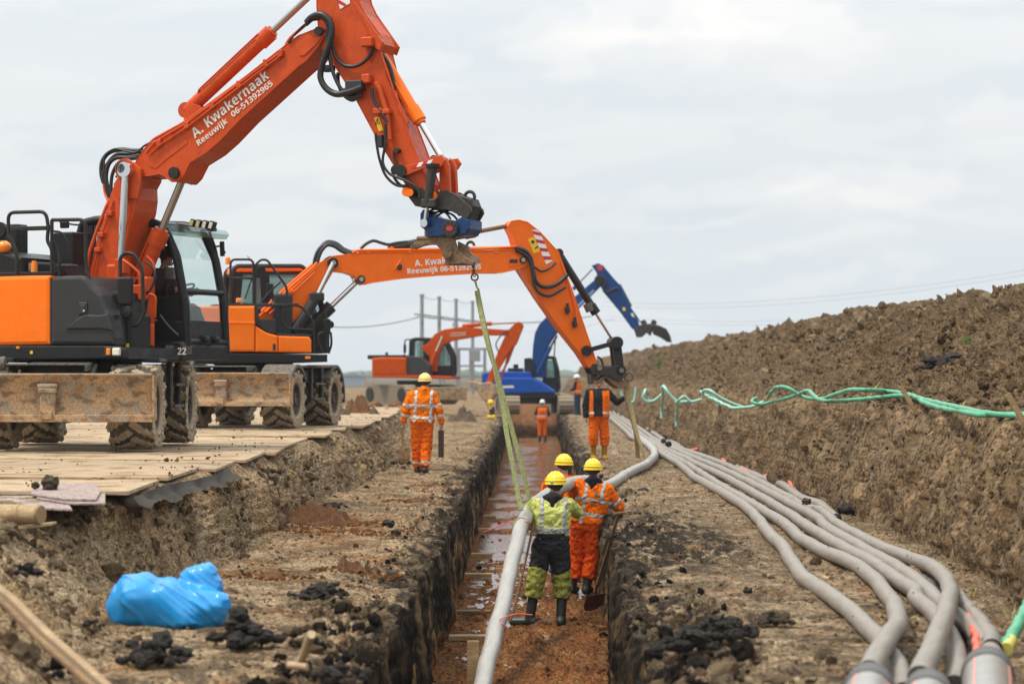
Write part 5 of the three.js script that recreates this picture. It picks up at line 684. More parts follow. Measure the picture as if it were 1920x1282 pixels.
// ------------------------------------------------------------------ people: distance fields of tapered limbs, meshed by surface nets
function netMesh(f, lo, hi, c) {
  const nx = Math.ceil((hi[0] - lo[0]) / c) + 1, ny = Math.ceil((hi[1] - lo[1]) / c) + 1, nz = Math.ceil((hi[2] - lo[2]) / c) + 1, v = new Float32Array(nx * ny * nz), I = (x, y, z) => (z * ny + y) * nx + x;
  for (let z = 0; z < nz; z++) for (let y = 0; y < ny; y++) for (let x = 0; x < nx; x++) v[I(x, y, z)] = f(lo[0] + x * c, lo[1] + y * c, lo[2] + z * c);
  const id = new Int32Array(nx * ny * nz).fill(-1), pos = [], idx = [];
  for (let z = 0; z < nz - 1; z++) for (let y = 0; y < ny - 1; y++) for (let x = 0; x < nx - 1; x++) {
    let n = 0, sx = 0, sy = 0, sz = 0;
    const q = [v[I(x, y, z)], v[I(x + 1, y, z)], v[I(x, y + 1, z)], v[I(x + 1, y + 1, z)], v[I(x, y, z + 1)], v[I(x + 1, y, z + 1)], v[I(x, y + 1, z + 1)], v[I(x + 1, y + 1, z + 1)]];
    for (let a = 0; a < 8; a++) for (const b of [1, 2, 4]) if (!(a & b)) { const g = q[a], h = q[a | b]; if ((g < 0) !== (h < 0)) { const t = g / (g - h); n++; sx += (a & 1) + (b === 1 ? t : 0); sy += ((a >> 1) & 1) + (b === 2 ? t : 0); sz += ((a >> 2) & 1) + (b === 4 ? t : 0); } }
    if (n) { id[I(x, y, z)] = pos.length / 3; pos.push(lo[0] + (x + sx / n) * c, lo[1] + (y + sy / n) * c, lo[2] + (z + sz / n) * c); }
  }
  for (let z = 1; z < nz - 1; z++) for (let y = 1; y < ny - 1; y++) for (let x = 1; x < nx - 1; x++) {
    const s = v[I(x, y, z)] < 0, quad = (a, b, d, e, flip) => { if (a < 0 || b < 0 || d < 0 || e < 0) return; flip ? idx.push(a, d, b, a, e, d) : idx.push(a, b, d, a, d, e); };
    if (s !== (v[I(x + 1, y, z)] < 0)) quad(id[I(x, y - 1, z - 1)], id[I(x, y, z - 1)], id[I(x, y, z)], id[I(x, y - 1, z)], !s);
    if (s !== (v[I(x, y + 1, z)] < 0)) quad(id[I(x - 1, y, z - 1)], id[I(x - 1, y, z)], id[I(x, y, z)], id[I(x, y, z - 1)], !s);
    if (s !== (v[I(x, y, z + 1)] < 0)) quad(id[I(x - 1, y - 1, z)], id[I(x, y - 1, z)], id[I(x, y, z)], id[I(x - 1, y, z)], !s);
  }
  const g = new THREE.BufferGeometry(); g.setAttribute('position', new THREE.Float32BufferAttribute(pos, 3)); g.setIndex(idx); g.computeVertexNormals(); return g;
}
const smin = (a, b, k) => { const h = clamp(0.5 + 0.5 * (b - a) / k, 0, 1); return lerp(b, a, h) - k * h * (1 - h); };
function field(caps, k = 0.03) { // caps: [a, b, ra, rb] with a, b arrays
  const C = caps.map(([a, b, ra, rb]) => { const d = [b[0] - a[0], b[1] - a[1], b[2] - a[2]]; return [a, d, 1 / (d[0] ** 2 + d[1] ** 2 + d[2] ** 2 || 1), ra, rb]; });
  return (x, y, z) => { let r = 1e3; for (const [a, d, il, ra, rb] of C) { const px = x - a[0], py = y - a[1], pz = z - a[2], t = clamp((px * d[0] + py * d[1] + pz * d[2]) * il, 0, 1), qx = px - d[0] * t, qy = py - d[1] * t, qz = pz - d[2] * t, e = Math.sqrt(qx * qx + qy * qy + qz * qz) - lerp(ra, rb, t); r = r > 900 ? e : smin(r, e, k); } return r; };
}
const bound = (pts, m) => [[0, 1, 2].map((i) => Math.min(...pts.map((p) => p[i])) - m), [0, 1, 2].map((i) => Math.max(...pts.map((p) => p[i])) + m)];
function handCaps(w, dir, palm, side, curl) { // five unequal fingers on a palm; dir = from wrist to fingertips, palm = palm normal, side = +1 right, -1 left
  const D = V(...dir).normalize(), P = V(...palm).normalize(), S = D.clone().cross(P).normalize().multiplyScalar(side), W = V(...w), A = (d, s, p) => W.clone().addScaledVector(D, d).addScaledVector(S, s).addScaledVector(P, p).toArray(), out = [];
  out.push([A(0, 0, 0), A(0.05, 0.012, 0), 0.026, 0.024], [A(0.02, -0.016, 0), A(0.085, -0.026, 0), 0.018, 0.013], [A(0.02, 0.0, 0), A(0.09, -0.002, 0), 0.018, 0.013], [A(0.02, 0.014, 0), A(0.085, 0.022, 0), 0.018, 0.013]);
  [[-0.03, 0.082, 0.058], [-0.01, 0.09, 0.072], [0.011, 0.089, 0.068], [0.031, 0.08, 0.05]].forEach(([s, d, l]) => { let p = [d, s, 0], a = 0; for (let i = 0; i < 3; i++) { a += curl * (i ? 1.1 : 0.8); const L = l * [0.42, 0.32, 0.26][i], n = [p[0] + Math.cos(a) * L, p[1], p[2] + Math.sin(a) * L]; out.push([A(...p), A(...n), 0.0095 - i * 0.0007, 0.0088 - i * 0.0007]); p = n; } });
  out.push([A(0.02, -0.03, 0.005), A(0.05, -0.05, 0.018), 0.014, 0.011], [A(0.05, -0.05, 0.018), A(0.08, -0.048, 0.034), 0.0105, 0.009]);
  return out;
}
function helmet(rx, ry, rz, m, o = {}) {
  const g = new THREE.SphereGeometry(1, 32, 14, 0, Math.PI * 2, 0, Math.PI / 2).scale(rx, ry, rz), inner = new THREE.SphereGeometry(1, 24, 10, 0, Math.PI * 2, 0, Math.PI / 2).scale(rx * 0.95, ry * 0.94, rz * 0.95);
  const rim = new THREE.CylinderGeometry(rx * 1.03, rx * 1.06, 0.042, 32, 1, true).scale(1, 1, rz / rx).translate(0, -0.012, 0), lip = new THREE.TorusGeometry(rx * 1.055, 0.008, 6, 32).rotateX(Math.PI / 2).scale(1, 1, rz / rx).translate(0, -0.032, 0), lip2 = new THREE.TorusGeometry(rx * 1.015, 0.009, 6, 32).rotateX(Math.PI / 2).scale(1, 1, rz / rx).translate(0, 0.01, 0);
  const peak = new THREE.CylinderGeometry(rx * 0.95, rx * 0.95, 0.012, 24, 1, false, Math.PI * 0.5 + 0.5, Math.PI - 1).scale(1, 1, 1.55).rotateX(-0.15).translate(0, -0.026, -rz * 0.15);
  const ridges = [-0.035, 0, 0.035].map((x) => { const a = []; for (let i = 0; i <= 12; i++) { const t = (0.12 + 0.66 * i / 12) * Math.PI, s = Math.sqrt(Math.max(0, 1 - (x / rx) ** 2)); a.push(V(x, Math.sin(t) * ry * s + 0.001, Math.cos(t) * rz * s)); } return ringTube(a, 0.006, 6); });
  return [g, inner, rim, lip, lip2, peak, ...(o.plain ? [] : ridges)];
}
const BASE = { pelvis: [0, 0.96, 0], chest: [0, 1.3, 0.005], neck: [0, 1.5, 0.01], head: [0, 1.655, -0.02], hipR: [0.095, 0.93, 0], kneeR: [0.11, 0.5, -0.01], ankleR: [0.12, 0.09, 0.03], shR: [0.185, 1.435, 0.01], elR: [0.25, 1.16, 0.03], wrR: [0.27, 0.91, -0.04] };
for (const k of ['hip', 'knee', 'ankle', 'sh', 'el', 'wr']) { const r = BASE[k + 'R']; BASE[k + 'L'] = [-r[0], r[1], r[2]]; }
function person(o) {
  const J = { ...BASE, ...o.pose }, S = o.scale ?? 1, root = group('person', o.label, 'person', o.pos, o.group);
  root.rotation.y = o.turn ?? 0; root.scale.setScalar(S);
  const c = o.cell ?? 0.014, wr = o.wrinkle ?? 0.009, sd = o.seed ?? 1;
  const add = (n, g, m, par = root) => { const q = mesh(n, g, m, par); return q; };
  const sub = (a, b, t) => [0, 1, 2].map((i) => lerp(a[i], b[i], t)), off = (a, x, y, z) => [a[0] + x, a[1] + y, a[2] + z];
  const fat = o.fat ?? 0;
  const torso = (e) => [[off(J.pelvis, -0.075, 0.02, 0), off(J.chest, -0.095, 0.02, 0), 0.105 + e + fat, 0.115 + e + fat * 0.6], [off(J.pelvis, 0.075, 0.02, 0), off(J.chest, 0.095, 0.02, 0), 0.105 + e + fat, 0.115 + e + fat * 0.6], [J.chest, sub(J.chest, J.neck, 0.7), 0.12 + e, 0.09 + e], [sub(J.shL, J.shR, 0.06), sub(J.shL, J.shR, 0.94), 0.062 + e, 0.062 + e], [sub(J.chest, J.neck, 0.7), J.neck, 0.09 + e * 0.5, 0.055 + e * 0.4]];
  const armC = (s, e, cut = 0) => [[J['sh' + s], J['el' + s], 0.058 + e, 0.046 + e], [J['el' + s], sub(J['el' + s], J['wr' + s], 1 - cut), 0.046 + e, lerp(0.046, 0.031, 1 - cut) + e]];
  const legC = (s, e, e2 = e) => [[J['hip' + s], J['knee' + s], 0.088 + e, 0.062 + e2], [J['knee' + s], J['ankle' + s], 0.062 + e2, 0.042 + e2 * 1.1]];
  const pelv = (e) => [[off(J.pelvis, -0.07, -0.02, 0.005), off(J.pelvis, 0.07, -0.02, 0.005), 0.115 + e + fat * 0.5, 0.115 + e + fat * 0.5]];
  const toe = (s) => { const a = J['ankle' + s], t = o['toe' + s] ?? [0.03, 0, -0.2]; return [[off(a, -t[0] * 0.2, -0.035, -t[2] * 0.22), off(a, t[0], -0.042, t[2]), 0.046, 0.042]]; };
  const all = Object.values(J), B = bound(all, 0.22);
  // body: one continuous surface, with a finer head and hands merged in
  const bodyF = field([...torso(0), ...armC('L', 0), ...armC('R', 0), ...legC('L', 0), ...legC('R', 0), ...pelv(0), ...toe('L'), ...toe('R'), [J.neck, sub(J.neck, J.head, 0.55), 0.055, 0.05]], 0.03);
  const hd = J.head, yaw = o.headTurn ?? 0, cy = Math.cos(yaw), sy = Math.sin(yaw), hp = (x, y, z) => [hd[0] + x * cy + z * sy, hd[1] + y, hd[2] - x * sy + z * cy];
  const headF0 = field([[hp(0, 0.035, 0.005), hp(0, 0.03, -0.03), 0.082, 0.075], [hp(0, -0.04, -0.02), hp(0, -0.075, -0.06), 0.058, 0.03], [hp(0, 0.005, -0.098), hp(0, -0.03, -0.117), 0.011, 0.015], [hp(-0.078, 0.01, 0.005), hp(-0.08, -0.025, 0), 0.013, 0.009], [hp(0.078, 0.01, 0.005), hp(0.08, -0.025, 0), 0.013, 0.009], [hp(0, -0.055, -0.104), hp(0.0, -0.066, -0.1), 0.014, 0.012], [J.neck, hp(0, -0.05, 0.015), 0.055, 0.052]], 0.02);
  const eyes = field([[hp(-0.033, 0.016, -0.118), hp(-0.03, 0.016, -0.118), 0.018, 0.018], [hp(0.03, 0.016, -0.118), hp(0.033, 0.016, -0.118), 0.018, 0.018], [hp(-0.02, -0.048, -0.122), hp(0.02, -0.048, -0.122), 0.006, 0.006]], 0.005);
  const headF = (x, y, z) => -smin(-headF0(x, y, z), eyes(x, y, z), 0.012);
  const parts = [netMesh(bodyF, ...B, 0.018), netMesh(headF, ...bound([hd, J.neck], 0.15), o.fine ? 0.006 : 0.009)];
  for (const [s, d, p, k] of [['L', o.handL, o.palmL, -1], ['R', o.handR, o.palmR, 1]]) { const w = J['wr' + s], dir = d ?? [w[0] - J['el' + s][0], w[1] - J['el' + s][1], w[2] - J['el' + s][2]], h = handCaps(w, dir, p ?? [-k, 0, -0.3], k, o['curl' + s] ?? 0.75); parts.push(netMesh(field(h, 0.008), ...bound(h.flatMap((q) => [q[0], q[1]]), 0.04), o.fine ? 0.0045 : 0.007)); }
  const body = add('body', parts, M.skin);
  add('hair', netMesh((x, y, z) => { const [a, b] = [x - hd[0], z - hd[2]], lz = -a * sy * -1 * 0 + (b * cy + a * sy); return Math.max(headF0(x, y, z) - 0.01, hd[1] - 0.02 - y - Math.max(0, lz) * 0.6, -(lz + 0.035)); }, ...bound([hd], 0.14), 0.01), o.hair ?? M.hair);
  const wf = (f, a, fr = 1) => (x, y, z) => f(x, y, z) + a * (Math.abs(fbm3(x * 7 * fr + sd, y * 9 * fr, z * 7 * fr, 2)) * 2.2 - 0.5);
  const plane = (pt, n) => { const l = Math.hypot(...n); return (x, y, z) => ((x - pt[0]) * n[0] + (y - pt[1]) * n[1] + (z - pt[2]) * n[2]) / l; };
  const up = [J.neck[0] - J.pelvis[0], J.neck[1] - J.pelvis[1], J.neck[2] - J.pelvis[2]];
  const J_ = {};
  if (o.jacket) {
    const hem = plane(sub(J.pelvis, J.chest, o.hem ?? 0.0), up), tF = field([...torso(0.03), ...pelv(0.035)], 0.05), aF = field([...armC('L', 0.026, 0.06), ...armC('R', 0.026, 0.06)], 0.02), collar = plane(sub(J.chest, J.neck, 1.12), up);
    const jf = wf((x, y, z) => Math.max(smin(Math.max(tF(x, y, z) + 0.0025 * Math.sin(y * 30 + x * 14 + 4 * n3(x * 4 + sd, y * 3, z * 4)), -hem(x, y, z)), aF(x, y, z) + 0.004 * Math.sin((x + y - z) * 58 + 2 * n3(x * 6, y * 6, z * 6 + sd)), 0.035), collar(x, y, z)), wr);
    if (o.vest) { // a sleeveless vest over a dark sweater
      add('sweater', netMesh((x, y, z) => jf(x, y, z) + 0.006, ...B, c), o.vest);
      const v0 = field([...torso(0.036), ...pelv(0.045)], 0.05), open = o.open;
      const vf = wf((x, y, z) => Math.max(v0(x, y, z), -hem(x, y, z) - 0.03, collar(x, y, z) + 0.05, Math.abs(x - lerp(J.pelvis[0], J.neck[0], 0.5)) - 0.22, open ? -Math.max(z + 0.02, open[0] - x, x - open[1]) : -1), wr * 0.6);
      J_.jf = vf; J_.tF = vf; J_.jm = add('vest', netMesh(vf, ...B, c), o.jacket);
    } else { J_.jf = jf; J_.tF = tF; J_.jm = add('jacket', netMesh(jf, ...B, c), o.jacket); }
    for (const st of o.stripes ?? []) { // reflective bands, a few millimetres proud of the cloth
      const [kind, pos2, half, only] = st; let band;
      if (kind === 'h') { const q = plane(sub(J.pelvis, J.neck, pos2), up); band = (x, y, z) => Math.max(Math.abs(q(x, y, z)) - half, aF(x, y, z) < tF(x, y, z) - 0.03 ? 0.05 : -1, 0.0); band = (x, y, z) => Math.max(Math.abs(q(x, y, z)) - half, o.vest ? -1 : (tF(x, y, z) - 0.035)); }
      else if (kind === 'v') { const ux = up[0] / up[1]; band = (x, y, z) => Math.max(Math.abs(x - J.pelvis[0] - ux * (y - J.pelvis[1]) - pos2) - half, o.vest ? -1 : (tF(x, y, z) - 0.035), only !== undefined ? only - (y - J.pelvis[1]) : -1); }
      else { const a = J[(pos2 > 0 ? (kind[1] === 'u' ? 'sh' : 'el') : '') + kind[0]], b = J[(kind[1] === 'u' ? 'el' : 'wr') + kind[0]], q = plane(sub(a, b, pos2), [b[0] - a[0], b[1] - a[1], b[2] - a[2]]), sF = field(armC(kind[0], 0.03), 0.02); band = (x, y, z) => Math.max(Math.abs(q(x, y, z)) - half, sF(x, y, z) - 0.03); }
      const g = netMesh((x, y, z) => Math.max(J_.jf(x, y, z) - 0.006, band(x, y, z)), ...B, o.fine ? 0.0095 : 0.0115); if (g.attributes.position.count > 8) add('reflective_stripe', g, o.stripeMat ?? M.reflective, J_.jm);
    }
  }
  if (o.hood) add('hood', netMesh(wf(field([[off(J.neck, -0.07, 0.0, 0.03), off(J.neck, 0.07, 0.0, 0.03), 0.06, 0.06], [off(J.neck, 0, 0.02, 0.07), off(J.neck, 0, -0.11, 0.115), 0.08, 0.03], [off(J.neck, -0.09, -0.01, -0.03), off(J.neck, -0.03, -0.03, -0.1), 0.04, 0.03], [off(J.neck, 0.09, -0.01, -0.03), off(J.neck, 0.03, -0.03, -0.1), 0.04, 0.03]], 0.04), 0.008), ...bound([J.neck], 0.24), c), o.hood);
  if (o.trousers) {
    const top = plane(sub(J.pelvis, J.chest, 0.22), up), tf0 = field([...legC('L', o.baggy ?? 0.022, (o.baggy ?? 0.022) + 0.008), ...legC('R', o.baggy ?? 0.022, (o.baggy ?? 0.022) + 0.008), ...pelv(0.018), [off(J.pelvis, -0.06, 0, 0), off(J.pelvis, -0.06, 0.1, 0), 0.12, 0.115], [off(J.pelvis, 0.06, 0, 0), off(J.pelvis, 0.06, 0.1, 0), 0.12, 0.115]], 0.025);
    const cuff = (s, t) => plane(sub(J['knee' + s], J['ankle' + s], t), [J['ankle' + s][0] - J['knee' + s][0], J['ankle' + s][1] - J['knee' + s][1], J['ankle' + s][2] - J['knee' + s][2]]), cu = o.cuff ?? 0.85, cL = cuff('L', cu), cR = cuff('R', cu), mid = (J.ankleL[0] + J.ankleR[0]) / 2;
    const base = wf((x, y, z) => Math.max(tf0(x, y, z) + (y < 0.75 ? 0.005 * Math.sin(y * 62 + 3 * n3(x * 5 + sd, y * 2, z * 5)) * sst(0.75 - y, 0, 0.25) : 0), top(x, y, z), x < mid ? cL(x, y, z) : cR(x, y, z)), wr * 1.1, 0.9);
    if (o.trousers2) { const sp = o.split; const a = add('trousers', netMesh((x, y, z) => Math.max(base(x, y, z) - 0.002, sp - y - 0.05 * Math.sin(x * 12 + 1)), ...B, c), o.trousers); add('trouser_leg', netMesh((x, y, z) => Math.max(base(x, y, z), y - sp - 0.012 + 0.05 * Math.sin(x * 12 + 1)), ...B, c), o.trousers2, a); }
    else add('trousers', netMesh(base, ...B, c), o.trousers);
    if (o.legStripe) for (const s of ['L', 'R']) { const q = cuff(s, o.legStripe); add('reflective_stripe', netMesh((x, y, z) => Math.max(base(x, y, z) - 0.006, Math.abs(q(x, y, z)) - 0.025, s === 'L' ? x - mid : mid - x), ...B, 0.0115), o.stripeMat ?? M.reflective); }
  }
  for (const s of ['L', 'R']) { const t = o.bootTop ?? 0.3, q = plane(sub(J['ankle' + s], J['knee' + s], t), [0, 1, 0]), bf = field([[J['ankle' + s], sub(J['ankle' + s], J['knee' + s], t + 0.1), 0.056, 0.068], ...toe(s).map(([a, b, r1, r2]) => [a, b, r1 + 0.008, r2 + 0.008])], 0.02), a = J['ankle' + s]; add('boot', netMesh((x, y, z) => Math.max(bf(x, y, z), q(x, y, z), a[1] - 0.088 - y), ...bound([a, sub(a, J['knee' + s], t), toe(s)[0][1]], 0.1), 0.011), o.boots ?? M.bootBlack); }
  if (o.helmet) { const h = helmet(0.116, 0.118, 0.14, 0, o), hm = add('helmet', merged(h).rotateX(o.helmTilt ?? 0).rotateY(yaw).translate(hd[0] + 0.012 * sy, hd[1] + 0.052, hd[2] - 0.005), o.helmet); if (o.helmBand) { const a = hd[1] + 0.048; add('headband', [new THREE.TorusGeometry(0.103, 0.012, 6, 28, Math.PI).rotateX(Math.PI / 2).scale(1, 1.8, 1.15).rotateY(yaw).translate(hd[0], a - 0.04, hd[2])], M.rubber, hm); } if (o.helmTag) add('sticker', box(0.035, 0.02, 0.02, hd[0] - 0.05, hd[1] + 0.045, hd[2] + 0.132, 0.003), o.helmTag, hm); }
  return { root, J, jf: J_.jf, jm: J_.jm, add };
}
function printOn(P, geo, m, name) { // flat print that follows the back of a jacket
  const a = geo.attributes.position; for (let i = 0; i < a.count; i++) { const x = a.getX(i), y = a.getY(i); let z = 0.4; while (z > -0.1 && P.jf(x, y, z) > 0) z -= 0.003; a.setZ(i, z + 0.008); } geo.deleteAttribute('normal'); geo.computeVertexNormals(); return mesh(name, geo, m, P.jm);
}
// the man in lime with his back to us, standing in the trench by the lifted pipe
const onFloor = (px, py) => { const v = onLevel(px, py, -1.12); v.y = -1.1; return v; };
{
  const P = person({ label: 'worker in lime jacket and charcoal trousers holding the lifted pipe in the trench', pos: V(0.475, -1.105, -26.7), scale: 0.985, seed: 3, fine: true,
    pose: { pelvis: [-0.02, 0.97, 0], chest: [-0.02, 1.31, -0.02], neck: [0.0, 1.5, -0.04], head: [0.035, 1.665, -0.09], hipR: [0.08, 0.94, 0], hipL: [-0.12, 0.94, 0], kneeR: [0.12, 0.5, -0.03], ankleR: [0.1, 0.09, 0.03], kneeL: [-0.2, 0.52, 0.02], ankleL: [-0.27, 0.09, 0.03], shL: [-0.215, 1.42, -0.02], elL: [-0.35, 1.17, -0.05], wrL: [-0.265, 1.36, -0.2], shR: [0.185, 1.44, -0.05], elR: [0.30, 1.34, -0.24], wrR: [0.2, 1.38, -0.46] },
    toeL: [-0.2, 0, -0.05], toeR: [0.02, 0, -0.2], handL: [0.25, 0.85, -0.2], palmL: [0.9, -0.1, -0.3], handR: [-0.6, 0, -0.7], palmR: [-0.2, -0.9, 0], jacket: M.lime, hem: 0.3, stripes: [['h', 0.31, 0.032], ['v', -0.125, 0.026, 0.13], ['v', 0.15, 0.026, 0.13]], stripeMat: M.reflDirty, hood: M.charcoal, trousers: M.charcoal, trousers2: M.limeDark, split: 0.66, baggy: 0.036, cuff: 0.42, boots: M.bootGreen, bootTop: 0.78, helmet: M.helmYellow, helmTag: std(0.1, 0.45, 0.7), headTurn: 0.35, wrinkle: 0.017 });
  P.add('back_pocket', [box(0.13, 0.012, 0.02, -0.13, 0.99, 0.143, 0.004), box(0.1, 0.012, 0.02, 0.09, 0.985, 0.143, 0.004), box(0.34, 0.05, 0.012, -0.02, 1.08, 0.14, 0.004)], M.navy);
}
{ // the man in orange leaning on the trench edge
  const P = person({ label: 'worker in orange jacket with printed back leaning on the right trench edge', pos: V(1.0, -1.11, -30.5), seed: 8, fine: true, turn: -0.12,
    pose: { pelvis: [0.0, 0.96, 0.02], chest: [0.1, 1.28, -0.02], neck: [0.085, 1.5, -0.05], head: [0.075, 1.655, -0.09], hipR: [0.08, 0.93, 0.02], hipL: [-0.1, 0.93, 0], kneeR: [0.08, 0.51, -0.03], ankleR: [0.0, 0.1, 0.04], kneeL: [-0.14, 0.5, -0.1], ankleL: [-0.2, 0.09, -0.05], shR: [0.28, 1.4, -0.02], elR: [0.42, 1.17, -0.1], wrR: [0.42, 1.19, -0.34], shL: [-0.1, 1.46, -0.05], elL: [-0.26, 1.28, -0.25], wrL: [-0.25, 1.32, -0.48] },
    jacket: M.hivisOrange, hem: -0.05, stripes: [['h', 0.2, 0.026], ['h', 0.55, 0.026], ['v', -0.07, 0.025], ['v', 0.16, 0.025, 0.28], ['Ru', 0.72, 0.025]], stripeMat: M.reflDirty, hood: M.navy, trousers: M.trouserRed, baggy: 0.034, cuff: 0.72, boots: M.bootBlack, bootTop: 0.4, helmet: M.helmYellow, headTurn: 0.2, wrinkle: 0.017 });
  const G = (s, x0, x1, y) => { const g = lettering(s, V(x0, y), V(x1, y - 0.015), 0, 0.001); return g; };
  printOn(P, mergeGeometries([G('A.Kwakernaak', 0.055, 0.235, 1.285), G('Reeuwijk', 0.09, 0.215, 1.245)].map(clean)), M.navy, 'print');
  printOn(P, merged([[[0.11, 1.33], [0.15, 1.43], [0.16, 1.34]], [[0.155, 1.33], [0.165, 1.41], [0.21, 1.325]], [[0.1, 1.325], [0.215, 1.318], [0.2, 1.31], [0.115, 1.315]]].map((t) => new THREE.ShapeGeometry(new THREE.Shape(t.map((q) => V2(...q)))))), M.woodDark, 'emblem');
}
person({ label: 'worker in orange jacket and jeans half hidden behind the man in lime, yellow helmet', pos: V(0.73, -1.11, -32.2), seed: 5, pose: { kneeL: [-0.12, 0.5, -0.05], shL: [-0.19, 1.43, 0], elL: [-0.27, 1.22, -0.18], wrL: [-0.25, 1.36, -0.4], elR: [0.26, 1.2, -0.15], wrR: [0.18, 1.22, -0.4] }, jacket: M.hivisOrange, trousers: M.denim, stripes: [['h', 0.2, 0.026]], helmet: M.helmYellow, headTurn: 0.5, boots: M.bootBlack });
{ // walking away on the bench with a spade and a stake
  const P = person({ label: 'worker in orange suit walking away left of the trench with spade and stake', pos: V(-1.64, 0.03, -41.5), seed: 11, scale: 1.0, fine: true,
    pose: { kneeL: [-0.1, 0.5, -0.06], ankleL: [-0.09, 0.09, -0.1], kneeR: [0.08, 0.5, 0.0], ankleR: [0.05, 0.1, 0.12], shL: [-0.2, 1.42, 0.01], shR: [0.2, 1.42, 0.01], elL: [-0.3, 1.17, 0.02], wrL: [-0.34, 0.95, 0.0], elR: [0.31, 1.17, 0.03], wrR: [0.355, 0.93, 0.0], head: [0.05, 1.665, -0.06], neck: [0.03, 1.5, -0.01] },
    jacket: M.hivisOrange2, hem: -0.08, stripes: [['h', 0.1, 0.027], ['h', 0.5, 0.027], ['v', -0.13, 0.026], ['v', 0.15, 0.026], ['Lu', 0.75, 0.025], ['Ru', 0.75, 0.025], ['Lw', 0.5, 0.025], ['Rw', 0.5, 0.025]], trousers: M.trouserOrange, baggy: 0.03, cuff: 0.93, legStripe: 0.75, boots: M.bootBlack, bootTop: 0.2, helmet: M.helmPale, helmBand: true, hair: M.rubber, hood: M.hivisOrange2, wrinkle: 0.015 });
}
person({ label: 'worker in black sweater, open orange vest and yellow boots standing behind the small grab', pos: V(1.83, 0.02, -48.2), turn: Math.PI + 0.25, seed: 17, fat: 0.03, scale: 1.0,
  pose: { kneeL: [-0.13, 0.5, -0.03], ankleL: [-0.13, 0.09, 0], ankleR: [0.1, 0.09, 0.05], elL: [-0.42, 1.22, 0.02], wrL: [-0.52, 1.32, -0.2], elR: [0.27, 1.16, 0.06], wrR: [0.28, 0.92, 0.02], shL: [-0.21, 1.43, 0], shR: [0.21, 1.43, 0] }, jacket: M.hivisOrange, vest: M.charcoal, open: [-0.05, 0.15], hem: -0.1, stripes: [['h', 0.06, 0.025]], trousers: M.trouserOrange, baggy: 0.03, cuff: 0.45, boots: M.bootYellow, bootTop: 0.72, hair: M.woodDark, curlL: 0.3 });
person({ label: 'worker in white helmet, orange vest and trousers standing at the far end of the trench', pos: V(1.34, -1.11, -100.5), seed: 19, cell: 0.022, jacket: M.hivisOrange, vest: M.charcoal, hem: 0.0, stripes: [['h', 0.25, 0.03]], trousers: M.trouserOrange, cuff: 0.7, boots: M.bootBlack, bootTop: 0.4, helmet: M.helmWhite, pose: { elL: [-0.3, 1.2, 0], elR: [0.3, 1.18, 0], wrL: [-0.2, 1.2, -0.25], wrR: [0.25, 1.1, -0.25] } });
person({ label: 'worker in orange vest and blue jeans standing on the bank beside the blue excavator', pos: V(2.93, 0.0, -102), turn: 1.1, seed: 23, cell: 0.022, jacket: M.hivisOrange, vest: M.charcoal, hem: 0.0, stripes: [['h', 0.2, 0.03]], trousers: M.denim, cuff: 0.95, boots: M.bootBlack, bootTop: 0.15, helmet: M.helmWhite, pose: { elL: [-0.26, 1.18, -0.05], wrL: [-0.12, 1.12, -0.28], elR: [0.26, 1.18, -0.05], wrR: [0.12, 1.15, -0.28] } });
{ // the operator in the near cab
  const { fr, S, seat } = globalThis.nearCab, w = V(seat.x, seat.y, -0.72).applyMatrix4(fr.rot).add(S);
  person({ label: 'operator in dark clothes and cap inside the cab of the near excavator', pos: V(w.x, w.y - 0.83, w.z), turn: -(23 * Math.PI / 180) - Math.PI / 2, seed: 29,
    pose: { pelvis: [0, 0.95, 0.02], hipR: [0.1, 0.93, 0], hipL: [-0.1, 0.93, 0], kneeR: [0.13, 0.93, -0.42], kneeL: [-0.13, 0.93, -0.42], ankleR: [0.13, 0.55, -0.6], ankleL: [-0.13, 0.55, -0.6], chest: [0, 1.25, -0.02], neck: [0, 1.44, -0.04], head: [0, 1.6, -0.09], shR: [0.19, 1.38, -0.03], shL: [-0.19, 1.38, -0.03], elR: [0.27, 1.12, -0.1], elL: [-0.27, 1.12, -0.1], wrR: [0.25, 1.16, -0.34], wrL: [-0.25, 1.16, -0.34] }, jacket: M.charcoal, trousers: M.navy, helmet: M.navy, plain: true, hem: 0, headTurn: 0.1 });
}

// ------------------------------------------------------------------ pipes, hoses, slings
function onBench(px, py, h, lift = 0) { const v = onLevel(px, py, h); v.y += lift; return v; }
const PR = 0.068, pipeDirt = []; // conduit radius
const z4 = (x, y) => [1100 + x / 2.2024, 700 + y / 2.2024], z5 = (x, y) => [1400 + x / 3.692, 950 + y / 3.692];
function conduit(label, pts, mat = M.pipe, r = PR, grp = 'grey conduits lying beside the trench', cat = 'pipe', name = 'conduit_pipe') {
  const c = new THREE.CatmullRomCurve3(pts, false, 'centripetal'), n = Math.min(420, Math.max(40, pts.length * 14)), P = c.getSpacedPoints(n);
  for (let i = 3; i < P.length - 3; i++) { P[i].x += 0.012 * n2(i * 0.13, r * 90 + pts[0].x * 3); P[i].y += 0.005 * n2(i * 0.2, pts[0].x * 5); }
  if (name === 'conduit_pipe') for (let i = 0; i < P.length; i++) if (n2(i * 0.21, pts[0].x * 7) > 0.15) for (let k = 0; k < (n2(i, 3) > 0.2 ? 1 : 0); k++) { const a = R(-1.1, 1.1), q = P[i]; pipeDirt.push([q.x + Math.sin(a) * r + R(-0.01, 0.01), q.y + Math.cos(a) * r, q.z + R(-0.05, 0.05), R(0.003, 0.009)]); }
  return tag(mesh(name, ringTube(P, r, 16), mat, null, true), label, cat, grp);
}
const Z = (f, list, h = 0.072) => list.map(([x, y, l]) => { const [a, b] = f(x, y); return onBench(a, b, h, l ?? 0); });
const Fz = (x, y) => [x, y];
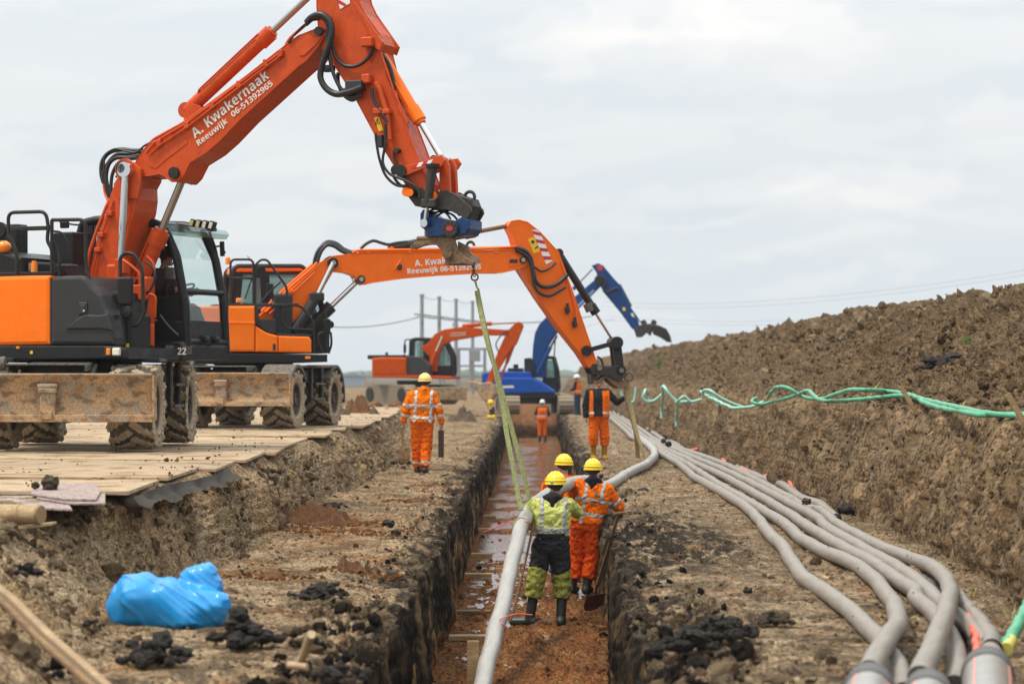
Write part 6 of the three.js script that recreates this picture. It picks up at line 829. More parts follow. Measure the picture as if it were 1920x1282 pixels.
const far = (o) => [[1146, 772], [1150, 778], [1163, 788], [1178, 799], [1192, 810], [1204, 820]].map(([x, y], i) => { const v = onBench(x, y, 0.085); v.x += o; return v; });
conduit('grey conduit nearest the trench, wavy, first from the left of the bundle', [...far(-0.25), ...Z(Fz, [[1222, 833], [1236, 847]]), ...Z(z4, [[380, 372], [450, 428], [560, 490], [640, 538], [700, 590], [760, 665], [820, 725], [852, 785], [900, 842], [1000, 910], [1100, 985], [1165, 1050]]), ...Z(z5, [[905, 905], [960, 985], [1040, 1090], [1075, 1180], [1090, 1290]], 0.07)], M.pipe);
conduit('grey conduit second from the left of the bundle, bending sharply into the left big pipe', [...far(-0.08), ...Z(Fz, [[1228, 833], [1246, 847]]), ...Z(z4, [[400, 365], [480, 415], [565, 470], [640, 512], [720, 560], [820, 622], [900, 690], [1000, 740], [1100, 782], [1172, 835], [1230, 900], [1266, 945]]), ...Z(z5, [[1025, 690], [1050, 760], [1030, 830]], 0.15), ...Z(z5, [[990, 900], [940, 985], [890, 1060], [850, 1140]], 0.2)], M.pipe);
conduit('grey conduit third from the left of the bundle, passing beneath the curved one', [...far(0.1), ...Z(Fz, [[1234, 832], [1256, 845]]), ...Z(z4, [[410, 350], [480, 385], [560, 420], [700, 498], [850, 588], [950, 655], [1060, 718], [1180, 780], [1280, 850], [1360, 905]]), ...Z(z5, [[1160, 620], [1260, 705], [1330, 790], [1400, 870], [1440, 950], [1462, 1080], [1440, 1240]], 0.07)], M.pipe);
conduit('grey conduit fourth from the left of the bundle, passing beneath the curved one', [...far(0.28), ...Z(Fz, [[1241, 830], [1268, 843]]), ...Z(z4, [[440, 345], [560, 395], [700, 462], [830, 530], [960, 600]]), ...Z(z5, [[540, 130], [760, 262], [950, 368], [1100, 455], [1230, 550], [1330, 650], [1440, 740], [1540, 820], [1640, 930], [1720, 1050]], 0.08)], M.pipe);
conduit('grey conduit at the right, curving in a wide bend into the middle big pipe', [...far(0.5), ...Z(Fz, [[1248, 828], [1276, 841]]), ...Z(z4, [[470, 338], [570, 375], [700, 440], [850, 520], [930, 560]]), ...Z(z5, [[490, 20], [640, 125], [800, 215], [1000, 305], [1180, 368]]), ...Z(z5, [[1320, 435], [1395, 520]], 0.16), ...Z(z5, [[1408, 620], [1375, 740], [1320, 890], [1275, 1000], [1230, 1090], [1200, 1180]], 0.23)], M.pipe);
conduit('grey conduit at the far right of the bundle beneath the cut bank', [...far(0.75), ...Z(Fz, [[1258, 828], [1290, 840]]), ...Z(z4, [[500, 330], [600, 375], [720, 430], [800, 455], [900, 520]]), ...Z(z5, [[500, -20], [560, 30], [620, 80]])], M.pipe);
conduit('short grey conduit running into the right big pipe', Z(z5, [[1400, 560], [1470, 640], [1540, 720], [1610, 800], [1670, 880], [1700, 980]], 0.1), M.pipe);
conduit('black conduit under the right end of the bundle', Z(z5, [[1380, 560], [1440, 650], [1490, 740], [1535, 830], [1580, 920], [1600, 1000]], 0.06), M.rubber, 0.055, null);
conduit('thin grey conduit squeezed beneath the curved conduit', Z(z5, [[1180, 470], [1270, 505], [1310, 580], [1330, 650], [1345, 700]], 0.05), M.collar, 0.022, null);
conduit('red hose running out beside the right big pipe', Z(z5, [[1440, 560], [1478, 605], [1505, 655], [1535, 730], [1562, 810], [1582, 880], [1590, 940], [1592, 1010]], 0.12), M.red, 0.026, null, 'hose', 'red_hose');
conduit('red hose lying along the foot of the cut bank behind the grey conduits', [...far(0.95).slice(1), ...Z(Fz, [[1262, 826], [1297, 842]]), ...Z(z4, [[440, 322, 0.05], [500, 326, 0.1], [545, 345, 0.1], [590, 385, -0.02], [650, 410, 0.05], [700, 425, -0.02], [760, 435, 0.08], [810, 445, 0.1], [860, 485, 0.02], [920, 540, -0.04], [980, 590, -0.05]])], M.red, 0.03, null, 'hose', 'red_hose');
// three big pipes with rubber collars in front
for (const [a, b, r, lab] of [[[1632, 1284], [1612, 1372], 0.128, 'left of the three big grey pipes with pink stripe at the lower right'], [[1740, 1296], [1734, 1375], 0.126, 'middle of the three big grey pipes with pink stripe at the lower right'], [[1852, 1255], [1853, 1365], 0.138, 'right of the three big grey pipes with pink stripe, the widest one']]) {
  const h = 0.17, A = onBench(...a, h), Bq = onBench(...b, h), dir = Bq.clone().sub(A).normalize(), B = A.clone().addScaledVector(dir, 2.6), g = group('big_pipe', lab, 'pipe', A, 'big striped pipes taking up the grey conduits'), o = V(0, 0, 0), e = B.clone().sub(A), at2 = (t) => dir.clone().multiplyScalar(t);
  const shell = (pts) => align(lathe(pts, 40), V(0, 0, 0), dir.clone().multiplyScalar(2)).translate(-dir.x, -dir.y, -dir.z);
  mesh('pipe', shell([[r * 0.8, 0.3], [r * 0.92, 0.12], [r * 0.97, 0.14], [r, 0.18], [r, 4.6]]), M.conduit, g);
  mesh('collar', shell([[r * 0.5, 0.1], [r * 0.55, -0.2], [r * 0.66, -0.24], [r * 0.86, -0.14], [r * 1.0, 0.0], [r * 1.04, 0.1], [r * 1.04, 0.3], [r * 1.08, 0.31], [r * 1.08, 0.36], [r * 1.02, 0.37]]), M.collar, g);
  const q = new THREE.Quaternion().setFromUnitVectors(V(0, 1, 0), dir); for (const an of [0.2, -0.75]) { const s = box(0.009, 4.2, 0.004, 0, 2.5, 0, 0.001).translate(0, 0, -r - 0.0005).rotateY(an * 1.6); s.applyQuaternion(q); mesh('stripe', s, M.pink, g); }
}
// the pale pipe being laid: out of the trench, held by the sling, over the bench to the bend
const laid = [V(-0.5, -1.0, -15), V(-0.42, -0.99, -17.5), at(905, 1282, 20.4), at(925, 1200, 21.9), at(943, 1130, 23.3), at(962, 1045, 25), at(978, 985, 26.2), at(1000, 948, 27.3), V(0.55, 0.36, -29), V(0.86, 0.36, -31.2), V(1.2, 0.24, -34), onBench(1133, 911, 0.1), onBench(1182, 884, 0.1), onBench(1208, 872, 0.12), onBench(1223, 860, 0.12), onBench(1228, 848, 0.11), onBench(1219, 836, 0.09), onBench(1204, 824, 0.085), onBench(1188, 812, 0.085)];
conduit('pale grey pipe hanging in the green sling and curving out of the trench', laid, M.pipePale, 0.084, null, 'pipe', 'laid_pipe');
// fluid: straps and chain of the near excavator
function ribbon(pts, w, tw, th = 0.006) { // a strap with thickness
  const c = new THREE.CatmullRomCurve3(pts), n = pts.length * 10, P = c.getSpacedPoints(n), pos = [], idx = [];
  P.forEach((p, i) => { const t = c.getTangentAt(i / n), a = tw(i / n), s = V(Math.cos(a), 0, Math.sin(a)); s.sub(t.clone().multiplyScalar(s.dot(t))).normalize(); const u = t.clone().cross(s); for (const [k, l] of [[-1, -1], [1, -1], [1, 1], [-1, 1]]) pos.push(p.x + s.x * w / 2 * k + u.x * th * l, p.y + s.y * w / 2 * k + u.y * th * l, p.z + s.z * w / 2 * k + u.z * th * l); if (i) for (let k = 0; k < 4; k++) { const A = (i - 1) * 4 + k, B = (i - 1) * 4 + (k + 1) % 4; idx.push(A, A + 4, B, B, A + 4, B + 4); } });
  const g = new THREE.BufferGeometry(); g.setAttribute('position', new THREE.Float32BufferAttribute(pos, 3)); g.setIndex(idx); const q = g.toNonIndexed(); q.computeVertexNormals(); return q;
}
{
  const d = 28.2, top = at(886, 491, d), g = group('lifting_sling', 'green lifting sling with chain hanging from the near excavator to the pale pipe', 'sling', top), l = (px, py, dd) => at(px, py, dd).sub(top);
  const link = new THREE.TorusGeometry(0.028, 0.0075, 6, 14).scale(0.72, 1.2, 1), n = 7;
  for (let i = 0; i < n; i++) { const t = i / (n - 1), p = l(lerp(886, 889, t), lerp(484, 513, t), d); mesh('chain_link', link.clone().rotateY(i % 2 ? 1.4 : 0.2).rotateZ(0.1).translate(p.x, p.y, p.z), M.claw, g); }
  { const p = l(890, 519, d); mesh('ring', new THREE.TorusGeometry(0.042, 0.011, 8, 20).translate(p.x, p.y, p.z), M.claw, g); }
  mesh('hook', [...tube([l(890, 523, d), l(892, 530, d), l(894, 538, d)], 0.013, 10, 8), ...tube([l(894, 538, d), l(898, 544, d), l(896, 549, d), l(892, 546, d)], 0.012, 14, 8)], M.strap2, g);
  const A = [[894, 545], [900, 580], [910, 625], [921, 672], [932, 715], [943, 765], [950, 812], [958, 854], [968, 909], [977, 956]], B = [[896, 545], [904, 585], [914, 630], [924, 672], [936, 715], [949, 765], [962, 812], [973, 854], [985, 903], [995, 952]];
  mesh('strap', ribbon(A.map(([x, y], i) => l(x, y, lerp(28.2, 26.3, i / 9))), 0.058, (t) => 0.2 + 2.6 * sst(t, 0.1, 0.62)), M.strap, g);
  mesh('strap', ribbon(B.map(([x, y], i) => l(x, y, lerp(28.24, 27.2, i / 9))), 0.058, (t) => -0.9 + 1.4 * sst(t, 0.2, 0.75)), M.strap, g);
  for (const [x, y, dd] of [[977, 985, 26.25], [995, 955, 27.1]]) { const p = l(x, y, dd); mesh('strap_loop', new THREE.TorusGeometry(0.095, 0.008, 6, 28).scale(1, 1, 4).rotateY(0.25).translate(p.x, p.y, p.z), M.strap, g); }
}
{
  const d = 44.5, top = at(1177, 708, d), g = group('lifting_sling', 'tan lifting sling hanging from the second excavator grab to the bend of the grey pipe', 'sling', top), l = (px, py, dd) => at(px, py, dd).sub(top);
  mesh('strap', ribbon([[1177, 706, 44.5], [1176, 735, 44.5], [1186, 777, 44.4], [1194, 811, 44.3], [1205, 845, 44.2], [1213, 870, 44.2]].map((a) => l(...a)), 0.1, (t) => 0.3 + t), M.strap2, g);
  mesh('strap', ribbon([[1176, 706, 44.6], [1174, 738, 44.8], [1184, 777, 45.2], [1192, 811, 45.6], [1195, 835, 46], [1196, 858, 46.2]].map((a) => l(...a)), 0.09, (t) => -0.4 + t), M.strap2, g);
  const p = l(1211, 872, 44.2); mesh('strap_loop', new THREE.TorusGeometry(0.1, 0.014, 6, 24).scale(1, 1, 3).rotateY(-0.7).translate(p.x, p.y, p.z), M.strap2, g);
  mesh('shackle', new THREE.TorusGeometry(0.08, 0.02, 8, 18).translate(0.02, 0.02, 0), M.claw, g);
}
// green hoses pinned to the top of the cut
const smoothDepth = (pts) => { // hoses span hollows: keep the nearer of neighbouring depths
  const D = pts.map(([x, y]) => -bankPt(x, y).z), E = D.map((d, i) => { const q = D.slice(Math.max(0, i - 2), i + 3).sort((a, b) => a - b); return (q[0] + q[Math.floor(q.length / 2)]) / 2; }); return pts.map(([x, y], i) => { const lo = Math.min(...D.slice(Math.max(0, i - 3), i + 4)); return at(x, y, D[i] > 34 ? lo - 0.007 * lo : Math.min(D[i], E[i] + 0.2) - 0.1); }); };
const bankPt = (px, py) => { const p = groundHit(px, py); p.z += 0.03 * Math.max(1, -p.z / 25); p.y += 0.01; return p; };
{
  const h = (label, pts, mat = M.green, r = 0.028) => conduit(label, smoothDepth(pts), mat, r, 'green hoses pinned along the top of the cut', 'hose', 'green_hose');
  h('green hose on the cut bank, upper of the two long ones at the right', [[1940, 784], [1905, 779], [1860, 775], [1810, 766], [1770, 757], [1730, 748], [1700, 738], [1660, 732], [1620, 730], [1590, 731], [1560, 741], [1530, 747], [1505, 742], [1480, 728], [1460, 725], [1448, 732], [1440, 745]]);
  h('green hose on the cut bank, lower of the two long ones at the right', [[1940, 780], [1900, 776], [1850, 777], [1800, 770], [1760, 763], [1735, 755], [1710, 742], [1690, 741], [1640, 745], [1590, 750], [1550, 751], [1530, 745], [1515, 732], [1500, 737], [1470, 747], [1440, 754], [1425, 758], [1414, 754], [1418, 745]]);
  h('pale green hose ends tangled on the bank left of the long hoses', [[1432, 752], [1415, 760], [1400, 763], [1380, 764], [1360, 758], [1340, 748], [1325, 742], [1314, 733]], M.greenPale);
  h('pale green hose looping over the stake on the bank', [[1398, 764], [1375, 756], [1352, 745], [1334, 733], [1318, 738], [1345, 752], [1346, 760]], M.greenPale);
  h('pale green hose end hanging down the cut, nearest the tan sling', [[1316, 748], [1295, 752], [1284, 742], [1275, 748], [1270, 765], [1268, 786], [1268, 798]], M.greenPale, 0.034);
  h('pale green hose end hanging down the cut with a loop', [[1290, 752], [1270, 752], [1256, 740], [1248, 728], [1243, 742], [1241, 765], [1240, 784]], M.greenPale, 0.038);
  h('pale green hose looped on the bank beyond the tan sling', [[1244, 736], [1230, 748], [1216, 752], [1206, 746], [1208, 736], [1215, 740], [1218, 750]], M.greenPale, 0.04);
  h('pale green hose bent like a hook behind the tan sling', [[1193, 725], [1191, 740], [1188, 752], [1178, 752], [1168, 744], [1164, 732]], M.greenPale, 0.045);
  const v = at(1888, 1212, 14.6), w = at(1936, 1120, 16.2); conduit('bright green hose entering at the lower right corner', [v, at(1905, 1180, 15), at(1920, 1152, 15.5), w], M.green, 0.042, null, 'hose', 'green_hose');
  mesh('tape', [rod(at(1887, 1216, 14.55), at(1896, 1200, 14.75), 0.0435)], M.yellowTie, scene.getObjectByName('green_hose_008') ?? scene.children[scene.children.length - 1]);
  for (const [a, b, lab] of [[[1516, 720], [1528, 752], 'small wooden stake pinning the green hoses, middle one'], [[1688, 724], [1718, 772], 'wooden stake pinning the long green hoses, right of the middle'], [[1888, 738], [1922, 795], 'wooden stake at the right edge of the picture pinning the hoses'], [[1404, 732], [1414, 750], 'small wooden stake at the left end of the long green hoses'], [[1242, 722], [1250, 742], 'small wooden stake in the looped pale hoses']]) { const B = bankPt(...b), A = at(...a, -B.z - 0.02); B.z += 0.05; B.y -= 0.03; A.z += 0.02; tag(mesh('wooden_stake', bar(B, A, 0.055, 0.025, 0.004), M.wood), lab, 'stake', 'wooden stakes pinning the green hoses'); }
  for (const [x, y, k] of [[1530, 747, 0], [1625, 749, 1], [1640, 729, 2], [1797, 768, 3], [1345, 748, 4], [1440, 757, 5]]) { const p = bankPt(x, y); p.z += 0.12; tag(mesh('cable_tie', [new THREE.TorusGeometry(0.045, 0.006, 5, 14).rotateY(1.2).translate(p.x, p.y, p.z), rod(p, p.clone().add(V(0.05, 0.1, 0.02)), 0.005)], M.yellowTie), 'yellow cable tie round the green hoses, ' + ['left of the middle stake', 'between the two long stakes, lower hose', 'left of the long stake, upper hose', 'right of the long stake', 'on the tangled pale hose ends', 'at the left end of the long hoses'][k], 'cable tie', 'yellow cable ties on the green hoses'); }
}
// ------------------------------------------------------------------ tools, boards and other things
function shovel(name, label, grip, tip, face, mat, blade, opts = {}) { // grip end, blade tip
  const g = group(name, label, 'shovel', grip), L = tip.clone().sub(grip), dir = L.clone().normalize(), len = L.length(), q = new THREE.Quaternion().setFromUnitVectors(V(0, -1, 0), dir), rot = new THREE.Quaternion().setFromAxisAngle(V(0, 1, 0), face), f = (geo) => merged(geo).applyQuaternion(rot).applyQuaternion(q), bl = 0.3;
  mesh('handle', f([rod(V(0, 0, 0), V(0, -len + bl, 0), 0.019, 0.018)]), mat, g);
  if (opts.T) mesh('grip', f([rod(V(-0.065, 0, 0), V(0.065, 0, 0), 0.019)]), mat, g);
  const s = new THREE.Shape([V2(-0.12, 0), V2(0.12, 0), V2(0.115, -0.19), V2(0.07, -0.28), V2(0, -0.31), V2(-0.07, -0.28), V2(-0.115, -0.19)]), e = new THREE.ExtrudeGeometry(s, { depth: 0.005, bevelEnabled: false, steps: 1, curveSegments: 3 }), p = e.attributes.position; for (let i = 0; i < p.count; i++) p.setZ(i, p.getZ(i) + 2.2 * p.getX(i) ** 2); e.computeVertexNormals();
  mesh('blade', f([e.translate(0, -len + bl, 0), rod(V(0, -len + bl + 0.14, 0), V(0, -len + bl - 0.1, 0.006), 0.022, 0.012)]), blade, g); return g;
}
shovel('shovel', 'shovel leaning on the right trench wall beside the man in orange, handle up', at(1160, 962, 25.2), at(1106, 1143, 26.2), 0.4, M.woodDark, M.spade, { T: true });
shovel('shovel', 'spade held upright by the walking man in orange, its blade at the ground', at(753, 800, 41.2), at(758, 868, 41.4), 0.3, M.wood, M.mud);
tag(mesh('iron_bar', [rod(at(1000, 985, 26.35), at(972, 1110, 26.2), 0.014), rod(at(972, 1110, 26.2), at(957, 1164, 26.1), 0.02, 0.012)], M.claw), 'thin iron bar standing in the trench between the pale pipe and the man in lime', 'bar');
tag(mesh('dark_stake', [box(0.1, 0.5, 0.09, 0, 0, 0, 0.01).translate(...at(827, 831, 41.4).toArray())], std(0.05, 0.025, 0.018, { map: T.wood })), 'short dark brown stake carried in the right hand of the walking man', 'stake');
{ const g = group('hand_tool', 'wooden tool with a T-shaped handle stuck upside down in the ground at the lower left', 'tool', onLevel(570, 1245, 0.02)), top = at(584, 1188, 13.0), base = at(562, 1244, 13.3), o = g.position; mesh('handle', rod(base.clone().sub(o), top.clone().sub(o), 0.022, 0.026), std(0.72, 0.58, 0.4, { map: T.wood }), g); mesh('crossbar', rod(at(540, 1246, 13.2).sub(o), at(576, 1250, 13.15).sub(o), 0.022), std(0.62, 0.46, 0.3, { map: T.wood }), g); }
tag(mesh('wooden_pole', ringTube([at(-40, 1086, 13.9), at(20, 1130, 13.5), at(90, 1200, 13.0), at(150, 1252, 12.6), at(215, 1310, 12.2)], 0.052, 12), std(0.52, 0.38, 0.24, { map: rep(T.wood, 1), roughness: 0.8, bumpMap: T.soil, bumpScale: 0.006 })), 'thick worn wooden pole slanting across the lower left corner', 'pole');
{ const a = at(-40, 962, 17.4), b = at(74, 964, 17.2), g = group('bamboo_post', 'round pale wooden post lying at the left edge below the mats', 'post', a); const B = b.clone().sub(a), z0 = V(0, 0, 0); mesh('post', [rod(z0, B, 0.075, 0.075, 20)], M.woodPale, g); mesh('ring', [rod(B.clone().multiplyScalar(0.68), B.clone().multiplyScalar(0.71), 0.078, 0.078, 20)], M.wood, g); mesh('end', rod(B, B.clone().multiplyScalar(1.03), 0.078, 0.07, 20), M.wood, g); }
tag(mesh('plank', [box(0.5, 0.02, 0.22, 0, 0, 0, 0.004).rotateZ(0.12).translate(...at(40, 988, 17.3).toArray())], M.woodPale), 'pale plank lying under the round post at the left edge', 'plank');
for (const [pts, y, lab] of [[[[0, 922], [60, 908], [110, 914], [135, 950], [75, 948], [20, 934], [-30, 934]], 0.012, 'pinkish board at the left edge, bottom of the flat stack below the mats'], [[[60, 912], [185, 912], [197, 924], [197, 944], [140, 944], [70, 934]], 0.032, 'pinkish board with clods on it, middle of the flat stack below the mats'], [[[66, 910], [178, 910], [188, 926], [180, 941], [120, 940], [58, 930]], 0.052, 'pinkish board topmost of the flat stack below the mats']]) {
  const P = pts.map(([x, y2]) => onLevel(x, y2, ROAD - 0.02)), s = new THREE.Shape(P.map((p) => V2(p.x, -p.z))), e = new THREE.ExtrudeGeometry(s, { depth: 0.013, bevelEnabled: false }).rotateX(-Math.PI / 2).translate(0, ROAD - 0.06 + y, 0); tag(mesh('flat_board', e, M.board), lab, 'board', 'pinkish boards stacked below the mats'); }
tag(mesh('wooden_peg', box(0.11, 0.62, 0.03, 0, 0, 0, 0.006).translate(...at(887, 1262, 21.3).toArray()), M.wood), 'flat wooden peg standing in the trench at the bottom of the picture', 'peg');
{ // boards laid across the trench bed
  const b = [[876, 1195, 72, 'board across the trench bed nearest the bottom of the picture'], [888, 1148, 64, 'board across the trench bed, second from the bottom, dark and wet'], [892, 1078, 60, 'board across the trench bed beside the lime worker'], [898, 1040, 50, 'thin board across the trench bed left of the pale pipe'], [905, 993, 46, 'board across the trench bed, far one left of the pale pipe'], [905, 968, 50, 'board across the trench bed just before the sling legs'], [915, 937, 70, 'board across the trench bed behind the sling legs']];
  for (const [px, py, w, lab] of b) { const c = onLevel(px, py, FLOOR + 0.05), d = -c.z, wm = w / F * d; const o = mesh('trench_board', box(wm, 0.055, 0.13, 0, 0, 0, 0.006).rotateY(R(-0.04, 0.04)).rotateX(0.06).translate(c.x, FLOOR + 0.055, c.z), lab.includes('dark') ? M.woodDark : M.wood); tag(o, lab, 'board', 'boards across the trench bed'); }
}
{ // blue plastic sack
  const c = onLevel(318, 1180, 0.0), d = -c.z, s = d / F, spine = [[228, 1098], [262, 1112], [300, 1122], [340, 1124], [375, 1118], [402, 1106]].map(([x, y]) => [(x - 318) * s, -(y - 1120) * s + 0.19, 0]);
  const caps = []; for (let i = 0; i < spine.length - 1; i++) caps.push([spine[i], spine[i + 1], [0.17, 0.18, 0.18, 0.165, 0.15][i], [0.18, 0.18, 0.165, 0.15, 0.14][i]]);
  caps.push([[(352 - 318) * s, 0.34, -0.25], [(396 - 318) * s, 0.27, -0.1], 0.1, 0.17], [[(226 - 318) * s, 0.27, 0.0], [(232 - 318) * s, 0.18, 0.08], 0.13, 0.13], [[(246 - 318) * s, 0.12, 0.16], [(318 - 318) * s, 0.06, 0.2], 0.1, 0.1], [[(402 - 318) * s, 0.25, 0.0], [(420 - 318) * s, 0.2, 0.05], 0.12, 0.1]);
  const rs = mulberry(4), poly = (c, a, b, e, n, tilt) => { const P = []; for (let i = 0; i < n; i++) { const y = 1 - 2 * (i + 0.5) / n, q = Math.sqrt(1 - y * y), t = i * 2.39996 + rs() * 0.7, N = V(q * Math.cos(t), y, q * Math.sin(t)), h = Math.hypot(a * N.x, b * N.y, e * N.z) * (0.87 + 0.16 * rs()); N.applyAxisAngle(V(0, 0, 1), tilt); P.push([N.x, N.y, N.z, h]); } return (x, y, z) => { let m = -9; for (const [u, v, w, h] of P) { const q = (x - c[0]) * u + (y - c[1]) * v + (z - c[2]) * w - h; m = m < -8 ? q : -smin(-m, -q, 0.06); } return m; }; };
  const lobes = [poly([-0.28, 0.24, 0.02], 0.26, 0.25, 0.24, 15, 0.35), poly([0.02, 0.2, 0.04], 0.36, 0.2, 0.22, 17, -0.14), poly([0.32, 0.17, 0.0], 0.24, 0.19, 0.2, 15, 0.2), poly([0.26, 0.33, -0.16], 0.2, 0.22, 0.14, 14, -0.5)];
  const f = (x, y, z) => { let v = lobes[0](x, y, z); for (let i = 1; i < 4; i++) v = smin(v, lobes[i](x, y, z), 0.05); v = -smin(-v, y, 0.03); const w = n3(x * 2 + 2, y * 2, z * 2), cr = 1 - Math.abs(n3(x * 2.2 + y * 3.5, y * 1.0 - x * 0.6, z * 2)), q = sst(x, -0.2, 0.1) * (1 - sst(x, 0.45, 0.6)), c2 = 1 - Math.abs(n2((x * 0.7 + y * 0.9) * 9, z * 2 + y)); return v - 0.016 * Math.pow(cr, 6) - 0.010 * q * c2 * c2 * c2 + 0.008 * w; };
  const m = mesh('plastic_sack', netMesh(f, [-0.62, -0.05, -0.5], [0.62, 0.6, 0.45], 0.0115), M.bag); m.position.set(c.x, 0.0, c.z); m.scale.set(0.82, 0.84, 0.82); tag(m, 'crumpled bright blue plastic sack lying on the ground at the lower left', 'sack');
}
// red cords round the pale pipe and on the trench bed
{ const pc = new THREE.CatmullRomCurve3(laid, false, 'centripetal'), P = pc.getSpacedPoints(200), near = (px) => P.reduce((a, p) => { const q = Math.abs(960 + p.x / -p.z * F - px[0]) + Math.abs(700 + (EYE - p.y) / -p.z * F - px[1]); return q < a[1] ? [p, q] : a; }, [null, 1e9])[0];
  for (const [px, tail, lab] of [[[975, 983], [[960, 978], [940, 984], [920, 992], [907, 997]], 'red cord tied round the pale pipe below the sling, its end hanging left'], [[932, 1180], [[950, 1155], [970, 1150], [998, 1152]], 'red cord round the pale pipe low in the trench, reaching the boot']]) {
    const c = near(px), g = group('red_rope', lab, 'rope', c); mesh('loop', new THREE.TorusGeometry(0.094, 0.006, 6, 24).rotateX(0.9).rotateY(0.2).translate(0, 0, 0), M.cord, g); const t = tail.map(([x, y], i) => at(x, y, -c.z + 0.15 * (i + 1)).sub(c)); mesh('end', tube([V(0.03, 0.09, 0), ...t], 0.006, 30, 5), M.cord, g); } }
{ const c = at(921, 775, 92), y0 = surfaceAt(c.x, 92), g = group('tamping_rammer', 'small yellow tamping machine standing on the left bank near the blue excavator', 'machine', V(c.x, y0, -92)); mesh('foot', box(0.34, 0.14, 0.3, 0, 0.1, 0, 0.04), M.yellow, g); mesh('leg', [rod(V(0, 0.15, 0), V(-0.02, 0.42, 0), 0.07), box(0.12, 0.3, 0.14, 0.09, 0.36, 0, 0.03)], M.rubber, g); mesh('tank', [new THREE.SphereGeometry(0.13, 16, 12).translate(-0.02, 0.68, 0), rod(V(-0.03, 0.42, 0), V(-0.02, 0.6, 0), 0.05)], M.yellow, g); mesh('handle', bent([V(-0.1, 0.45, 0.1), V(-0.24, 0.75, 0.1), V(-0.24, 0.75, -0.1), V(-0.1, 0.45, -0.1)], 0.015), M.rubber, g); }
// chain hanging under the near blade
{ const c = at(209, 800, 28.6), g = group('hanging_chain', 'short chain hanging below the blade of the near excavator', 'chain', c), link = new THREE.TorusGeometry(0.022, 0.006, 5, 12).scale(0.7, 1.2, 1); for (let i = 0; i < 9; i++) mesh('chain_link', link.clone().rotateY(i % 2 ? 1.5 : 0.1).translate(0, 0.03 - i * 0.036, 0), M.claw, g); }
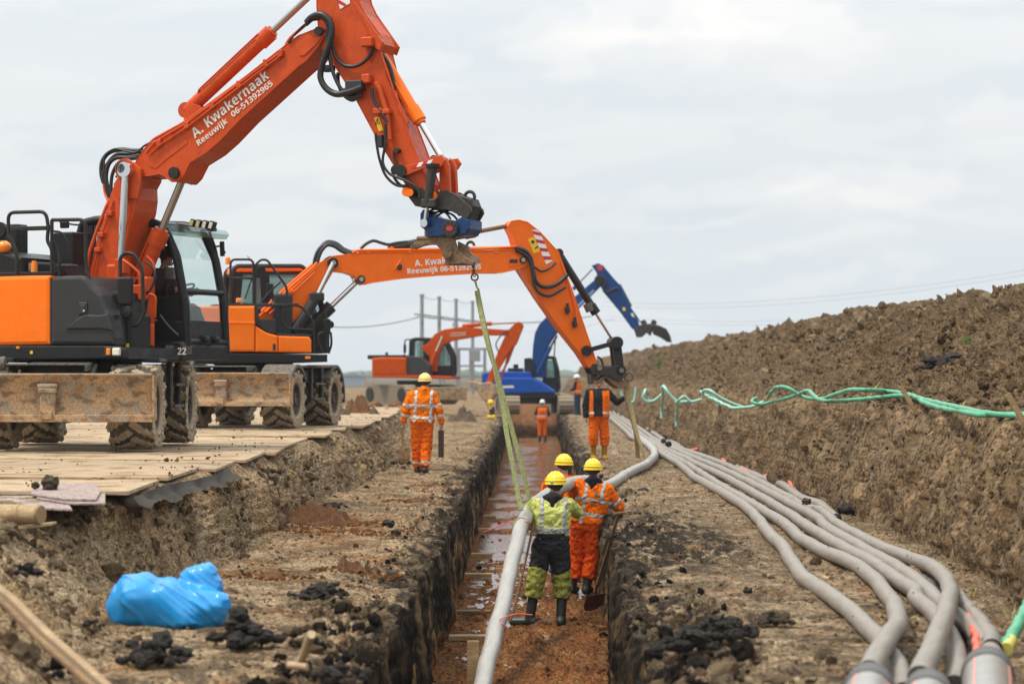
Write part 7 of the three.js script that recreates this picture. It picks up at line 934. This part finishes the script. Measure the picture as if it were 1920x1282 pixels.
// ------------------------------------------------------------------ far away: portal of poles, wires, land marks
{
  const poles = [[791, 554, 150], [823.5, 558, 160], [855, 562, 170], [886, 566, 181]], tops = [];
  poles.forEach(([x, y, d], i) => { const t = at(x, y, d), b = V(t.x, 0.2, -d), g = group('power_pole', ['tall grey pole with crossarm, leftmost of the four poles on the horizon', 'tall grey pole second from the left on the horizon', 'tall grey pole third from the left, an insulator hanging from its crossarm', 'tall grey pole rightmost of the four on the horizon'][i], 'pole', b, 'poles of the power line portal'), h = t.y - 0.2; mesh('shaft', rod(V(0, 0, 0), V(0, h, 0), 0.16, 0.12, 12), M.pole, g); mesh('cap', rod(V(0, h, 0), V(0, h + 0.1, 0), 0.17, 0.17, 10), M.pole, g); const y2 = at(x, 590 + i * 3.6, d).y - 0.2; mesh('crossarm', [bar(V(i ? -0.7 : -0.5, y2 + 0.06, 0.05), V(0.6, y2 - 0.05, 0), 0.1, 0.12), rod(V(0, y2 - 0.5, 0.1), V(0, y2 + 0.3, 0.1), 0.13)], M.pole, g); if (i === 2) mesh('insulator', [rod(V(-0.05, y2, 0.2), V(-0.05, y2 - 0.55, 0.2), 0.1), rod(V(-0.05, y2 - 0.3, 0.2), V(-0.05, y2 - 0.6, 0.2), 0.2, 0.25)], M.far, g); tops.push([V(t.x, at(x, 592 + i * 3.3, d).y, -d), t]); });
  const wire = (a, b, sag, r, label) => { const m = a.clone().lerp(b, 0.5); m.y -= sag; tag(mesh('power_line', new THREE.TubeGeometry(new THREE.QuadraticBezierCurve3(a, m, b), 40, r, 4), M.pole), label, 'wire', 'overhead wires'); };
  for (let i = 0; i < 3; i++) { wire(tops[i][0], tops[i + 1][0], 0.15, 0.05, 'overhead wire at crossarm height between ' + ['the first and second', 'the second and third', 'the third and fourth'][i] + ' pole from the left'); wire(tops[i][1], tops[i + 1][1], 0.3, 0.02, 'thin overhead wire between the tops of ' + ['the first and second', 'the second and third', 'the third and fourth'][i] + ' pole'); }
  wire(tops[0][0], at(560, 604, 150), 1.0, 0.04, 'overhead wire running left from the poles to behind the second excavator'); wire(tops[3][0], at(1110, 592, 190), 0.6, 0.05, 'overhead wire running right from the poles behind the orange boom');
  for (const [a, b, k] of [[[1130, 566], [1940, 503], 'topmost of four'], [[1130, 574], [1940, 512], 'second of four from the top'], [[1140, 592], [1940, 560], 'third of four from the top'], [[1120, 597], [1940, 572], 'lowest of four'], [[900, 601], [1150, 598], 'short one behind the boom']]) wire(at(...a, 300), at(...b, 210), 2.6, 0.016, 'faint overhead wire above the spoil bank, ' + k);
  const fr = group('switch_frame', 'low grey steel frame of electrical gear standing between the right poles', 'frame', at(870, 700, 175)); for (const x of [-1.6, -0.4, 0.5, 1.6]) mesh('post', rod(V(x, -1.2, 0), V(x, 1.9, 0), 0.12), M.pole, fr); mesh('beam', box(3.6, 0.2, 0.2, 0, 1.9, 0, 0.02), M.pole, fr); mesh('beam', box(3.2, 0.15, 0.2, 0, 0.6, 0, 0.02), M.pole, fr); for (const x of [-1, 0.9]) mesh('cabinet', box(0.7, 0.9, 0.5, x, 1.4, 0, 0.05), M.pole, fr);
  for (const [px, w, h, d, c, lab] of [[664, 3, 1.4, 330, [0.26, 0.31, 0.36], 'small blue-grey building far off on the left horizon'], [681, 0.9, 1.5, 340, [0.42, 0.2, 0.18], 'small reddish shed far off left of the orange tracked excavator']]) { const p = at(px, 700, d), g = group('far_building', lab, 'building', V(p.x, 0.1, p.z)); mesh('wall', box(w, h, 2, 0, h / 2, 0, 0.02), std(...c), g); mesh('roof', prism([V(-w / 2 - 0.1, h), V(w / 2 + 0.1, h), V(0, h + 0.6)], 1.1, 2.2, 0.01), M.far, g); }
  { const pos = [], col = []; const g = new THREE.IcosahedronGeometry(1, 1), mm = new THREE.InstancedMesh(g, std(0.07, 0.10, 0.055, { roughness: 1 }), 420), o = new THREE.Object3D(); for (let i = 0; i < 420; i++) { const px = R(560, 1250), d = R(900, 1500); o.position.copy(at(px, 700, d)); o.position.y = 0.5; o.scale.set(R(5, 14), R(2, 4) * (0.6 + 0.6 * Math.max(0, n2(px * 0.03, 3))), R(4, 8)); o.rotation.set(0, R(0, 6), 0); o.updateMatrix(); mm.setMatrixAt(i, o.matrix); } mm.name = 'far_treeline'; stuff(mm); tag(mm, 'low hazy line of trees along the horizon'); scene.add(mm); }
}

// ------------------------------------------------------------------ clods, stones, turf and litter
function clodShape(seed, detail = 2) { const g = new THREE.IcosahedronGeometry(1, detail), p = g.attributes.position; for (let i = 0; i < p.count; i++) { const v = V(p.getX(i), p.getY(i), p.getZ(i)), k = 0.78 + 0.42 * fbm3(v.x * 1.1 + seed * 7, v.y * 1.1, v.z * 1.1, 2) + 0.28 * n3(v.x * 2.6 + seed * 3, v.y * 2.6, v.z * 2.6); v.multiplyScalar(k); p.setXYZ(i, v.x, v.y, v.z); } const uv = g.attributes.uv; g.computeVertexNormals(); return boxUV(g); }
const CL = [1, 2, 3, 4].map((s) => clodShape(s, 2)), CF = [5, 6].map((s) => clodShape(s, 1));
{ // loose crumbs everywhere: one mass, instanced
  const place = [];
  const put = (n, s0, s1, dA, dB, size, cols, pow = 1) => { const c0 = surf.cols[s0], c1 = surf.cols[s1]; for (let i = 0; i < n; i++) { const d = dA * Math.pow(dB / dA, Math.pow(rnd(), pow)), r = clamp(Math.round(Math.log(d / D0) / Math.log(D1 / D0) * ROWS), 0, ROWS), k = c0 + Math.floor(rnd() * (c1 - c0)), j = (r * surf.N + k) * 3, clump = n2(surf.pos[j] * 1.3 + 50, d * 0.7) + 0.5 * n2(surf.pos[j] * 4, d * 2); if (clump < R(-0.9, 0.9)) continue; const s = size * (0.35 + 1.5 * Math.pow(rnd(), 4)); place.push([surf.pos[j] + R(-0.03, 0.03), surf.pos[j + 1] + s * 0.15, -d + R(-0.03, 0.03), s, cols[Math.floor(rnd() * cols.length)]]); } };
  const tan = [C.tan, C.grey, C.brown, C.tan, C.pale], dk = [C.dark, C.heapD, C.brown, C.dark], hp = [C.heap, C.heapD, C.grey, C.heap, C.brown];
  put(5200, 3, 6, 12, 60, 0.026, tan); put(700, 4, 6, 13, 50, 0.06, [C.brown, C.tan, C.grey]); put(6500, 6, 8, 12, 70, 0.018, tan); put(260, 6, 8, 12, 60, 0.04, [C.heapD, C.brown, C.grey]); put(1400, 7, 8, 12, 45, 0.026, [C.dark, C.grey, C.brown]); put(700, 7, 8, 12, 18, 0.05, dk);
  put(2600, 9, 10, 20, 60, 0.02, [C.rust, C.peat, C.rust]); put(160, 9, 10, 20, 45, 0.04, [C.rust, C.dark]);
  put(1500, 11, 12, 12, 50, 0.03, [C.dark, C.grey, C.brown]); put(900, 11, 12, 12, 17, 0.055, [C.dark, C.heapD, C.brown, C.grey]); put(6000, 12, 13, 12, 70, 0.019, tan); put(160, 12, 13, 12, 40, 0.04, [C.heapD, C.brown, C.grey]); put(1500, 13, 15, 14, 70, 0.024, hp); put(160, 13, 14, 14, 60, 0.05, hp); put(4000, 15, 16, 14, 80, 0.04, hp); put(22000, 16, 18, 20, 130, 0.036, hp); put(5000, 16, 18, 20, 130, 0.06, hp); put(500, 16, 18, 20, 200, 0.10, hp); put(420, 17, 18, 45, 200, 0.16, hp);
  put(1800, 2, 3, 18, 60, 0.018, [C.heapD, C.brown]); put(900, 1, 3, 60, 120, 0.12, [C.brown, C.heapD, C.peat]);
  put(9000, 6, 8, 13, 45, 0.010, tan); put(9000, 11, 13, 13, 45, 0.010, tan); put(6000, 3, 6, 14, 50, 0.012, [C.tan, C.pale, C.brown]); put(5000, 13, 16, 18, 60, 0.014, hp);
  for (const [x, y, z, s] of pipeDirt) place.push([x, y, z, s, rnd() < 0.6 ? C.heapD : C.brown]);
  for (let i = 0; i < 1500; i++) { const d = 20 * Math.pow(3.2, rnd()), x = plateX(d) - R(0.05, 8) * rnd(), cl = n2(x * 0.9 + 7, d * 0.6); if (cl < R(-0.2, 0.7)) continue; place.push([x, roadY(d) + 0.065, -d, R(0.005, 0.018) * (rnd() < 0.05 ? 2.2 : 1), [C.brown, C.tan, C.tan, C.heapD][i % 4]]); }
  { const peaty = [[600, 985, 0.42, 420], [665, 1072, 0.24, 160], [830, 912, 0.3, 120], [790, 942, 0.3, 130], [505, 1088, 0.28, 90], [640, 1000, 0.5, 220]]; for (const [px, py, w, n] of peaty) { const p = onLevel(px, py, 0); for (let i = 0; i < n; i++) { const a = R(0, 6.28), q = Math.sqrt(rnd()) * 1.25, x = p.x + Math.cos(a) * w * 1.5 * q, d = -p.z + Math.sin(a) * w * q, s = R(0.008, 0.03); place.push([x, surfaceAt(x, d) + s * 0.2, -d, s, rnd() < 0.8 ? C.peat : C.rust]); } } }
  const dark = [], light = [];
  [0, 1, 2, 3, 4, 5].forEach((k) => { const mine = place.filter((_, i) => i % 6 === k), im = new THREE.InstancedMesh(k < 4 ? CL[k] : CF[k - 4], M.clod, mine.length), o = new THREE.Object3D(), c = new THREE.Color(); mine.forEach(([x, y, z, s, col], i) => { o.position.set(x, y, z); o.scale.set(s * R(0.7, 1.3), s * R(0.55, 1), s * R(0.7, 1.3)); o.rotation.set(R(0, 6), R(0, 6), R(0, 6)); o.updateMatrix(); im.setMatrixAt(i, o.matrix); const q = R(0.75, 1.25); c.setRGB(col[0] * q, col[1] * q, col[2] * q); im.setColorAt(i, c); }); im.name = numbered('soil_crumbs'); im.castShadow = im.receiveShadow = true; tag(im, 'loose crumbs of soil scattered over ground and banks'); stuff(im); scene.add(im); });
}
// single clods one can point at
function clod(label, px, py, level, w, mat, flat = 0.6, k = 0, n = 1, up = 0) {
  const p = onLevel(px, py, level), d = -p.z, r = w / 2 / F * d, g = new THREE.Mesh(n > 1 ? mergeGeometries(Array.from({ length: n * 9 }, (_, i) => { const a = R(0, 6.28), q = Math.pow(rnd(), 0.6), s = (0.05 + 0.27 * Math.pow(rnd(), 2)) * (1.3 - 0.6 * q); return CL[(k + i) % 4].clone().scale(s * R(0.8, 1.3), s * R(0.9, 1.5) / flat * 0.6, s).rotateY(R(0, 6)).rotateZ(R(-0.5, 0.5)).translate(Math.cos(a) * q, (1 - q) * R(0, 1.2), Math.sin(a) * q * 0.8); })) : CL[k % 4], mat);
  g.name = numbered('clod'); g.scale.set(r, r * flat, r * 0.9); g.position.set(p.x, p.y + r * flat * 0.35 + up, p.z); g.rotation.y = k * 1.3; if (n > 1) g.rotation.y = 0.2 * (k % 3); g.castShadow = g.receiveShadow = true; scene.add(g); tag(g, label, 'clod', 'large clods of earth'); return g;
}
clod('lump of dark earth lying on the pink boards at the far left', 94, 912, ROAD + 0.03, 46, M.clodBrown, 0.8, 1);
clod('small lump of dark earth left of the one on the pink boards', 66, 912, ROAD + 0.03, 20, M.clodBrown, 0.8, 2);
clod('big brown clod under the corner of the mats at the left', 240, 958, 0.66, 82, M.clodBrown, 0.6, 3);
clod('dark clod cluster on the left slope above the wooden pole', 40, 1078, 0.5, 80, M.clodDark, 0.35, 1, 4);
clod('black clod pile beside the blue sack, left below it', 165, 1180, 0.1, 70, M.clodDark, 0.5, 2, 3);
clod('round dark clod on the ground below the blue sack', 246, 1216, 0.02, 34, M.clodDark, 0.85, 0);
clod('long black peat clods on the bench right of the blue sack', 600, 1122, 0.02, 120, M.clodDark, 0.3, 2, 6);
clod('black peat heap at the bottom left of the picture', 300, 1250, 0.02, 150, M.clodDark, 0.55, 1, 7, 0.0);
clod('black peat heap left of the T-shaped tool', 455, 1215, 0.02, 150, M.clodDark, 0.6, 2, 9);
clod('black peat lumps at the trench edge, bottom of the picture', 640, 1275, 0.02, 110, M.clodDark, 0.5, 3, 6);
clod('black peat in the lower left corner behind the wooden pole', 110, 1270, 0.06, 110, M.clodDark, 0.5, 2, 5);
clod('dark clod on the bench below the brown peat mound', 728, 985, 0.02, 34, M.clodDark, 0.6, 1);
clod('grey clod just right of the dark one on the bench', 742, 1000, 0.02, 26, M.clodBrown, 0.6, 2);
clod('dark clod at the step behind the brown peat mound', 545, 978, 0.05, 22, M.clodBrown, 0.7, 3);
clod('dark clods along the foot of the step left of the walking man', 625, 955, 0.04, 60, M.clodDark, 0.35, 1, 4);
clod('dark clods on the ledge above the step', 500, 890, 0.62, 70, M.clodBrown, 0.35, 2, 4);
clod('dark earth heaped at the spade of the walking man', 752, 872, 0.05, 46, M.clodDark, 0.45, 3, 4);
clod('clod behind the heels of the walking man', 792, 893, 0.0, 14, M.clodBrown, 0.7, 1);
clod('rough dark clods on the bench near the right bottom of the picture', 1350, 1200, 0.02, 150, M.clodDark, 0.5, 2, 7);
clod('black clods on the right bench edge at the bottom of the picture', 1290, 1225, 0.02, 130, M.clodDark, 0.55, 1, 7);
clod('pale clods on the right bench left of the first conduit', 1450, 1170, 0.02, 90, M.clodBrown, 0.4, 3, 6);
clod('dark clod beside the first grey conduit', 1402, 1112, 0.02, 26, M.clodDark, 0.8, 1);
clod('dark clod on the right bench behind the worker in orange', 1206, 922, 0.02, 28, M.clodDark, 0.5, 2);
clod('clod lying on the grey conduits where the bundle bends', 1244, 828, 0.2, 14, M.clodDark, 0.8, 1);
clod('larger clod lying on the grey conduits beneath the bank', 1253, 834, 0.2, 16, M.clodDark, 0.8, 2);
clod('big dark clod with dry straw at the foot of the cut', 1590, 962, 0.06, 62, M.clodDark, 0.55, 3);
clod('clod stuck on the right-hand conduits', 1512, 942, 0.17, 26, M.clodBrown, 0.6, 1);
clod('large lump on the ridge of the spoil bank, right one of a pair', 1510, 615, 3.35, 18, M.clodBrown, 0.7, 2).position.set(...at(1523, 612, 64).toArray());
clod('large lump on the ridge of the spoil bank, left one of a pair', 1494, 614, 3.35, 18, M.clodBrown, 0.7, 3).position.set(...at(1494, 614, 66).toArray());
clod('black streak of earth on the slope of the spoil bank', 1775, 690, 2.0, 60, M.clodDark, 0.35, 1, 6).position.set(...(() => { const d = 31.5, x = (1775 - 960) / F * d; return [x, surfaceAt(x, d) + 0.02, -d]; })());
clod('dark hollow clod at the far right trench corner behind the shovel', 1148, 1010, 0.0, 40, M.clodDark, 0.5, 2, 3);
{ // mounds of brown peat on the left bench
  const mound = (px, py, w, h, lab) => { const p = onLevel(px, py, 0), r = w / 2 / F * -p.z * 1.15, n = 56, pos = [], idx = []; for (let i = 0; i <= n; i++) for (let j = 0; j <= n; j++) { const u = i / n * 2 - 1, v = j / n * 2 - 1, x = p.x + u * r, d = -p.z - v * r * 0.8, q = Math.hypot(u, v) + 0.28 * fbm2(x * 3, d * 3, 3), f = 1 - sst(q, 0.15, 0.95); pos.push(x, surfaceAt(x, d) - 0.03 + f * (h + 0.02) * (0.75 + 0.8 * fbm2(x * 4 + 5, d * 4, 3)) + 0.03 * f * Math.abs(fbm2(x * 14, d * 14, 2)), -d); if (i && j) { const a = (i - 1) * (n + 1) + j - 1; idx.push(a, a + n + 1, a + 1, a + 1, a + n + 1, a + n + 2); } } const g = new THREE.BufferGeometry(); g.setAttribute('position', new THREE.Float32BufferAttribute(pos, 3)); g.setIndex(idx); g.computeVertexNormals(); const c = V(p.x, 0, p.z); g.translate(-c.x, 0, -c.z); const m = mesh('peat_mound', g, M.peat); m.position.copy(c); tag(m, lab, 'mound', 'mounds of brown peat on the left bench'); };
  mound(600, 985, 175, 0.2, 'broad mound of brown peat at the foot of the step, the largest'); mound(665, 1072, 100, 0.1, 'small pointed mound of brown peat at the trench edge'); mound(830, 912, 80, 0.09, 'low mound of brown peat nearest the walking man'); mound(790, 942, 86, 0.09, 'low mound of brown peat behind the small pointed one'); mound(505, 1088, 110, 0.035, 'flat patch of brown peat beside the blue sack');
}
{ // heaps of earth behind the second excavator
  const heap = (px, py, d, w, h, lab) => { const c = at(px, py, d), y0 = surfaceAt(c.x, d), r = w / F * d / 2, n = 60, pos = [], idx = []; for (let i = 0; i <= n; i++) for (let j = 0; j <= n; j++) { const u = i / n * 2 - 1, v = j / n * 2 - 1, x = c.x + u * r, z = d - v * r * 0.8, q = Math.hypot(u, v) + 0.3 * fbm2(x * 1.5, z * 1.5, 3), f = 1 - sst(q, 0.1, 0.95); pos.push(u * r, -0.1 + f * h * (0.8 + 0.9 * fbm2(x * 1.7 + 5, z * 1.7, 4)) + 0.08 * f * Math.abs(fbm2(x * 6, z * 6, 2)), v * r * 0.8); if (i && j) { const a = (i - 1) * (n + 1) + j - 1; idx.push(a, a + n + 1, a + 1, a + 1, a + n + 1, a + n + 2); } } const g = new THREE.BufferGeometry(); g.setAttribute('position', new THREE.Float32BufferAttribute(pos, 3)); g.setIndex(idx); g.computeVertexNormals(); const m = mesh('earth_heap', g, lab.includes('reddish') ? M.peat : M.clodBrown); m.position.set(c.x, y0, -d); tag(m, lab, 'heap', 'earth heaps beyond the roadway'); };
  heap(672, 740, 62, 95, 0.55, 'reddish brown earth heap behind the wheels of the second excavator'); heap(640, 752, 58, 70, 0.3, 'low brown earth heap at the far end of the wooden roadway'); heap(700, 757, 60, 60, 0.25, 'low brown earth heap in front of the orange tracked excavator'); heap(868, 745, 86, 80, 0.5, 'brown earth heap below the bucket of the orange tracked excavator');
}
{ // dark groundsheet sticking out under the mats
  const pts = [[250, 925], [300, 905], [350, 895], [400, 885], [430, 872]], pos = [], idx = []; const n = 40;
  for (let i = 0; i <= n; i++) { const t = i / n * (pts.length - 1), k = Math.min(pts.length - 2, Math.floor(t)), x = lerp(pts[k][0], pts[k + 1][0], t - k), y = lerp(pts[k][1], pts[k + 1][1], t - k), p = onLevel(x, y, ROAD), w = 0.05 * Math.sin(i * 0.7) + 0.03 * n2(i * 0.5, 1); for (let j = 0; j <= 5; j++) { const s = j / 5; pos.push(p.x + s * 0.14 + w * s, p.y - 0.03 - (0.09 + 0.06 * n2(i * 0.16, 5)) * Math.sqrt(s), p.z + 0.1 * s); if (i && j) { const a = (i - 1) * 6 + j - 1; idx.push(a, a + 1, a + 6, a + 1, a + 7, a + 6); } } }
  const g = new THREE.BufferGeometry(); g.setAttribute('position', new THREE.Float32BufferAttribute(pos, 3)); g.setIndex(idx); g.computeVertexNormals(); tag(mesh('groundsheet', g, M.textile), 'dark groundsheet hanging out below the edge of the wooden mats', 'sheet');
}
{ // tufts and straws
  const tuft = (px, py, d, n, h, mat, lab, flat) => { const p = at(px, py, d), g = []; for (let i = 0; i < n; i++) { const a = R(0, 6.28), l = h * R(0.5, 1), b = V(R(-0.04, 0.04), 0, R(-0.04, 0.04)), t = b.clone().add(V(Math.cos(a) * l * (flat ?? 0.5), l * (flat ? 0.4 : 1), Math.sin(a) * l * (flat ?? 0.5))); g.push(rod(b, t, 0.006, 0.001, 4)); } const m = mesh('grass_tuft', g, mat); m.position.copy(p); tag(m, lab, 'grass', 'tufts on the spoil bank'); };
  tuft(1812, 645, 31.5, 26, 0.14, M.grass, 'small green grass tuft on the slope of the spoil bank'); tuft(1235, 690, 70, 24, 0.5, M.grass, 'green weeds on the far slope of the spoil bank'); tuft(1590, 965, 29.6, 26, 0.22, M.straw, 'dry straw on the dark clod at the foot of the cut', 0.9); tuft(1648, 1010, 24.4, 4, 0.16, M.straw, 'yellow straw sticking up beside the conduits'); tuft(1822, 1118, 17.6, 5, 0.12, M.straw, 'yellow straw beside the red hose'); tuft(1893, 1160, 15.8, 6, 0.12, M.straw, 'yellow straw near the lower right corner');
}

renderer.render(scene, camera);
